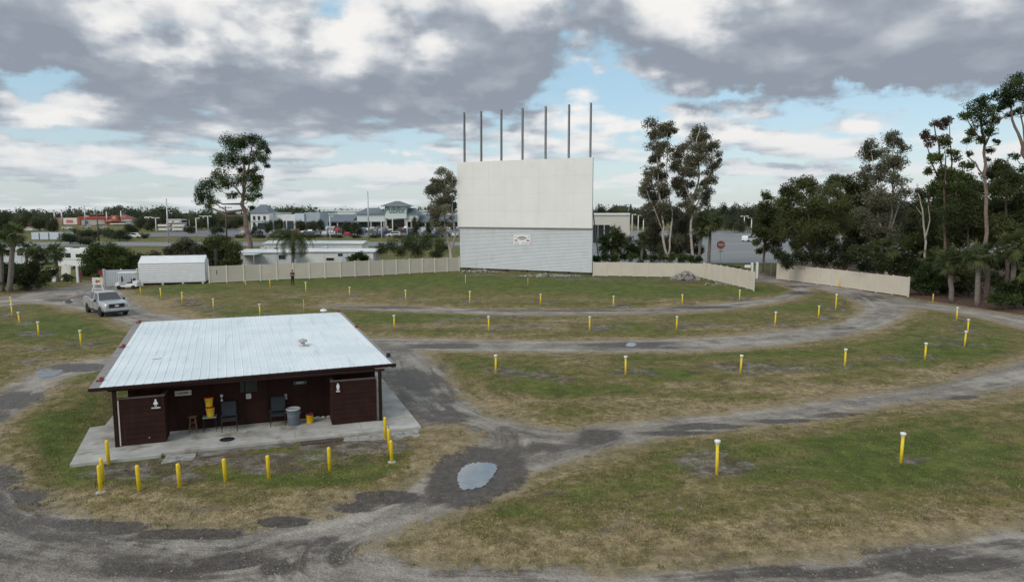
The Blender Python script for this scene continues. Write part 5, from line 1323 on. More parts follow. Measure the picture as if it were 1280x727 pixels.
def tree(name, label, base, paths, clumps, bark, leaf, size=.32, dens=1.0, spread=.5, seed=1, group='trees', cat='tree', branches=True, **kw):
    """paths: trunk lines in photo pixels [(x, y), ...] with (r0, r1); clumps: (x, y, r) in photo pixels, at the tree's own depth"""
    B = at_g(*base) if len(base) == 2 else np.array(base, float)
    Y = B[1]; rs = random.Random(seed)
    T = empty(name, B, 0, label, cat, group)
    w = lambda x, y, dy=0.0: at_y(x, y, Y + dy) - B
    C = []
    xm = sum(c[0] for c in clumps) / len(clumps); hw = max(abs(c[0] - xm) for c in clumps) * Y / 850 + 1
    for c in clumps:
        off = c[3] if len(c) > 3 else rs.uniform(-1, 1) * spread * hw
        p = w(c[0], c[1], off); C.append((p[0], p[1], p[2], c[2] * Y / 850))
    if leaf in (M['leaf_dull'], M['leaf_rust']) and len(C) > 4:      # wispy in-between foliage that ties the clumps together
        for i, c in enumerate(list(C)):
            o = min((q for j, q in enumerate(C[:len(clumps)]) if j != i), key=lambda q: sum((q[k] - c[k]) ** 2 for k in range(3)))
            C.append(tuple((c[k] + o[k]) / 2 + rs.uniform(-.4, .4) for k in range(3)) + (c[3] * .8,))
    mb = MB(); trunk_pts = []
    for (pts, r0, r1) in paths:
        P = [w(x, y) for x, y in pts]
        P = [Vector(p) for p in P]
        P = wobble(P, seed + len(pts), r0 * .35); n = len(P)
        r0, r1 = r0 * .74, r1 * .8; mb.tube(P, [r0 + (r1 - r0) * i / (n - 1) for i in range(n)], 9); trunk_pts += [(p, r0 + (r1 - r0) * i / (n - 1)) for i, p in enumerate(P)]
    mb.tube([(0, 0, -.4), (0, 0, .1), trunk_pts[0][0] + Vector((0, 0, .5))], [paths[0][1] * .95, paths[0][1] * .85, paths[0][1] * .74], 9) if trunk_pts[0][0].length < 3 else None
    if branches:
        for cx, cy, cz, r in C[:len(clumps)]:
            c = Vector((cx, cy, cz)); best = None
            for p, pr in trunk_pts:
                d = (p - c).length + (3.0 * max(0, p.z - (c.z - .15 * (p - c).length)))
                if best is None or d < best[0]: best = (d, p, pr)
            p, pr = best[1], best[2]; mid = p.lerp(c, .5) + Vector((rs.uniform(-.2, .2), rs.uniform(-.2, .2), -.12 * (c - p).length))
            b0 = min(pr * .6, .05 + .03 * (c - p).length)
            mb.tube([p, mid, c], [b0, b0 * .6, b0 * .2], 5, cap=False)
            for k in range(3):
                e = c + Vector((rs.uniform(-1, 1), rs.uniform(-1, 1), rs.uniform(-.4, .9))) * r * .8
                mb.tube([mid.lerp(c, .6), e], [b0 * .35, b0 * .1], 4, cap=False)
    mb.build('trunk', bark, T, True)
    V, Fc, t = leaf_cloud(C, seed, size, dens, **kw)
    mesh_arrays('crown', V, Fc, leaf, t, T)
    return T

# --- the leaning pine on the left
tree('pine_tree', 'tall lone pine with clumped dark foliage leaning left, behind the mobile homes', (316, 329),
     [([(316, 329), (313, 305), (307, 277), (303, 255), (304, 239), (306, 211), (303, 200)], .62, .22), ([(304, 239), (310, 212), (313, 193), (316, 180)], .25, .1), ([(304, 246), (292, 232), (275, 225)], .22, .1), ([(305, 238), (316, 228), (324, 222)], .18, .08)],
     [(295, 180, 11), (283, 178, 8), (290, 200, 11), (277, 199, 8), (305, 177, 8), (318, 174, 7), (326, 182, 6.5), (332, 188, 4.5), (328, 198, 6), (318, 195, 7), (308, 200, 6), (333, 206, 3), (276, 221, 10), (264, 232, 10), (285, 229, 8), (254, 244, 9), (263, 251, 7), (249, 252, 5), (259, 258, 4), (300, 225, 7), (312, 222, 8), (322, 222, 6), (289, 243, 5), (317, 236, 6.5), (322, 231, 5), (313, 247, 5.5), (318, 212, 4.5), (322, 244, 3.5), (315, 259, 2.5), (300, 213, 4)],
     M['pine_bark'], M['leaf_pine'], .42, .85, .5, 11, aspect=.42, sub=8, tone_base=.36, tone_var=.3, group='tall trees', flat=.4)
# --- papery-barked trees
tree('paperbark_tree', 'airy grey green tree with a pale trunk rising at the left edge of the screen', (563, 336),
     [([(563, 336), (563, 308), (557, 292), (555, 275), (556, 250), (556, 222)], .36, .1), ([(563, 318), (569, 292), (566, 270), (565, 245)], .26, .08), ([(560, 302), (548, 280), (540, 262)], .16, .06)],
     [(555, 216, 7), (561, 226, 6.5), (546, 226, 6), (552, 235, 8), (562, 238, 6), (540, 242, 6.5), (537, 234, 4), (548, 250, 8), (559, 251, 6.5), (565, 247, 4, 3), (544, 263, 7.5), (555, 263, 6.5), (566, 263, 4.5, 3), (566, 231, 4, 3), (544, 276, 6), (559, 278, 5), (567, 256, 4, 3), (550, 288, 5), (565, 283, 4, 3)],
     M['pale_bark'], M['leaf_dull'], .34, .5, .6, 21, group='tall trees', tone_base=.48, tone_var=.3, warm=.02)
tree('paperbark_tree', 'tall slender grey green tree right of the screen, the left of a close pair', (836, 338),
     [([(836, 338), (833, 318), (829, 295), (827.5, 262), (822.5, 229), (821, 180), (816, 158)], .30, .08), ([(834, 330), (838, 300), (840, 265), (833, 225), (834, 165)], .22, .06), ([(829, 290), (818, 262), (808, 238)], .14, .05)],
     [(814, 155, 7), (836, 158, 6.5), (819, 166, 6.5), (829, 170, 6.5), (817.6, 183, 7), (829, 184, 5.5), (822.5, 196, 6.5), (812.6, 216, 6.5), (822.5, 216, 7.5), (807, 227, 6), (811, 237, 7.5), (826, 232, 7.5), (804, 242, 5.5), (819, 246, 7.5), (831, 242, 6), (839, 187, 4.5), (843, 163, 4), (826, 207, 5), (812, 256, 6), (824, 259, 6), (808, 262, 6), (834, 256, 6), (818, 275, 6), (830, 268, 6), (827, 220, 6), (816, 200, 5)],
     M['pale_bark'], M['leaf_dull'], .32, .62, .5, 22, group='tall trees', tone_base=.50, tone_var=.26, warm=.015)
tree('paperbark_tree', 'tall forked grey green tree right of the screen, the right of a close pair', (866, 337),
     [([(866, 337), (865.5, 318), (864, 279), (865, 252), (854, 226), (849, 195)], .34, .08), ([(865, 252), (875, 219), (870, 179), (875, 160)], .2, .06), ([(864, 270), (878, 240), (888, 212), (890, 188)], .16, .05)],
     [(875, 161, 7.5), (870, 173, 7.5), (882, 173, 6.5), (855.6, 183, 7), (872, 186, 8.5), (888, 184, 6.5), (900, 193, 4), (895, 182, 4.5), (847, 197, 7), (862, 200, 8), (882, 199, 7.5), (843, 210, 6), (856, 213, 7.5), (869, 217, 6.5), (885, 216, 6), (890, 227, 5.5), (849, 227, 6.5), (862, 230, 6), (879, 232, 5), (872, 245, 5), (852, 242, 5.5), (894, 207, 5), (846, 232, 6), (862, 250, 6), (884, 240, 6), (868, 262, 7), (880, 255, 6), (855, 256, 6), (866, 205, 7)],
     M['pale_bark'], M['leaf_dull'], .32, .62, .5, 23, group='tall trees', tone_base=.50, tone_var=.26, warm=.015)
tree('grey_scrub_tree', 'low tangled grey green tree between the trunks of the tall pair', (850, 336), [([(850, 336), (848, 305), (846, 275)], .18, .06), ([(850, 330), (842, 300)], .1, .04), ([(850, 328), (856, 296)], .1, .04)],
     [(811, 269, 8), (819, 284, 9), (846, 266, 9), (852, 286, 9), (842, 300, 9), (813, 295, 8), (830, 275, 7), (857, 272, 7), (835, 308, 8), (856, 304, 8), (822, 308, 7)], M['bark'], M['leaf_dull'], .32, .8, .6, 24, group='scrub trees', tone_base=.22, tone_var=.2, warm=.015)
# --- the grove on the right
G_ = 'trees of the grove on the right'
tree('oak_tree', 'small dark oak beside the chain-link gate, left end of the grove', (954, 340), [([(954, 340), (955, 325), (956, 302), (958, 275)], .28, .1), ([(956, 305), (964, 288)], .14, .06)],
     [(960, 246, 6), (956, 258, 7), (951, 272, 8), (963, 277, 10), (947, 290, 7), (958, 294, 9), (970, 289, 10), (952, 312, 5), (966, 308, 7), (972, 300, 7), (969, 262, 7), (944, 303, 4)], M['bark'], M['leaf_oak'], .34, .9, .6, 31, group=G_, tone_base=0.40, tone_var=.22)
tree('oak_tree', 'big rounded green oak behind the fence, largest crown of the grove', (1018, 346), [([(1018, 346), (1017, 325), (1014, 300), (1010, 265)], .5, .16), ([(1015, 318), (1035, 292), (1050, 270)], .26, .1), ([(1015, 316), (996, 290), (984, 268)], .26, .1)],
     [(998, 231, 8), (1009, 226, 8), (985, 238, 8), (1014, 235, 9), (979, 252, 9), (995, 251, 11), (1012, 254, 11), (1028, 247, 11), (1040, 239, 9), (986, 268, 11), (1005, 270, 12), (1023, 268, 12), (1042, 262, 12), (1058, 259, 10), (988, 288, 11), (1007, 290, 12), (1028, 288, 12), (1047, 283, 11), (1000, 306, 9), (1019, 306, 10), (1061, 277, 10), (1037, 302, 9), (978, 282, 8)],
     M['bark'], M['leaf_oak'], .32, 1.05, .7, 32, group=G_, tone_base=.66, tone_var=.26)
tree('oak_tree', 'darker oak whose crown shows above and behind the biggest oak', (1056, 338), [([(1056, 338), (1055, 300), (1052, 255), (1050, 232)], .4, .12)],
     [(1047, 226, 8), (1056, 228, 8), (1065, 233, 7), (1036, 232, 6), (1070, 245, 8), (1060, 245, 8), (1068, 262, 9), (1072, 280, 9), (1064, 296, 9), (1050, 250, 7), (1074, 300, 8)], M['bark'], M['leaf_oak'], .34, 1.0, .6, 33, group=G_, tone_base=0.40, tone_var=.22)
tree('paperbark_tree', 'tall grey green feathery tree standing right of the big oak', (1108, 352), [([(1108, 352), (1110, 325), (1112, 299), (1113, 265), (1116, 230), (1115, 185)], .34, .07), ([(1110, 310), (1098, 275), (1094, 235), (1090, 195)], .2, .05), ([(1112, 290), (1124, 255), (1128, 225)], .14, .05)],
     [(1088, 180, 7), (1117, 170, 7.5), (1100, 188, 8), (1126, 185, 6.5), (1083, 197, 7), (1109, 202, 9), (1079, 218, 7), (1100, 222, 10), (1126, 206, 7), (1122, 227, 8), (1092, 248, 11), (1117, 252, 11), (1079, 268, 9), (1100, 273, 12), (1126, 273, 10), (1133, 240, 6), (1088, 290, 9), (1112, 293, 10), (1130, 290, 8)],
     M['pale_bark'], M['leaf_dull'], .30, .65, .55, 34, group=G_, tone_base=.38, tone_var=.24, warm=.02)
tree('snag_tree', 'bare grey dead trunk with broken limbs among the grove trees', (1155, 362), [([(1155, 362), (1156, 330), (1157, 290), (1152, 262), (1147, 240)], .22, .05), ([(1156, 300), (1162, 275), (1160, 255)], .12, .03), ([(1153, 270), (1145, 258)], .08, .02)],
     [(1147, 238, 3), (1160, 254, 3)], M['pale_bark'], M['leaf_dull'], .26, .3, .3, 35, group=G_, tone_base=.3)
tree('mixed_tree', 'tall thin tree with rusty top twigs and bright green lower tufts, left of the pines', (1183, 366), [([(1183, 366), (1184, 330), (1183, 290), (1181, 240), (1174, 190), (1168, 158)], .3, .06), ([(1182, 250), (1190, 205), (1187, 158)], .16, .04), ([(1180, 235), (1165, 205), (1157, 172)], .14, .04), ([(1186, 340), (1189, 300), (1186, 262)], .12, .05)],
     [(1169, 154, 5.5, -.5), (1186, 151, 4.5), (1156, 168, 5), (1163, 180, 4.5), (1180, 172, 5)], M['bark'], M['leaf_rust'], .24, .55, .5, 36, group=G_, tone_base=.35, tone_var=.3)
tree('mixed_tree', 'bushy green tufted tree directly in front of the tree with the rusty top', (1178, 368), [([(1178, 368), (1180, 330), (1181, 280), (1180, 230), (1182, 195)], .24, .07)],
     [(1181, 180, 6), (1173, 197, 7), (1194, 193, 7), (1181, 214, 7.5), (1160, 213, 5), (1186, 231, 8), (1169, 232, 7), (1194, 218, 6), (1165, 196, 4.5), (1200, 234, 6), (1176, 250, 8), (1192, 254, 8)], M['bark'], M['leaf_green'], .28, .75, .5, 37, group=G_, tone_base=.5, tone_var=.3)
tree('pine_tree', 'tall straight pine with a flat dark crown in the grove, left of the two pines', (1233, 378), [([(1233, 378), (1233, 330), (1232.6, 290), (1232, 218), (1229, 178), (1226, 140)], .3, .09), ([(1232, 225), (1220, 205), (1209, 195)], .12, .04), ([(1230, 185), (1240, 165), (1243, 150)], .1, .04), ([(1229, 178), (1215, 160), (1207, 147)], .1, .04)],
     [(1220, 133, 8), (1236, 138, 8), (1208, 145, 6.5), (1224, 150, 8), (1244, 150, 5.5), (1237, 163, 7), (1216, 165, 6), (1245, 177, 3.5), (1224, 175, 5), (1210, 175, 4.5), (1228, 125, 6), (1238, 188, 4), (1212, 192, 3), (1234, 200, 3)], M['pine_bark'], M['leaf_pine'], .28, 1.0, .5, 38, group=G_, aspect=.4, tone_base=.38, tone_var=.3, flat=.5)
tree('pine_tree', 'tallest pine at the right edge, with pale bare forked limbs', (1292, 386), [([(1292, 386), (1290, 300), (1287, 240), (1283, 200), (1275, 175), (1266, 150), (1262, 130)], .34, .07), ([(1284, 205), (1280, 170), (1274, 135)], .16, .05), ([(1282, 195), (1290, 165), (1295, 130)], .14, .05)],
     [(1267, 107, 9), (1255, 116, 8), (1275, 119, 8), (1246, 121, 5), (1258, 129, 7), (1277, 137, 6), (1250, 134, 5), (1290, 112, 10), (1293, 132, 9), (1262, 143, 4), (1300, 150, 9), (1272, 100, 6), (1268, 195, 4), (1276, 212, 4)], M['pine_bark'], M['leaf_pine'], .27, 1.0, .5, 39, group=G_, aspect=.4, tone_base=.36, tone_var=.3, flat=.5)
tree('grove_tree', 'bushy dark green tree filling the gap between the two pines', (1258, 372), [([(1258, 372), (1258, 320), (1257, 270), (1258, 225)], .26, .08)],
     [(1258, 218, 7), (1250, 231, 8), (1267, 223, 7), (1242, 239, 6), (1245, 258, 11), (1265, 254, 12), (1258, 240, 8), (1280, 246, 8), (1278, 268, 12), (1252, 280, 11), (1270, 288, 11), (1288, 290, 12), (1290, 262, 10)], M['bark'], M['leaf_oak'], .28, .85, .6, 40, group=G_, tone_base=0.46, tone_var=.24)
tree('grove_tree', 'dark shaded tree behind the sabal palms below the left pine', (1212, 368), [([(1212, 368), (1211, 320), (1210, 270)], .24, .08)],
     [(1207, 259, 11), (1190, 269, 12), (1224, 268, 12), (1205, 282, 12), (1222, 288, 11), (1240, 282, 9), (1188, 290, 11), (1214, 246, 7), (1202, 300, 11), (1232, 302, 10), (1218, 318, 10)], M['bark'], M['leaf_oak'], .28, .9, .6, 41, group=G_, tone_base=0.38, tone_var=.22)
tree('grove_tree', 'dark tree behind the bare dead trunk, right of the feathery tree', (1150, 358), [([(1150, 358), (1150, 310), (1150, 275)], .22, .08)],
     [(1140, 285, 10), (1158, 282, 11), (1148, 300, 11), (1168, 296, 11), (1136, 305, 10), (1160, 312, 11), (1145, 322, 10), (1170, 270, 9), (1174, 318, 10), (1141, 268, 6)], M['bark'], M['leaf_oak'], .30, .9, .6, 42, group=G_, tone_base=0.38, tone_var=.2)

tree('grove_tree', 'tall dark tree behind the grey feathery tree and the biggest oak', (1082, 336), [([(1082, 336), (1082, 290), (1083, 240)], .3, .1)],
     [(1082, 228, 9), (1074, 240, 10), (1092, 242, 10), (1084, 258, 12), (1100, 262, 12), (1070, 262, 10), (1090, 280, 13), (1108, 284, 12), (1074, 290, 12), (1098, 304, 12), (1116, 262, 10), (1120, 296, 11)], M['bark'], M['leaf_oak'], .36, 1.0, .6, 43, group=G_, tone_base=0.36, tone_var=.2)
tree('grove_tree', 'dark tree behind the dead trunk and the rusty topped tree', (1160, 344), [([(1160, 344), (1160, 290), (1161, 240)], .3, .1)],
     [(1152, 244, 8), (1166, 240, 9), (1176, 256, 10), (1148, 260, 10), (1164, 264, 11), (1140, 280, 11), (1158, 286, 12), (1178, 284, 12), (1136, 302, 11), (1154, 308, 12), (1174, 308, 12), (1190, 248, 9), (1134, 262, 8)], M['bark'], M['leaf_oak'], .36, 1.0, .6, 44, group=G_, tone_base=0.40, tone_var=.2)
tree('grove_tree', 'tall green tree behind the two pines at the right edge', (1246, 348), [([(1246, 348), (1247, 290), (1248, 215)], .3, .1)],
     [(1248, 208, 8), (1238, 218, 9), (1258, 216, 9), (1230, 234, 9), (1248, 236, 10), (1268, 234, 10), (1284, 226, 10), (1222, 250, 9), (1240, 256, 11), (1262, 260, 12), (1284, 254, 12), (1214, 232, 7), (1228, 276, 12), (1256, 284, 12), (1282, 284, 13), (1296, 240, 10), (1206, 246, 8)], M['bark'], M['leaf_oak'], .36, 1.0, .6, 45, group=G_, tone_base=0.48, tone_var=.24)
tree('grove_tree', 'green tree behind the pair of tufted thin trees left of the pines', (1196, 346), [([(1196, 346), (1196, 290), (1196, 232)], .26, .1)],
     [(1192, 218, 8), (1204, 222, 8), (1198, 238, 10), (1182, 240, 9), (1212, 240, 9), (1190, 258, 11), (1208, 262, 11), (1200, 284, 12), (1218, 288, 12), (1182, 280, 11), (1208, 206, 6), (1176, 222, 6)], M['bark'], M['leaf_green'], .34, .95, .6, 46, group=G_, tone_base=0.46, tone_var=.26)
# --- bushes
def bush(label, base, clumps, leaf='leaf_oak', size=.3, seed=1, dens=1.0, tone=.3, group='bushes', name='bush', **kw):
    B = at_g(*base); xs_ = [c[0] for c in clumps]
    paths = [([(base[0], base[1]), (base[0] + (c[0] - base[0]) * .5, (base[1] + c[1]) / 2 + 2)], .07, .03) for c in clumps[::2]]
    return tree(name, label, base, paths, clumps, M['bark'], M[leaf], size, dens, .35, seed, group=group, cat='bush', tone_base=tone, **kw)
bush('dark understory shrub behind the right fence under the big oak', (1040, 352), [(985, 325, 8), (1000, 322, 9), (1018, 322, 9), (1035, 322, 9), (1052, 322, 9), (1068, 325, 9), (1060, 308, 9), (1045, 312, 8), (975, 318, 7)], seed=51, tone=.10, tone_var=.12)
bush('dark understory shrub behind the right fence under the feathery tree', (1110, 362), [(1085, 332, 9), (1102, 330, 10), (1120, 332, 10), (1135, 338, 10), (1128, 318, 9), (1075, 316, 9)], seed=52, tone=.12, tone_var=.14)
bush('leafy green shrub at the end of the right fence', (1154, 369), [(1148, 356, 7), (1156, 352, 8), (1164, 358, 7), (1152, 344, 8), (1166, 346, 8), (1160, 336, 8)], 'leaf_green', seed=53, tone=.16)
bush('leafy green shrub between the two sabal palm trunks', (1207, 370), [(1200, 360, 7), (1210, 358, 7), (1205, 350, 8), (1180, 352, 7), (1178, 361, 5), (1207, 340, 8), (1190, 340, 7)], 'leaf_oak', seed=54, tone=.18, tone_var=.16)
bush('broad leafy green shrub right of the sabal palms', (1256, 386), [(1247, 374, 7), (1257, 368, 8), (1267, 375, 7), (1252, 360, 7), (1264, 358, 7), (1278, 366, 8), (1288, 376, 8), (1282, 352, 8)], 'leaf_green', seed=55, tone=.26)
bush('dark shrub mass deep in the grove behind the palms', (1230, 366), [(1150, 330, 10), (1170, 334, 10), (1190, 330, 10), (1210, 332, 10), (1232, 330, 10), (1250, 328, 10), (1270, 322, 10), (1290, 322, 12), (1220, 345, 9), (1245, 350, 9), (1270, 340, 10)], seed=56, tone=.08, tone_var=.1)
bush('dark green shrub with fan leaves behind the fence left of the screen', (525, 332), [(478, 312, 7), (490, 308, 8), (503, 304, 9), (516, 303, 9), (530, 303, 9), (543, 306, 9), (554, 310, 8), (500, 316, 7), (522, 316, 8), (545, 317, 7), (512, 296, 5), (534, 297, 5)], 'leaf_palm', .42, seed=57, tone=.32, aspect=.3, tone_var=.28)
bush('big rounded green bush beside the entrance road, left one', (128, 347), [(112, 322, 8), (122, 315, 10), (135, 312, 10), (146, 317, 10), (118, 332, 10), (134, 328, 12), (148, 331, 10), (126, 341, 8), (142, 342, 8), (110, 338, 7)], 'leaf_green', .34, seed=58, tone=.48)
bush('duller green bush right of the big rounded one, behind the panel wall', (160, 346), [(158, 318, 8), (168, 322, 8), (156, 330, 9), (170, 333, 8), (163, 341, 7), (178, 330, 7)], 'leaf_oak', .34, seed=59, tone=.36)
bush('low olive bush showing above the panel wall beside the shed', (188, 342), [(180, 323, 6), (190, 320, 7), (198, 326, 6), (184, 332, 6)], 'leaf_dull', .34, seed=60, tone=.28)
bush('brownish green bush rising behind the middle of the white shed', (228, 342), [(212, 316, 6), (222, 311, 8), (234, 308, 9), (244, 314, 8), (226, 322, 8), (238, 324, 8), (214, 325, 6), (250, 322, 6), (232, 301, 5)], 'leaf_dull', .34, seed=61, tone=.16, tone_var=.16)
bush('dark green bush behind the wooden post at the end of the shed', (275, 342), [(258, 312, 8), (268, 303, 9), (280, 302, 9), (291, 308, 8), (262, 322, 8), (276, 318, 10), (290, 322, 8), (268, 332, 8), (284, 333, 8), (297, 326, 5)], 'leaf_oak', .36, seed=62, tone=.34)
bush('small dark bush showing above the beige fence by the mobile home', (447, 336), [(440, 323, 4.5), (448, 320, 5), (456, 323, 4.5)], 'leaf_green', .34, seed=63, tone=.24)
bush('creeper and low shrubs along the top of the fence right of the screen', (800, 340), [(746, 324, 5), (757, 321, 5.5), (768, 322, 5), (780, 321, 5), (792, 322, 5), (804, 321, 5), (816, 322, 5), (828, 321, 5), (840, 322, 5), (852, 322, 5), (863, 323, 5), (872, 323, 4.5), (760, 328, 3), (800, 328, 3)], 'leaf_green', .3, seed=64, tone=.18)
bush('dark leafy scrub behind the fence under the paired tall trees', (835, 331), [(788, 308, 8), (798, 314, 7), (812, 306, 8), (822, 312, 8), (836, 310, 8), (848, 312, 8), (858, 308, 8), (872, 312, 8), (806, 298, 6), (826, 300, 6), (850, 300, 6), (868, 300, 6), (782, 300, 6), (845, 288, 6)], 'leaf_oak', .3, seed=67, tone=.22)
bush('low green growth beyond the angled fence', (915, 344), [(905, 336, 4), (914, 335, 4), (923, 337, 4), (932, 339, 3.5)], 'leaf_green', .28, seed=65, tone=.4)
bush('dark shrubs along the road edge under the left palms', (30, 362), [(6, 350, 7), (18, 346, 8), (32, 350, 8), (44, 346, 8), (56, 350, 7), (26, 338, 8), (42, 335, 8), (64, 342, 6), (10, 336, 7), (84, 346, 5)], 'leaf_oak', .3, seed=66, tone=.12, tone_var=.14)

# --- palms
def fan_frond(rs, el, az, lp, lf, droop, n=13):
    """one fan leaf: petiole and folded blades; returns quads"""
    d = Vector((math.cos(az) * math.cos(el), math.sin(az) * math.cos(el), math.sin(el)))
    side = Vector((-math.sin(az), math.cos(az), 0)); up = side.cross(d) * -1
    tw = rs.uniform(-.7, .7); side = (side * math.cos(tw) + up * math.sin(tw)); up = side.cross(d) * -1
    c = d * lp; q = []
    pw = side * .02; q.append((Vector((0, 0, 0)) - pw, c - pw, c + pw, Vector((0, 0, 0)) + pw))
    for i in range(n):
        a = (i / (n - 1) - .5) * 3.3; l = lf * (1 - .30 * abs(a) / 1.65) * rs.uniform(.85, 1.12)
        v = d * math.cos(a) + side * math.sin(a) + up * rs.uniform(-.12, .12)
        s = (v.cross(up)).normalized() * (lf * .062) + up * lf * rs.uniform(-.03, .03)
        m = c + v * l * .5 + Vector((0, 0, -droop * l * .06)); e = c + v * l + Vector((0, 0, -droop * l * rs.uniform(.25, .7)))
        q.append((c + v * .04, m - s, e, m + s))
    return q
def sabal(label, base, cx, cy, rpx, seed, nf=34, trunk_r=.2, skirt=14, lean=None, group='sabal palms', trunk_label=None, skirt_tone=.5):
    B = at_g(*base); Y = B[1]; T = empty('sabal_palm', B, 0, label, 'palm', group); rs = random.Random(seed)
    top = Vector(at_y(cx, cy, Y) - B); R = rpx * Y / 850
    mid = top * .5 + Vector((rs.uniform(-.15, .15), 0, 0))
    mb = MB(); P = wobble([Vector((0, 0, -.3)), mid, top], seed, .05); n = len(P); mb.tube(P, [trunk_r * (1.2 - .3 * i / n) for i in range(n)], 10); mb.build('trunk', M['palm_bark'], T, True)
    def crown(nf, e0, e1, mt, nm, dr, tb, k=1.0):
        V, t = [], []
        for i in range(nf):
            el = math.asin(rs.uniform(math.sin(e0), math.sin(e1))); az = rs.uniform(0, 2 * PI); tt = tb + rs.uniform(-.3, .38)
            for q in fan_frond(rs, el, az, R * .62 * rs.uniform(.35, 1.1) * k, R * .44 * rs.uniform(.85, 1.2) * k, dr * rs.uniform(.6, 1.3) * (1.0 - .5 * el)):
                V += [p + top for p in q]; t += [min(max(tt + rs.uniform(-.08, .08), 0), .88)] * 4
        mesh_arrays(nm, [tuple(v) for v in V], np.arange(len(V)).reshape(-1, 4), mt, t, T)
    crown(int(nf * 1.5), -.75, 1.5, M['leaf_palm'], 'crown', .9, .56)
    if skirt: crown(skirt, -1.45, -.75, M['leaf_dead'], 'dead_fronds', .5, skirt_tone, .8)
    return T
sabal('wide sabal palm with grey dead fronds hanging over the right fence', (1102, 361), 1102, 310, 24, 71, 44, skirt=22)
sabal('shaggy sabal palm, left of the pair whose trunks show by the lane', (1191, 376.5), 1188, 326, 24, 72, 42, skirt=16)
sabal('sabal palm with a big pale dead skirt, right of the pair by the lane', (1222, 382), 1224, 318, 25, 73, 42, skirt=24, skirt_tone=.75)
sabal('sabal palm at the right edge of the photo with a small dead skirt', (1266, 381), 1265, 308, 24, 74, 42, skirt=14)
sabal('sabal palm cut by the right edge of the photo', (1290, 388), 1291, 334, 22, 75, 36, skirt=14)
sabal('low sabal palm behind the first pair, in the middle of the grove edge', (1160, 366), 1164, 322, 18, 76, 34, skirt=8)
sabal('sabal palm with a ragged crown and reddish dead fronds beside the no entry sign', (885, 337), 888, 276, 20, 77, 44, skirt=18, skirt_tone=.2)
sabal('sabal palm leaning out in front of the ragged one, left of the no entry sign', (872, 337), 876, 288, 15, 78, 34, skirt=10, skirt_tone=.2)
sabal('broad low sabal palm filling the view right of the screen', (766, 338), 766, 302, 23, 79, 64, .24, 12, skirt_tone=.2)
sabal('small sabal palm right of the broad low one, behind the creeper', (803, 338), 803, 300, 12, 80, 34, skirt=6)
sabal('left roadside palm with a dark crown, at the photo edge', (3, 364), 1, 306, 18, 81, 40, .19, 14, skirt_tone=.1, group='palms by the entrance road')
sabal('leaning roadside palm with a thick grey trunk', (12, 365), 18, 292, 20, 82, 44, .24, 14, skirt_tone=.1, group='palms by the entrance road')
sabal('roadside palm in the middle, in front of the pale trailer', (48, 358.5), 47, 318, 16, 83, 38, .2, 12, skirt_tone=.1, group='palms by the entrance road')
sabal('roadside palm nearest the white motorhome', (72, 352), 68, 315, 16, 84, 40, .2, 12, skirt_tone=.1, group='palms by the entrance road')
sabal('palm behind the roadside row with only its crown showing', (32, 350), 34, 312, 14, 85, 34, .18, 8, skirt_tone=.1, group='palms by the entrance road')
a, b = at_g(34, 362), at_g(21, 350); mb = MB(); mb.tube([a - np.array([0, 0, .1]), (a + b) / 2 + np.array([0, 0, 1.2]), at_y(20, 342, b[1])], [.22, .2, .17], 9); o = mb.build('leaning_trunk', M['palm_bark'], None, True); tag(o, 'bare grey leaning trunk propped between the roadside palms', 'tree trunk')
def feather_palm(label, base, cx, cy, rpx, seed):
    B = at_g(*base); Y = B[1]; T = empty('feather_palm', B, 0, label, 'palm'); rs = random.Random(seed)
    top = Vector(at_y(cx, cy, Y) - B); R = rpx * Y / 850
    mb = MB(); P = wobble([Vector((0, 0, -.3)), top * .5, top], seed, .05); mb.tube(P, [.22] * len(P), 10); mb.build('trunk', M['palm_bark'], T, True)
    V, t = [], []
    for i in range(34):
        el = rs.uniform(.05, 1.35); az = i * 2.4 + rs.uniform(-.2, .2); L = R * rs.uniform(1.1, 1.45); tt = .34 + rs.uniform(-.22, .3)
        d = Vector((math.cos(az), math.sin(az), 0)); pts = []; ang = el; p = Vector(top)
        for k in range(15):
            pts.append(Vector(p)); p = p + (d * math.cos(ang) + Vector((0, 0, math.sin(ang)))) * L / 14; ang -= .17 + .05 * (1 - el / 1.4)
        sd = Vector((-d.y, d.x, 0))
        for k in range(1, 15):
            tx = (pts[k] - pts[k - 1]).normalized()
            for s in (-1, 1):
                for f in (0, .5):
                    b0 = pts[k - 1].lerp(pts[k], f); ll = R * .36 * math.sin(PI * min(1, (k + .6) / 15.5)) ** .6 * rs.uniform(.8, 1.1)
                    v = (sd * s * .75 + tx * .5 + Vector((0, 0, -.45 + rs.uniform(-.15, .15)))).normalized()
                    w = tx * .045
                    V += [b0 - w, b0 + w, b0 + v * ll * .6 + w * .8, b0 + v * ll]; t += [min(max(tt + rs.uniform(-.1, .1), 0), .88)] * 4
    mesh_arrays('crown', [tuple(v) for v in V], np.arange(len(V)).reshape(-1, 4), M['leaf_palm'], t, T)
feather_palm('feathery dark green palm with drooping fronds behind the fence and the person', (366, 340), 366, 297, 29, 91)
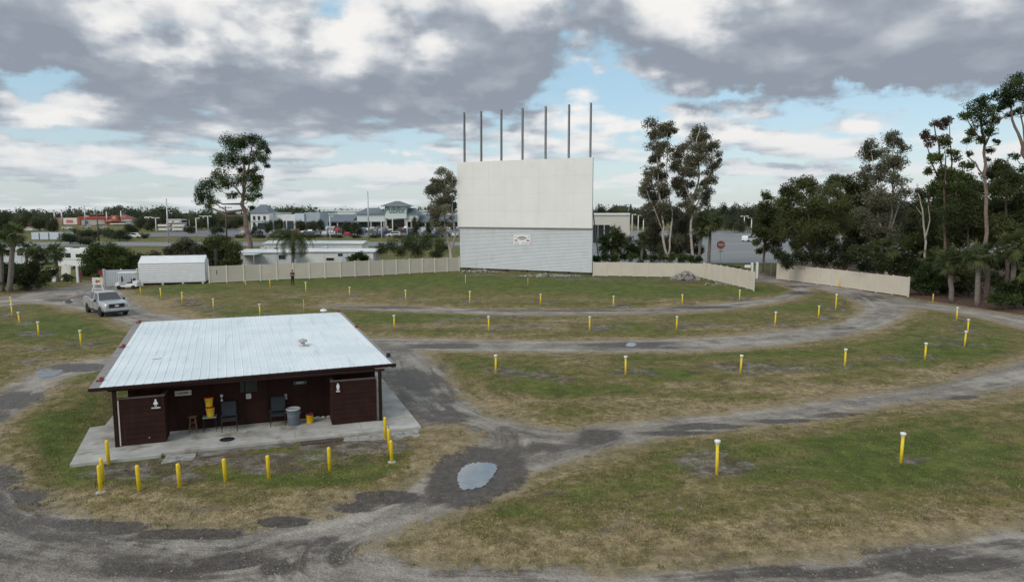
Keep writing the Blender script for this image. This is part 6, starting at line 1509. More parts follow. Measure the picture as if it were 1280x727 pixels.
# ------------------------------------------------------------------ beyond the fences: roads, lots, shops, mobile homes
ZG = 0.19
def sheet(name, x0, x1, y0, y1, z, m):
    mb = MB(); mb.add([(x0, y0, z), (x1, y0, z), (x1, y1, z), (x0, y1, z)], [(0, 1, 2, 3)]); return tag(mb.build(name, m), kind='structure')
asph = mat('far_asphalt', (.20, .20, .205), .9, var=.14, vscale=.08, dirt=((.27, .265, .26), .45, .7, .05))
lotm = mat('far_parking_asphalt', (.17, .17, .175), .9, var=.14, vscale=.08)
line = mat('road_paint', (.62, .62, .60), .7)
sheet('road', -420, 16, 170, 194, .26, asph); sheet('road_marking', -420, 16, 181.7, 182.0, .275, line)
sheet('parking_lot', -150, 12, 238, 396, .26, lotm)
sheet('parking_lot', 8, 120, 112, 320, .255, mat('pale_parking_asphalt', (.215, .21, .205), .9, var=.1, vscale=.1, dirt=((.18, .18, .185), .48, .62, .06)))
sheet('road', 16.02, 130, 172, 186, .27, asph)
for x in range(-140, 10, 3): sheet('bay_marking', x, x + .12, 262, 267, .275, line) if x % 2 == 0 else None
for k in range(9): sheet('bay_marking', 36 + k * 2.8, 36.15 + k * 2.8, 200, 205.5, .275, line)

def px_box(mb, x0, x1, yt, yb, Y, depth, m=0, z0=None):
    a, b = at_y(x0, yt, Y), at_y(x1, yb, Y); zb = b[2] if z0 is None else z0
    mb.box(((a[0] + b[0]) / 2, Y + depth / 2, (a[2] + zb) / 2), (b[0] - a[0], depth, a[2] - zb), m=m); return a, b
def part_box(name, x0, x1, yt, yb, Y, depth, m, par, z0=None, bevel=0):
    mb = MB(); px_box(mb, x0, x1, yt, yb, Y, depth, z0=z0); return mb.build(name, m, par, bevel=bevel)
def hip(name, x0, x1, ye, yt, Y, depth, m, par, over=1.0, ridge=.15):
    a, b = at_y(x0, ye, Y), at_y(x1, yt, Y); X0, X1, z0, z1 = a[0] - over, b[0] + over, a[2], b[2]; Y0, Y1 = Y - over, Y + depth + over
    xm = (X0 + X1) / 2; rw = (X1 - X0) * ridge / 2; ym = (Y0 + Y1) / 2
    mb = MB(); mb.add([(X0, Y0, z0), (X1, Y0, z0), (X1, Y1, z0), (X0, Y1, z0), (xm - rw, ym, z1), (xm + rw, ym, z1)], [(0, 1, 5, 4), (1, 2, 5), (2, 3, 4, 5), (3, 0, 4), (3, 2, 1, 0)]); return mb.build(name, m, par)
mint = mat('pale_mint_stucco', (.60, .66, .63), .8, var=.04, vscale=.1); slate = mat('slate_blue_metal_roof', (.145, .165, .19), .6, var=.1, vscale=.2)
shop_glass = mat('storefront_glass', (.035, .045, .05), .2, spec=.5, var=.15, vscale=.3); green = mat('sign_green', (.14, .27, .19), .6)  # dark glass of the far shop windows and storefronts, and the sign green
stone = mat('tan_column', (.40, .37, .33), .8); brick = mat('brick_brown_wall', (.32, .19, .14), .85, var=.15, vscale=.3); greyw = mat('warm_grey_wall', (.42, .39, .37), .85, var=.08, vscale=.2)
rust = mat('rust_red_roof', (.34, .11, .07), .7, var=.15, vscale=.3); cream = mat('cream_wall', (.56, .53, .46), .85, var=.05, vscale=.2); bluegrey = mat('blue_grey_wall', (.36, .40, .43), .8, var=.1, vscale=.2)

# the supermarket
D = 400.0; S_ = empty('supermarket', (at_y(490, 284, D)[0], D, ZG), 0, 'long pale mint supermarket with slate roofs and green letters on its tower', 'store')
SO = Vector(S_.location)
def local(o): o.location = -SO; return o
local(part_box('wall', 404, 606, 263.5, 284, D + 12, 40, mint, S_, ZG)); local(part_box('parapet', 403, 607, 262.6, 264.2, D + 11.6, 41, M['white_wall'], S_))
local(part_box('storefront', 405, 600, 277, 284, D + 2.4, 9, shop_glass, S_, ZG))
for x0, x1 in ((400, 447), (519, 604)):
    a, b = at_y(x0, 276, D - 3), at_y(x1, 268.5, D + 9)
    mb = MB(); mb.add([(a[0], D - 3, a[2]), (b[0], D - 3, a[2]), (b[0], D + 11, b[2] + .2), (a[0], D + 11, b[2] + .2), (a[0], D - 3, a[2] - .8), (b[0], D - 3, a[2] - .8)], [(0, 1, 2, 3), (4, 5, 1, 0)]); local(mb.build('canopy_roof', slate, S_))
    local(part_box('canopy_beam', x0, x1, 275.8, 278, D - 2.6, .6, mint, S_))
for x in list(range(403, 447, 9)) + list(range(522, 604, 9)): local(part_box('column', x, x + 1.6, 278, 284, D - 2.4, .9, stone, S_, ZG))
local(part_box('tower', 481, 508, 257.5, 273, D - 6, 14, mint, S_)); hp = local(hip('tower_roof', 481, 508, 257.6, 251, D - 6, 14, slate, S_, 2.6))
for x in (481, 505.5): local(part_box('tower_pier', x, x + 2.5, 272.8, 285, D - 5.5, 2, stone, S_, ZG))
local(part_box('entrance_glass', 484, 505, 274.5, 284, D + 1.6, .6, shop_glass, S_, ZG))
for x0, x1, xm in ((446, 481, 466), (506, 522, 511)):
    local(part_box('gable_wall', x0, x1, 267, 277, D - 4, 9, mint, S_)); local(hip('gable_roof', x0 - 1, x1 + 1, 267.5, 259.8, D - 4, 10, slate, S_, 1.2, .35))
    for x in np.linspace(x0 + .5, x1 - 2, 3): local(part_box('column', x, x + 1.8, 276.8, 284, D - 3.6, 1, stone, S_, ZG))
p = at_y(493.2, 262.9, D - 6.15); lt_ = text_mesh('Publix', 5.2, 'lettering', green, S_, tuple(Vector(p) - SO), (PI / 2, 0, 0), .1, .06, .92)
p = at_y(412, 264.9, D + 11.4); text_mesh('PHARMACY', 1.5, 'lettering', green, S_, tuple(Vector(p) - SO), (PI / 2, 0, 0), .1, .03)

def simple_building(name, label, Y, parts, cat='building', group=None):
    xs_ = [p[1] for p in parts] + [p[2] for p in parts]; c = at_y((min(xs_) + max(xs_)) / 2, 285, Y)
    T = empty(name, (c[0], Y, ZG), 0, label, cat, group); O = Vector(T.location)
    for p in parts:
        nm, x0, x1, yt, yb, dy, dep, m = p[:8]
        if len(p) > 8 and p[8] == 'hip': o = hip(nm, x0, x1, yb, yt, Y + dy, dep, m, T, .8, .3)
        else: o = part_box(nm, x0, x1, yt, yb, Y + dy, dep, m, T, ZG if yb > 283 else None)
        o.location = -O
    return T, O
simple_building('shop_block', 'white two storey shop with a grey gabled roof, seen just right of the pine trunk', 345, [('wall', 313, 337, 266, 285, 0, 14, M['white_wall']), ('roof', 313, 334, 255.5, 266, 0, 14, slate, 'hip'), ('window', 316, 319, 270, 275, -.2, .3, shop_glass), ('window', 322, 325, 270, 275, -.2, .3, shop_glass), ('window', 329, 332, 270, 275, -.2, .3, shop_glass), ('window', 316, 319, 278, 284, -.2, .3, shop_glass), ('window', 322, 333, 278.5, 284, -.2, .3, shop_glass), ('band', 313, 337, 276, 277, -.3, .4, bluegrey)])
simple_building('shop_block', 'low white shop between the gabled one and the blue grey hall', 352, [('wall', 337, 370, 268, 285, 0, 16, M['white_wall']), ('parapet', 336.5, 352, 265.5, 268.2, -.1, 16, bluegrey), ('window', 340, 352, 276, 284, -.2, .3, shop_glass), ('window', 355, 367, 276, 284, -.2, .3, shop_glass)])
simple_building('shop_block', 'blue grey hall with a pale panelled bay, left of the mint supermarket', 350, [('wall', 380, 400, 265.5, 285, 0, 16, bluegrey), ('bay', 368, 380.5, 266.5, 285, -1, 16, mat('pale_blue_panels', (.52, .58, .61), .6)), ('window', 370, 379, 276.5, 284, -1.2, .3, shop_glass), ('window', 383, 398, 277, 284, -.2, .3, shop_glass)])
# left-hand shops
T, O = simple_building('shop_block', 'brown brick shop with a big white sign panel, far left of the photo', 480, [('wall', 64, 80, 272.2, 284, 0, 20, brick), ('sign_panel', 79, 96.5, 272.5, 280.5, -1, 22, mat('white_sign_panel', (.70, .62, .60), .6)), ('glass', 80, 95, 280.7, 284.2, 0, 20, shop_glass), ('end_pier', 62.5, 65, 273.5, 284, -.5, 20, cream)])
p = at_y(87.3, 276.5, 478.8)
for i, w in enumerate((.9, .8)):
    mb = MB()
    for k in range(5): mb.box((p[0] - 2.2 + k * .95, p[1], p[2] + .55 - i * 1.2), (.66, .1, .8))
    o = mb.build('lettering', M['red'], T); o.location = -O
T, O = simple_building('shop_block', 'grey shop with a red roof band and a small blue emblem on its wall', 470, [('wall', 99, 131, 273, 285, 0, 24, greyw), ('roof_band', 98, 134, 271, 273.2, -1, 26, M['red']), ('brick_bay', 96.5, 101, 271, 285, -.5, 20, rust), ('window', 120, 130, 280.5, 283, -.2, .4, shop_glass), ('roof_unit', 105, 108, 269.4, 271.2, 4, 3, M['white_wall'])])
p = at_y(107.8, 277.5, 469.6); mb = MB(); mb.lathe([(.01, 0), (1.0, 0), (1.0, .1), (.01, .12)], n=16); o = mb.build('emblem', mat('blue_emblem', (.09, .10, .30), .6), T); o.location = Vector(p) - O; o.rotation_euler = (PI / 2, 0, 0)
T, O = simple_building('shop_block', 'shop with a rust red hipped roof and a pale round emblem, left background', 460, [('wall', 131, 152, 277, 285, 0, 22, brick), ('roof', 130, 152, 268.6, 277, -2, 26, rust, 'hip'), ('sign_bay', 138.5, 146.5, 269, 276.5, -3, 6, rust), ('wing', 152, 172, 276, 285, 0, 20, greyw), ('wing_roof', 151, 173, 274.5, 276.2, -1, 22, bluegrey), ('awning', 137, 160, 279.2, 280.4, -4, 4, M['white_wall'])])
p = at_y(142.6, 272.3, 456.8); mb = MB(); mb.lathe([(.01, 0), (1.15, 0), (1.15, .1), (.01, .12)], n=16); o = mb.build('emblem', mat('pale_red_emblem', (.55, .28, .25), .6), T); o.location = Vector(p) - O; o.rotation_euler = (PI / 2, 0, 0)
simple_building('fuel_canopy', 'long fuel station canopy with a red band at the far left', 330, [('canopy', -30, 40, 279, 283, 0, 14, M['red']), ('soffit', -30, 40, 283, 284, .2, 13.6, M['white_wall']), ('post', 4, 5, 284, 287, 3, .6, stone), ('post', 37, 38.3, 284, 287, 3, .6, stone), ('sign_disc', 24, 28.5, 270.5, 275.5, -2, .6, cream)], 'canopy')
simple_building('box_trailer', 'low pale trailer with dark blue upright stripes, between the left trees', 215, [('body', 39, 85, 290.5, 300, 0, 3, mat('pale_blue_white', (.55, .60, .66), .6))] + [('stripe', x, x + 1.6, 291, 296, -.05, .1, mat('dark_blue_stripe', (.05, .07, .16), .6)) for x in (48, 60, 73)], 'trailer')
# boat racks
def boat_rack():
    Y = 300; c = at_y(222, 290, Y); T = empty('boat_rack', (c[0], Y, ZG), 0, 'pale multi level storage rack with boats on its shelves, left of the pine', 'rack'); O = Vector(T.location)
    for x in (208, 213, 219, 225, 236): o = part_box('upright', x, x + .7, 274, 286, Y, .4, M['white_wall'], T, ZG); o.location = -O
    for y in (274, 278.6, 283.2, 287.8): o = part_box('shelf', 207.5, 226.5 if y < 280 else 238, y, y + .9, Y - .5, 5, M['white_wall'], T); o.location = -O
    for x0, x1, y in ((198, 214, 283.2), (216, 232, 283.2), (199, 215, 287.8), (216, 234, 287.8), (209, 217, 278.6), (218, 226, 278.6)):
        a, b = at_y(x0, y, Y - 1), at_y(x1, y, Y - 1); h = 1.0
        mb = MB(); L = b[0] - a[0]; mb.prism([(a[0], a[2] + .1), (b[0] - L * .2, a[2] + .1), (b[0], a[2] + h), (a[0], a[2] + h)], 'y', Y - 1.6, Y + .6)
        t = tag(mb.build('stored_boat', M['sign_white'], None), 'pale boat hull stored on the multi level rack', 'boat', 'boats on the storage rack')
boat_rack()
simple_building('office_building', 'cream flat roofed building with dark windows, right of the screen', 190, [('wall', 742, 787, 268.5, 292, 0, 20, cream), ('roof_edge', 741.4, 787.6, 266.2, 268.7, -.4, 21, M['white_wall']), ('window', 741.5, 747, 281, 289.5, -.15, .3, M['dark_glass']), ('window', 748, 754.5, 281, 289.5, -.15, .3, M['dark_glass']), ('window', 756, 762, 281, 289.5, -.15, .3, M['dark_glass'])])

# mobile homes behind the long fence
def mobile_home(x0, x1, Y, label, zw=2.35, zr=2.85, depth=5.5, windows=(), carport=None, wallm='white_wall'):
    a, b = at_y(x0, 300, Y), at_y(x1, 300, Y); L = b[0] - a[0]; T = empty('mobile_home', (a[0], Y, ZG), 0, label, 'mobile home', 'mobile homes behind the fence')
    mb = MB(); mb.box((L / 2, depth / 2, zw / 2 + .2), (L, depth, zw - .2)); mb.build('wall', M[wallm], T)
    mb = MB(); mb.prism([(-.25, zw + .08), (depth + .25, zw + .08), (depth + .25, zw + .16), (depth / 2, zr), (-.25, zw + .16)], 'x', -.3, L + .3); mb.build('roof', M['pale_roof'], T)
    for px, w, z, h in windows:
        X = at_y(px, 300, Y)[0] - a[0]; mb = MB(); mb.box((X, -.02, z), (w, .08, h)); f = mb.build('window', M['white'], T); mb = MB(); mb.box((X, -.05, z), (w - .14, .06, h - .14)); mb.build('pane', M['dark_glass'], f)
    mb = MB(); mb.box((L * .62, -.03, 1.25), (.9, .05, 1.95)); mb.build('door', M['lap_grey'], T)
    for t in np.linspace(.06, .94, max(3, int(L / 2.4))): mb = MB(); mb.box((L * t, -.012, zw / 2 + .2), (.05, .02, zw - .3)); mb.build('wall_seam', M['lap_grey'], T)
    mb = MB(); mb.box((L * .3, depth / 2, zr + .1), (.7, .7, .45)); mb.build('roof_unit', M['galv'], T)
    if carport:
        c0, c1 = at_y(carport[0], 300, Y)[0] - a[0], at_y(carport[1], 300, Y)[0] - a[0]
        mb = MB(); mb.box(((c0 + c1) / 2, -1.4, zw - .05), (c1 - c0, 3.0, .09)); mb.build('carport_roof', M['pale_roof'], T)
        for x in (c0 + .1, (c0 + c1) / 2, c1 - .1): mb = MB(); mb.tube([(x, -2.8, 0), (x, -2.8, zw - .08)], .05, 6); mb.build('carport_post', M['white'], T)
    return T
mobile_home(372, 466, 103, 'long white mobile home with a low pale roof behind the fence, left of the shrubs', windows=((412, 1.3, 1.35, .55), (425, .9, 2.0, .55), (441, .7, 1.9, .6)))
mobile_home(300, 368, 101, 'white mobile home with a carport behind the fence, at the foot of the pine', windows=((352, 1.2, 1.8, .8),), carport=(301, 326), wallm='lap_grey')
mobile_home(330, 452, 121, 'second pale roofed mobile home farther back, roof showing above the front ones', zw=2.75, zr=3.3, windows=((345, 1, 1.8, .8),))
mobile_home(-12, 42, 108, 'pale trailer home half hidden behind the roadside palms', windows=((24, 1.1, 1.9, .8), (10, 1.0, 1.9, .8)), wallm='lap_grey')
def motorhome():
    Y = 101; a, b = at_y(72, 320, Y), at_y(119, 320, Y); L = b[0] - a[0]; T = empty('motorhome', (a[0], Y, ZG), 0, 'white motorhome with two dark end windows behind the roadside palms', 'motorhome')
    mb = MB(); mb.prism([(0, .45), (L, .45), (L, 2.75), (L - .2, 2.95), (.25, 2.95), (0, 2.7)], 'y', 0, 2.4); mb.build('body', M['white'], T, bevel=.05)
    for x in (.55, 1.55):
        mb = MB(); mb.box((x, -.02, 2.05), (.8, .06, .72)); mb.build('window', M['dark_glass'], T, bevel=.03)
    mb = MB(); mb.box((3.4, -.02, 2.0), (1.4, .06, .55)); mb.build('window', M['dark_glass'], T, bevel=.03)
    mb = MB(); mb.box((L / 2, -.015, 1.45), (L - .1, .04, .14)); mb.build('stripe', M['lap_grey'], T)
    for x in (1.0, 3.2): mb = MB(); mb.box((x, 1.2, 3.05), (.8, .7, .22)); mb.build('roof_unit', M['sign_white'], T, bevel=.04)
    for x in (1.1, L - 1.2):
        for y in (.1, 2.3): wheel(T, x, y, 1 if y > 1 else -1, .36)
motorhome()
# odds and ends by the roadside
for px, py, w, h, lb in ((67, 352, 1.1, 1.6, 'white board leaning by the roadside palms, left one'), (82, 350, 1.4, 1.9, 'white panel standing under the motorhome by the roadside'), (40, 360, .8, .9, 'pale board on the ground beside the leaning trunk')):
    p = at_g(px, py); T = empty('board', p, rnd.uniform(-.3, .3), lb, 'board', 'boards left by the roadside'); mb = MB(); mb.add([(-w / 2, 0, 0), (w / 2, 0, 0), (w / 2, .25, h), (-w / 2, .25, h), (-w / 2, .05, 0), (w / 2, .05, 0), (w / 2, .3, h), (-w / 2, .3, h)], [(0, 1, 2, 3), (7, 6, 5, 4), (0, 4, 5, 1), (3, 2, 6, 7), (0, 3, 7, 4), (1, 5, 6, 2)]); mb.build('panel', M['sign_white'], T)
    mb = MB(); mb.tube([(0, .28, h * .9), (0, .7, 0)], .03, 5); mb.build('prop', M['bark'], T)

# ------------------------------------------------------------------ poles and lamps
def lamp(px, yt, yb, arms, label, Y=None):
    p = at(px, yb, ZG); p = np.array([p[0], p[1], ZG]); top = at_y(px, yt, p[1])[2]
    T = empty('lot_lamp', p, 0, label, 'lamp post', 'lamp posts of the parking lots'); k = p[1] / 250
    mb = MB(); mb.tube([(0, 0, 0), (0, 0, top - ZG)], [.22 * k, .16 * k], 8); mb.build('pole', M['sign_white'], T, True)
    for s in ((-1, 1) if arms == 2 else (1,)):
        mb = MB(); mb.box((s * .7 * k, 0, top - ZG), (1.5 * k, .25 * k, .12 * k)); mb.box((s * 1.0 * k, 0, top - ZG - .05), (.9 * k, .45 * k, .3 * k)); mb.build('lamp_head', M['sign_white'], T)
for a in ((413, 270, 298, 1, 'pale lamp post in front of the left wing of the supermarket'), (477, 275, 298.5, 1, 'pale lamp post before the left gable of the supermarket'), (491, 272.5, 295.5, 2, 'pale lamp post before the supermarket tower'), (509, 276, 293, 1, 'pale lamp post before the right gable of the supermarket'),
          (349, 272, 285.5, 1, 'lamp post before the low white shop'), (358.5, 270.5, 287, 1, 'lamp post between the low white shop and the blue grey hall'), (195.5, 272, 291, 2, 'twin headed lamp post left of the boat rack'), (246, 272.5, 296, 1, 'lamp post right of the boat rack'), (254.5, 270, 281.5, 2, 'far twin lamp post left of the pine foliage'), (260.5, 270, 288, 2, 'twin lamp post nearest the pine foliage'), (181.5, 272, 280, 1, 'far lamp post beside the rust roofed shop'), (186.5, 271, 281, 2, 'far twin lamp post beside the rust roofed shop'),
          (790, 268, 290, 1, 'pale lamp post just right of the cream building'), (797.5, 269, 293, 1, 'middle lamp post behind the tall paired trees'), (804, 273, 294, 1, 'lamp post close behind the left paperbark trunk'), (929.8, 270, 291, 2, 'far twin lamp post in the right parking lot'), (938.7, 272, 297, 2, 'nearer twin lamp post in the right parking lot'), (10, 262, 289, 1, 'thin lamp post above the fuel canopy')): lamp(*a)
def utility(px, yt, yb, arm, label):
    p = at(px, yb, ZG); top = at_y(px, yt, p[1])[2] - ZG; T = empty('utility_pole', p, .15, label, 'utility pole', 'utility poles'); k = p[1] / 200
    wm = M['bark'] if arm else M['galv']
    mb = MB(); mb.tube([(0, 0, 0), (0, 0, top)], [.24 * k, .16 * k], 8); mb.build('pole', wm, T, True)
    if arm:
        for z in ((top - .5, top - 1.9) if arm > 1 else (top - .5,)):
            mb = MB(); mb.box((0, 0, z), (3.6 * k, .2, .22)); mb.build('crossarm', wm, T)
            for x in (-1.6, -.8, .8, 1.6): mb = MB(); mb.lathe([(.08, 0), (.12, .1), (.05, .3)], (x * k, 0, z + .1), 6); mb.build('insulator', M['sign_white'], T)
utility(461, 239, 299, 0, 'tall thin grey pole in front of the supermarket'); utility(211, 248, 304, 0, 'tall thin grey pole in front of the boat rack'); utility(283.5, 257.5, 297, 2, 'dark utility pole with crossarms left of the pine trunk'); utility(123.5, 266, 301, 1, 'dark pole in front of the grey shop with the red roof band')
for x, yt in ((69, 262), (78, 262), (107, 257), (134, 264), (152, 263)): utility(x, yt, 281.5, 0, f'far thin pole above the left shops, {ORD[(69, 78, 107, 134, 152).index(x)]} from the photo edge')

# ------------------------------------------------------------------ parked cars
cp = mat('car_paint', (1, 1, 1), .3, 0, .5, var=0, objcol=True)
def car_mesh(kind):
    mb = MB(); h = 1.45 if kind == 'saloon' else 1.75
    pr = [(-2.2, .35), (2.2, .35), (2.25, .72), (1.9, .86), (1.05, .95), (.45, h - .04), (-1.2, h), (-1.9, 1.0), (-2.2, .92)] if kind == 'saloon' else [(-2.25, .4), (2.25, .4), (2.3, .85), (1.95, 1.02), (1.2, 1.1), (.6, h - .04), (-1.95, h), (-2.25, 1.1)] if kind == 'van' else [(-2.6, .45), (2.6, .45), (2.6, .95), (2.3, 1.1), (1.25, 1.15), (.7, h), (-.5, h), (-.75, 1.15), (-2.6, 1.15)]
    mb.prism(pr, 'y', -.88, .88, 0)
    if kind == 'saloon': g_ = [(-1.75, 1.0), (.92, .98), (.42, 1.36), (-1.15, 1.38)]
    elif kind == 'van': g_ = [(-2.05, 1.15), (1.05, 1.12), (.55, 1.62), (-1.85, 1.64)]
    else: g_ = [(-.68, 1.2), (1.1, 1.18), (.64, 1.66), (-.45, 1.66)]
    for s in (-1, 1): mb.prism(g_, 'y', s * .86, s * .90, 1)
    f0, f1 = g_[1], g_[2]; mb.add([(f0[0] + .12, -.74, f0[1]), (f0[0] + .12, .74, f0[1]), (f1[0] + .1, .66, f1[1]), (f1[0] + .1, -.66, f1[1])], [(0, 1, 2, 3)], 1)
    r0, r1 = g_[0], g_[3]; mb.add([(r0[0] - .1, -.74, r0[1] + .02), (r0[0] - .1, .74, r0[1] + .02), (r1[0] - .1, .66, r1[1]), (r1[0] - .1, -.66, r1[1])], [(3, 2, 1, 0)], 1)
    for x in (-1.4, 1.4):
        for s in (-1, 1):
            k = 14; mb.prism([(x + .34 * math.cos(2 * PI * i / k), .34 + .34 * math.sin(2 * PI * i / k)) for i in range(k)], 'y', s * .7, s * .93, 2)
    o = mb.build('parked_car', [cp, M['dark_glass'], M['rubber']]); o.data.name = kind; me = o.data; bpy.data.objects.remove(o); return me
CM = {k: car_mesh(k) for k in ('saloon', 'van', 'pickup')}
PAL = [('white', (.72, .72, .72, 1)), ('silver', (.42, .43, .44, 1)), ('black', (.02, .02, .022, 1)), ('dark grey', (.09, .095, .1, 1)), ('red', (.30, .02, .02, 1)), ('dark blue', (.03, .05, .12, 1)), ('tan', (.36, .31, .24, 1))]
def car(p, rz, kind, col, label, group='cars parked before the supermarket', name='parked_car'):
    o = bpy.data.objects.new(name, CM[kind]); COL.objects.link(o); o.location = (p[0], p[1], .262); o.rotation_euler = (0, 0, rz); o.color = dict(PAL)[col]
    return tag(o, label, 'van' if kind == 'van' else 'car', group)
rc = random.Random(12)
for Y, x0, x1 in ((246, 378, 452), (258, 296, 572), (282, 372, 572), (306, 400, 572), (336, 410, 572), (240, 520, 572)):
    X = at_y(x0, 290, Y)[0]
    while X < at_y(x1, 290, Y)[0]:
        if rc.random() < .62:
            kd = rc.choice(['saloon', 'saloon', 'van', 'pickup']); cl = rc.choices([c[0] for c in PAL], (5, 4, 4, 3, 2, 2, 1))[0]
            row = {246: 'front', 258: 'second', 282: 'third', 306: 'fourth', 336: 'last', 240: 'front'}[Y]
            car((X, Y), PI / 2 + rc.choice([0, PI]) + rc.uniform(-.05, .05), kd, cl, f'{cl} {dict(saloon="car", van="high car", pickup="pickup")[kd]} in the {row} row of the supermarket lot')
        X += 2.75
car(at(168, 298.5), .1, 'pickup', 'white', 'white pickup truck driving past the left bushes', 'single cars')
car(at(548, 297), PI + .05, 'pickup', 'dark blue', 'dark blue pickup parked behind the pale trunk left of the screen', 'single cars'); car(at(492, 296.5), PI, 'van', 'white', 'white car crossing in front of the supermarket tower', 'single cars')
car(at(796, 319), .5, 'van', 'white', 'white car seen between the palms right of the screen', 'single cars'); car(at(935, 303), .8, 'van', 'white', 'white car in the parking lot behind the no entry sign', 'single cars')
for x, y, cl in ((108, 285.5, 'silver'), (84, 287, 'white'), (128, 286.2, 'silver')): car(at(x, y), .2, 'saloon', cl, f'far {cl} car {dict([(108, "before the grey shop with the red band"), (84, "below the big white sign panel"), (128, "by the rust roofed shop")])[x]}', 'single cars')

# ------------------------------------------------------------------ hedges, lot trees, far trees
def leafy_mesh(seed, clumps, size, dens, **kw):
    V, Fc, t = leaf_cloud(clumps, seed, size, dens, **kw); o = mesh_arrays('crown', V, Fc, M['leaf_far'], t); return o
def far_tree(seed, shape):
    T = empty('far_tree', (0, 0, 0)); rs = random.Random(seed)
    if shape == 'round': cl = [(rs.uniform(-2.6, 2.6), rs.uniform(-2.6, 2.6), rs.uniform(2.2, 6.0), rs.uniform(1.3, 2.1)) for _ in range(11)]
    elif shape == 'tall': cl = [(rs.uniform(-1.6, 1.6), rs.uniform(-1.6, 1.6), 2.5 + i * .75, rs.uniform(.9, 1.5)) for i in range(9)]
    else: cl = [(rs.uniform(-3.4, 3.4), rs.uniform(-2, 2), rs.uniform(1.2, 3.6), rs.uniform(1.2, 1.9)) for _ in range(10)]
    o = leafy_mesh(seed, cl, .62, .38, tone_base=.42, tone_var=.34); o.parent = T
    mb = MB(); mb.tube([(0, 0, -.3), (.1, 0, 2.0), (0, .1, 4.4 if shape != 'low' else 2.2)], [.26, .2, .1], 6)
    for c in cl[::3]: mb.tube([(0, 0, 1.6), c[:3]], [.12, .04], 4)
    mb.build('trunk', M['bark'], T); return T
PROT = {(s, i): far_tree(200 + i + 10 * j, s) for j, s in enumerate(('round', 'tall', 'low')) for i in range(2)}
fresh = set(PROT)
SIZE = dict(round=(9.5, 8.0), tall=(6, 9.8), low=(10, 5.4))
def put_far(px, yb, wpx, yt, shape, label, group):
    k = (shape, rc.randrange(2)); src = PROT[k]
    o = src if k in fresh else copy_tree(src); fresh.discard(k)
    p = at(px, yb, ZG); o.location = p; w, h = SIZE[shape]
    sx = wpx * p[1] / 850 / w; sz = (at_y(px, yt, p[1])[2] - ZG) / h
    o.scale = (sx, sx, sz); o.rotation_euler = (0, 0, rc.uniform(0, 6)); tag(o, label, 'tree', group)
GB = 'green belt trees among the left shops'
belt = [(6, 291, 30, 262, 'round'), (26, 291, 24, 264, 'round'), (36, 287, 14, 262, 'tall'), (50, 289, 26, 268, 'round'), (66, 291, 18, 270, 'round'), (104, 297, 26, 283, 'low'), (119, 296.5, 24, 284, 'low'), (88, 305, 30, 288, 'round'), (108, 306, 26, 292, 'low'), (136, 299, 20, 285, 'low'), (150, 301, 28, 286, 'round'), (164, 293, 20, 277, 'round'),
        (176, 288, 18, 268, 'round'), (190, 289, 26, 270, 'round'), (206, 286, 20, 264, 'round'), (226, 286, 26, 263, 'round'), (242, 288, 24, 268, 'round'), (252, 287, 20, 270, 'round'), (268, 287, 24, 268, 'round'), (284, 288, 22, 270, 'round'), (296, 288, 18, 268, 'round'), (180, 298, 16, 290, 'low'), (236, 292, 20, 281, 'low'), (272, 293, 18, 282, 'low')]
DES = ['', 'round', 'taller', 'low']
where = ['at the left photo edge', 'behind the fuel canopy', 'beside the fuel canopy sign', 'right of the fuel canopy', 'left of the brick shop', 'below the red roof band', 'below the grey shop wall', 'above the striped trailer', 'between the trailer and the motorhome', 'above the big rounded bush', 'above the duller bush', 'right of the rust red roof', 'behind the low grey wing', 'left of the boat rack', 'just left of the boat rack top', 'behind the boat rack', 'just right of the boat rack', 'behind the far twin lamp', 'right of the twin lamps', 'behind the crossarm pole', 'left of the pine trunk', 'beside the white passing pickup', 'in front of the boat rack', 'below the twin lamps']
for b, w_ in zip(belt, where): put_far(b[0], b[1], b[2], b[3], b[4], f'{dict(round="rounded", tall="tall", low="low spreading")[b[4]]} green tree in the distance {w_}', GB)
lot = [(443, 294, 22, 275.5, 'round', 'round green tree in the lot before the left gable'), (432, 294, 18, 276, 'round', 'round green tree left of the one before the left gable'), (521, 296, 13, 270, 'tall', 'narrow green tree right of the supermarket tower'), (537, 296, 12, 272, 'tall', 'narrow brownish green tree beside the pale trunk left of the screen'), (336, 293, 14, 272, 'round', 'palm like green tree before the white gabled shop'), (350, 290, 14, 272, 'round', 'green tree before the low white shop'), (376, 291, 16, 272, 'round', 'green tree before the panelled bay'), (390, 291, 18, 275, 'round', 'green tree before the blue grey hall'), (400, 290, 14, 273, 'round', 'green tree right of the blue grey hall'), (318, 292, 12, 278, 'low', 'small green tree beside the pine trunk'), (492, 291, 14, 277, 'low', 'low tree under the supermarket tower')]
for l in lot: put_far(*l, 'trees of the supermarket lot')
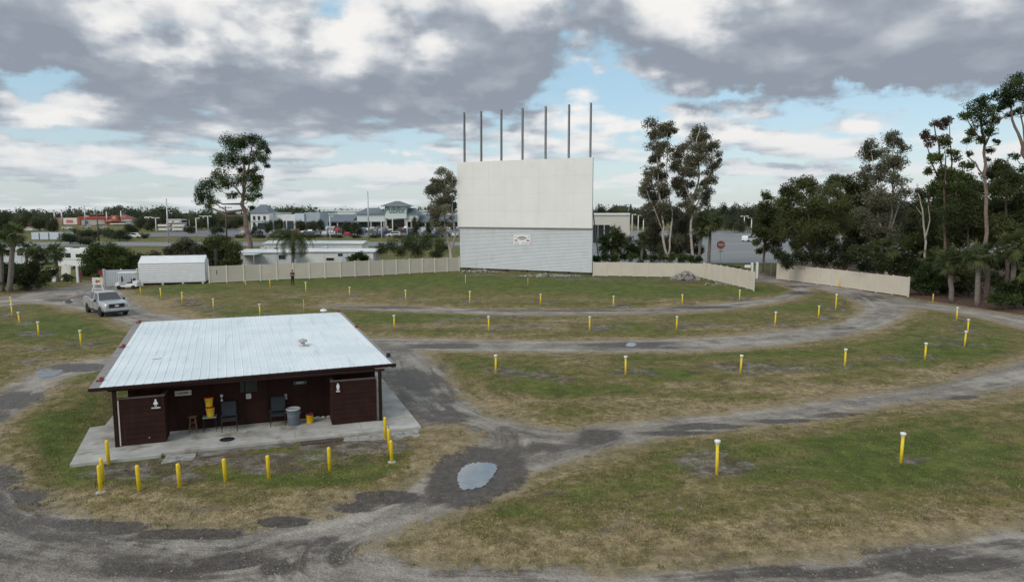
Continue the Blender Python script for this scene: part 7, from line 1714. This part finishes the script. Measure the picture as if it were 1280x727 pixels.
rt = [(752, 288, 26, 254, 'round', 'dark tree behind the cream building, left one'), (770, 287, 24, 252, 'round', 'dark tree behind the cream building, right one'), (787, 285, 7, 255, 'tall', 'narrow pointed tree right of the cream building'), (800, 287, 24, 262, 'round', 'green tree far behind the paired tall trees, left'), (816, 288, 22, 263, 'round', 'green tree far behind the paired tall trees, middle'), (850, 288, 24, 262, 'round', 'green tree far behind the paired tall trees, right'), (905, 287, 24, 252, 'round', 'green tree above the no entry sign'), (922, 288, 26, 248, 'round', 'tall dark tree behind the right parking lot'), (940, 288, 22, 250, 'round', 'tall dark tree beside the twin lamps of the right lot'), (918, 291, 30, 271, 'low', 'low bright trees at the far edge of the right lot'), (948, 291, 24, 268, 'low', 'low trees behind the nearer twin lamp'), (895, 289, 20, 264, 'round', 'tree behind the ragged palm'), (868, 289, 20, 266, 'round', 'tree far behind the forked tall tree'), (966, 291, 26, 262, 'round', 'tree far behind the small dark oak')]
for l in rt: put_far(*l, 'trees around the right parking lot')
for i, x in enumerate((298, 322, 346, 370, 394, 418, 446, 470, 496, 540)):
    put_far(x, 297.2, 24, 292.6, 'low', f'clipped hedge along the supermarket lot, {ORD[i]} from the pine', 'hedges along the supermarket lot')
# the wooded horizon, one far mass
cl = []; rs = np.random.RandomState(5)
for i in range(900):
    px = rs.uniform(-200, 1500); Y = rs.uniform(560, 900); top = 261.0 + 2.6 * math.sin(px * .031) + 1.8 * math.sin(px * .11 + 1) + rs.uniform(-1.2, 3)
    z = at_y(px, top, Y)[2]; r = rs.uniform(3, 6)
    X = at_y(px, top, Y)[0]; cl.append((X, Y, z - r, r)); cl.append((X + rs.uniform(-5, 5), Y - 4, max(2.5, z - 3 * r), r * 1.2)); cl.append((X + rs.uniform(-5, 5), Y - 6, 3, 4.2))
V, Fc, t = leaf_cloud(cl, 9, 2.6, .12, loose_=0.0, tone_base=.45, tone_var=.36)
tag(mesh_arrays('treeline', V, Fc, M['leaf_far'], t), 'low wooded horizon of dull green trees behind the shops', 'wood', kind='stuff')
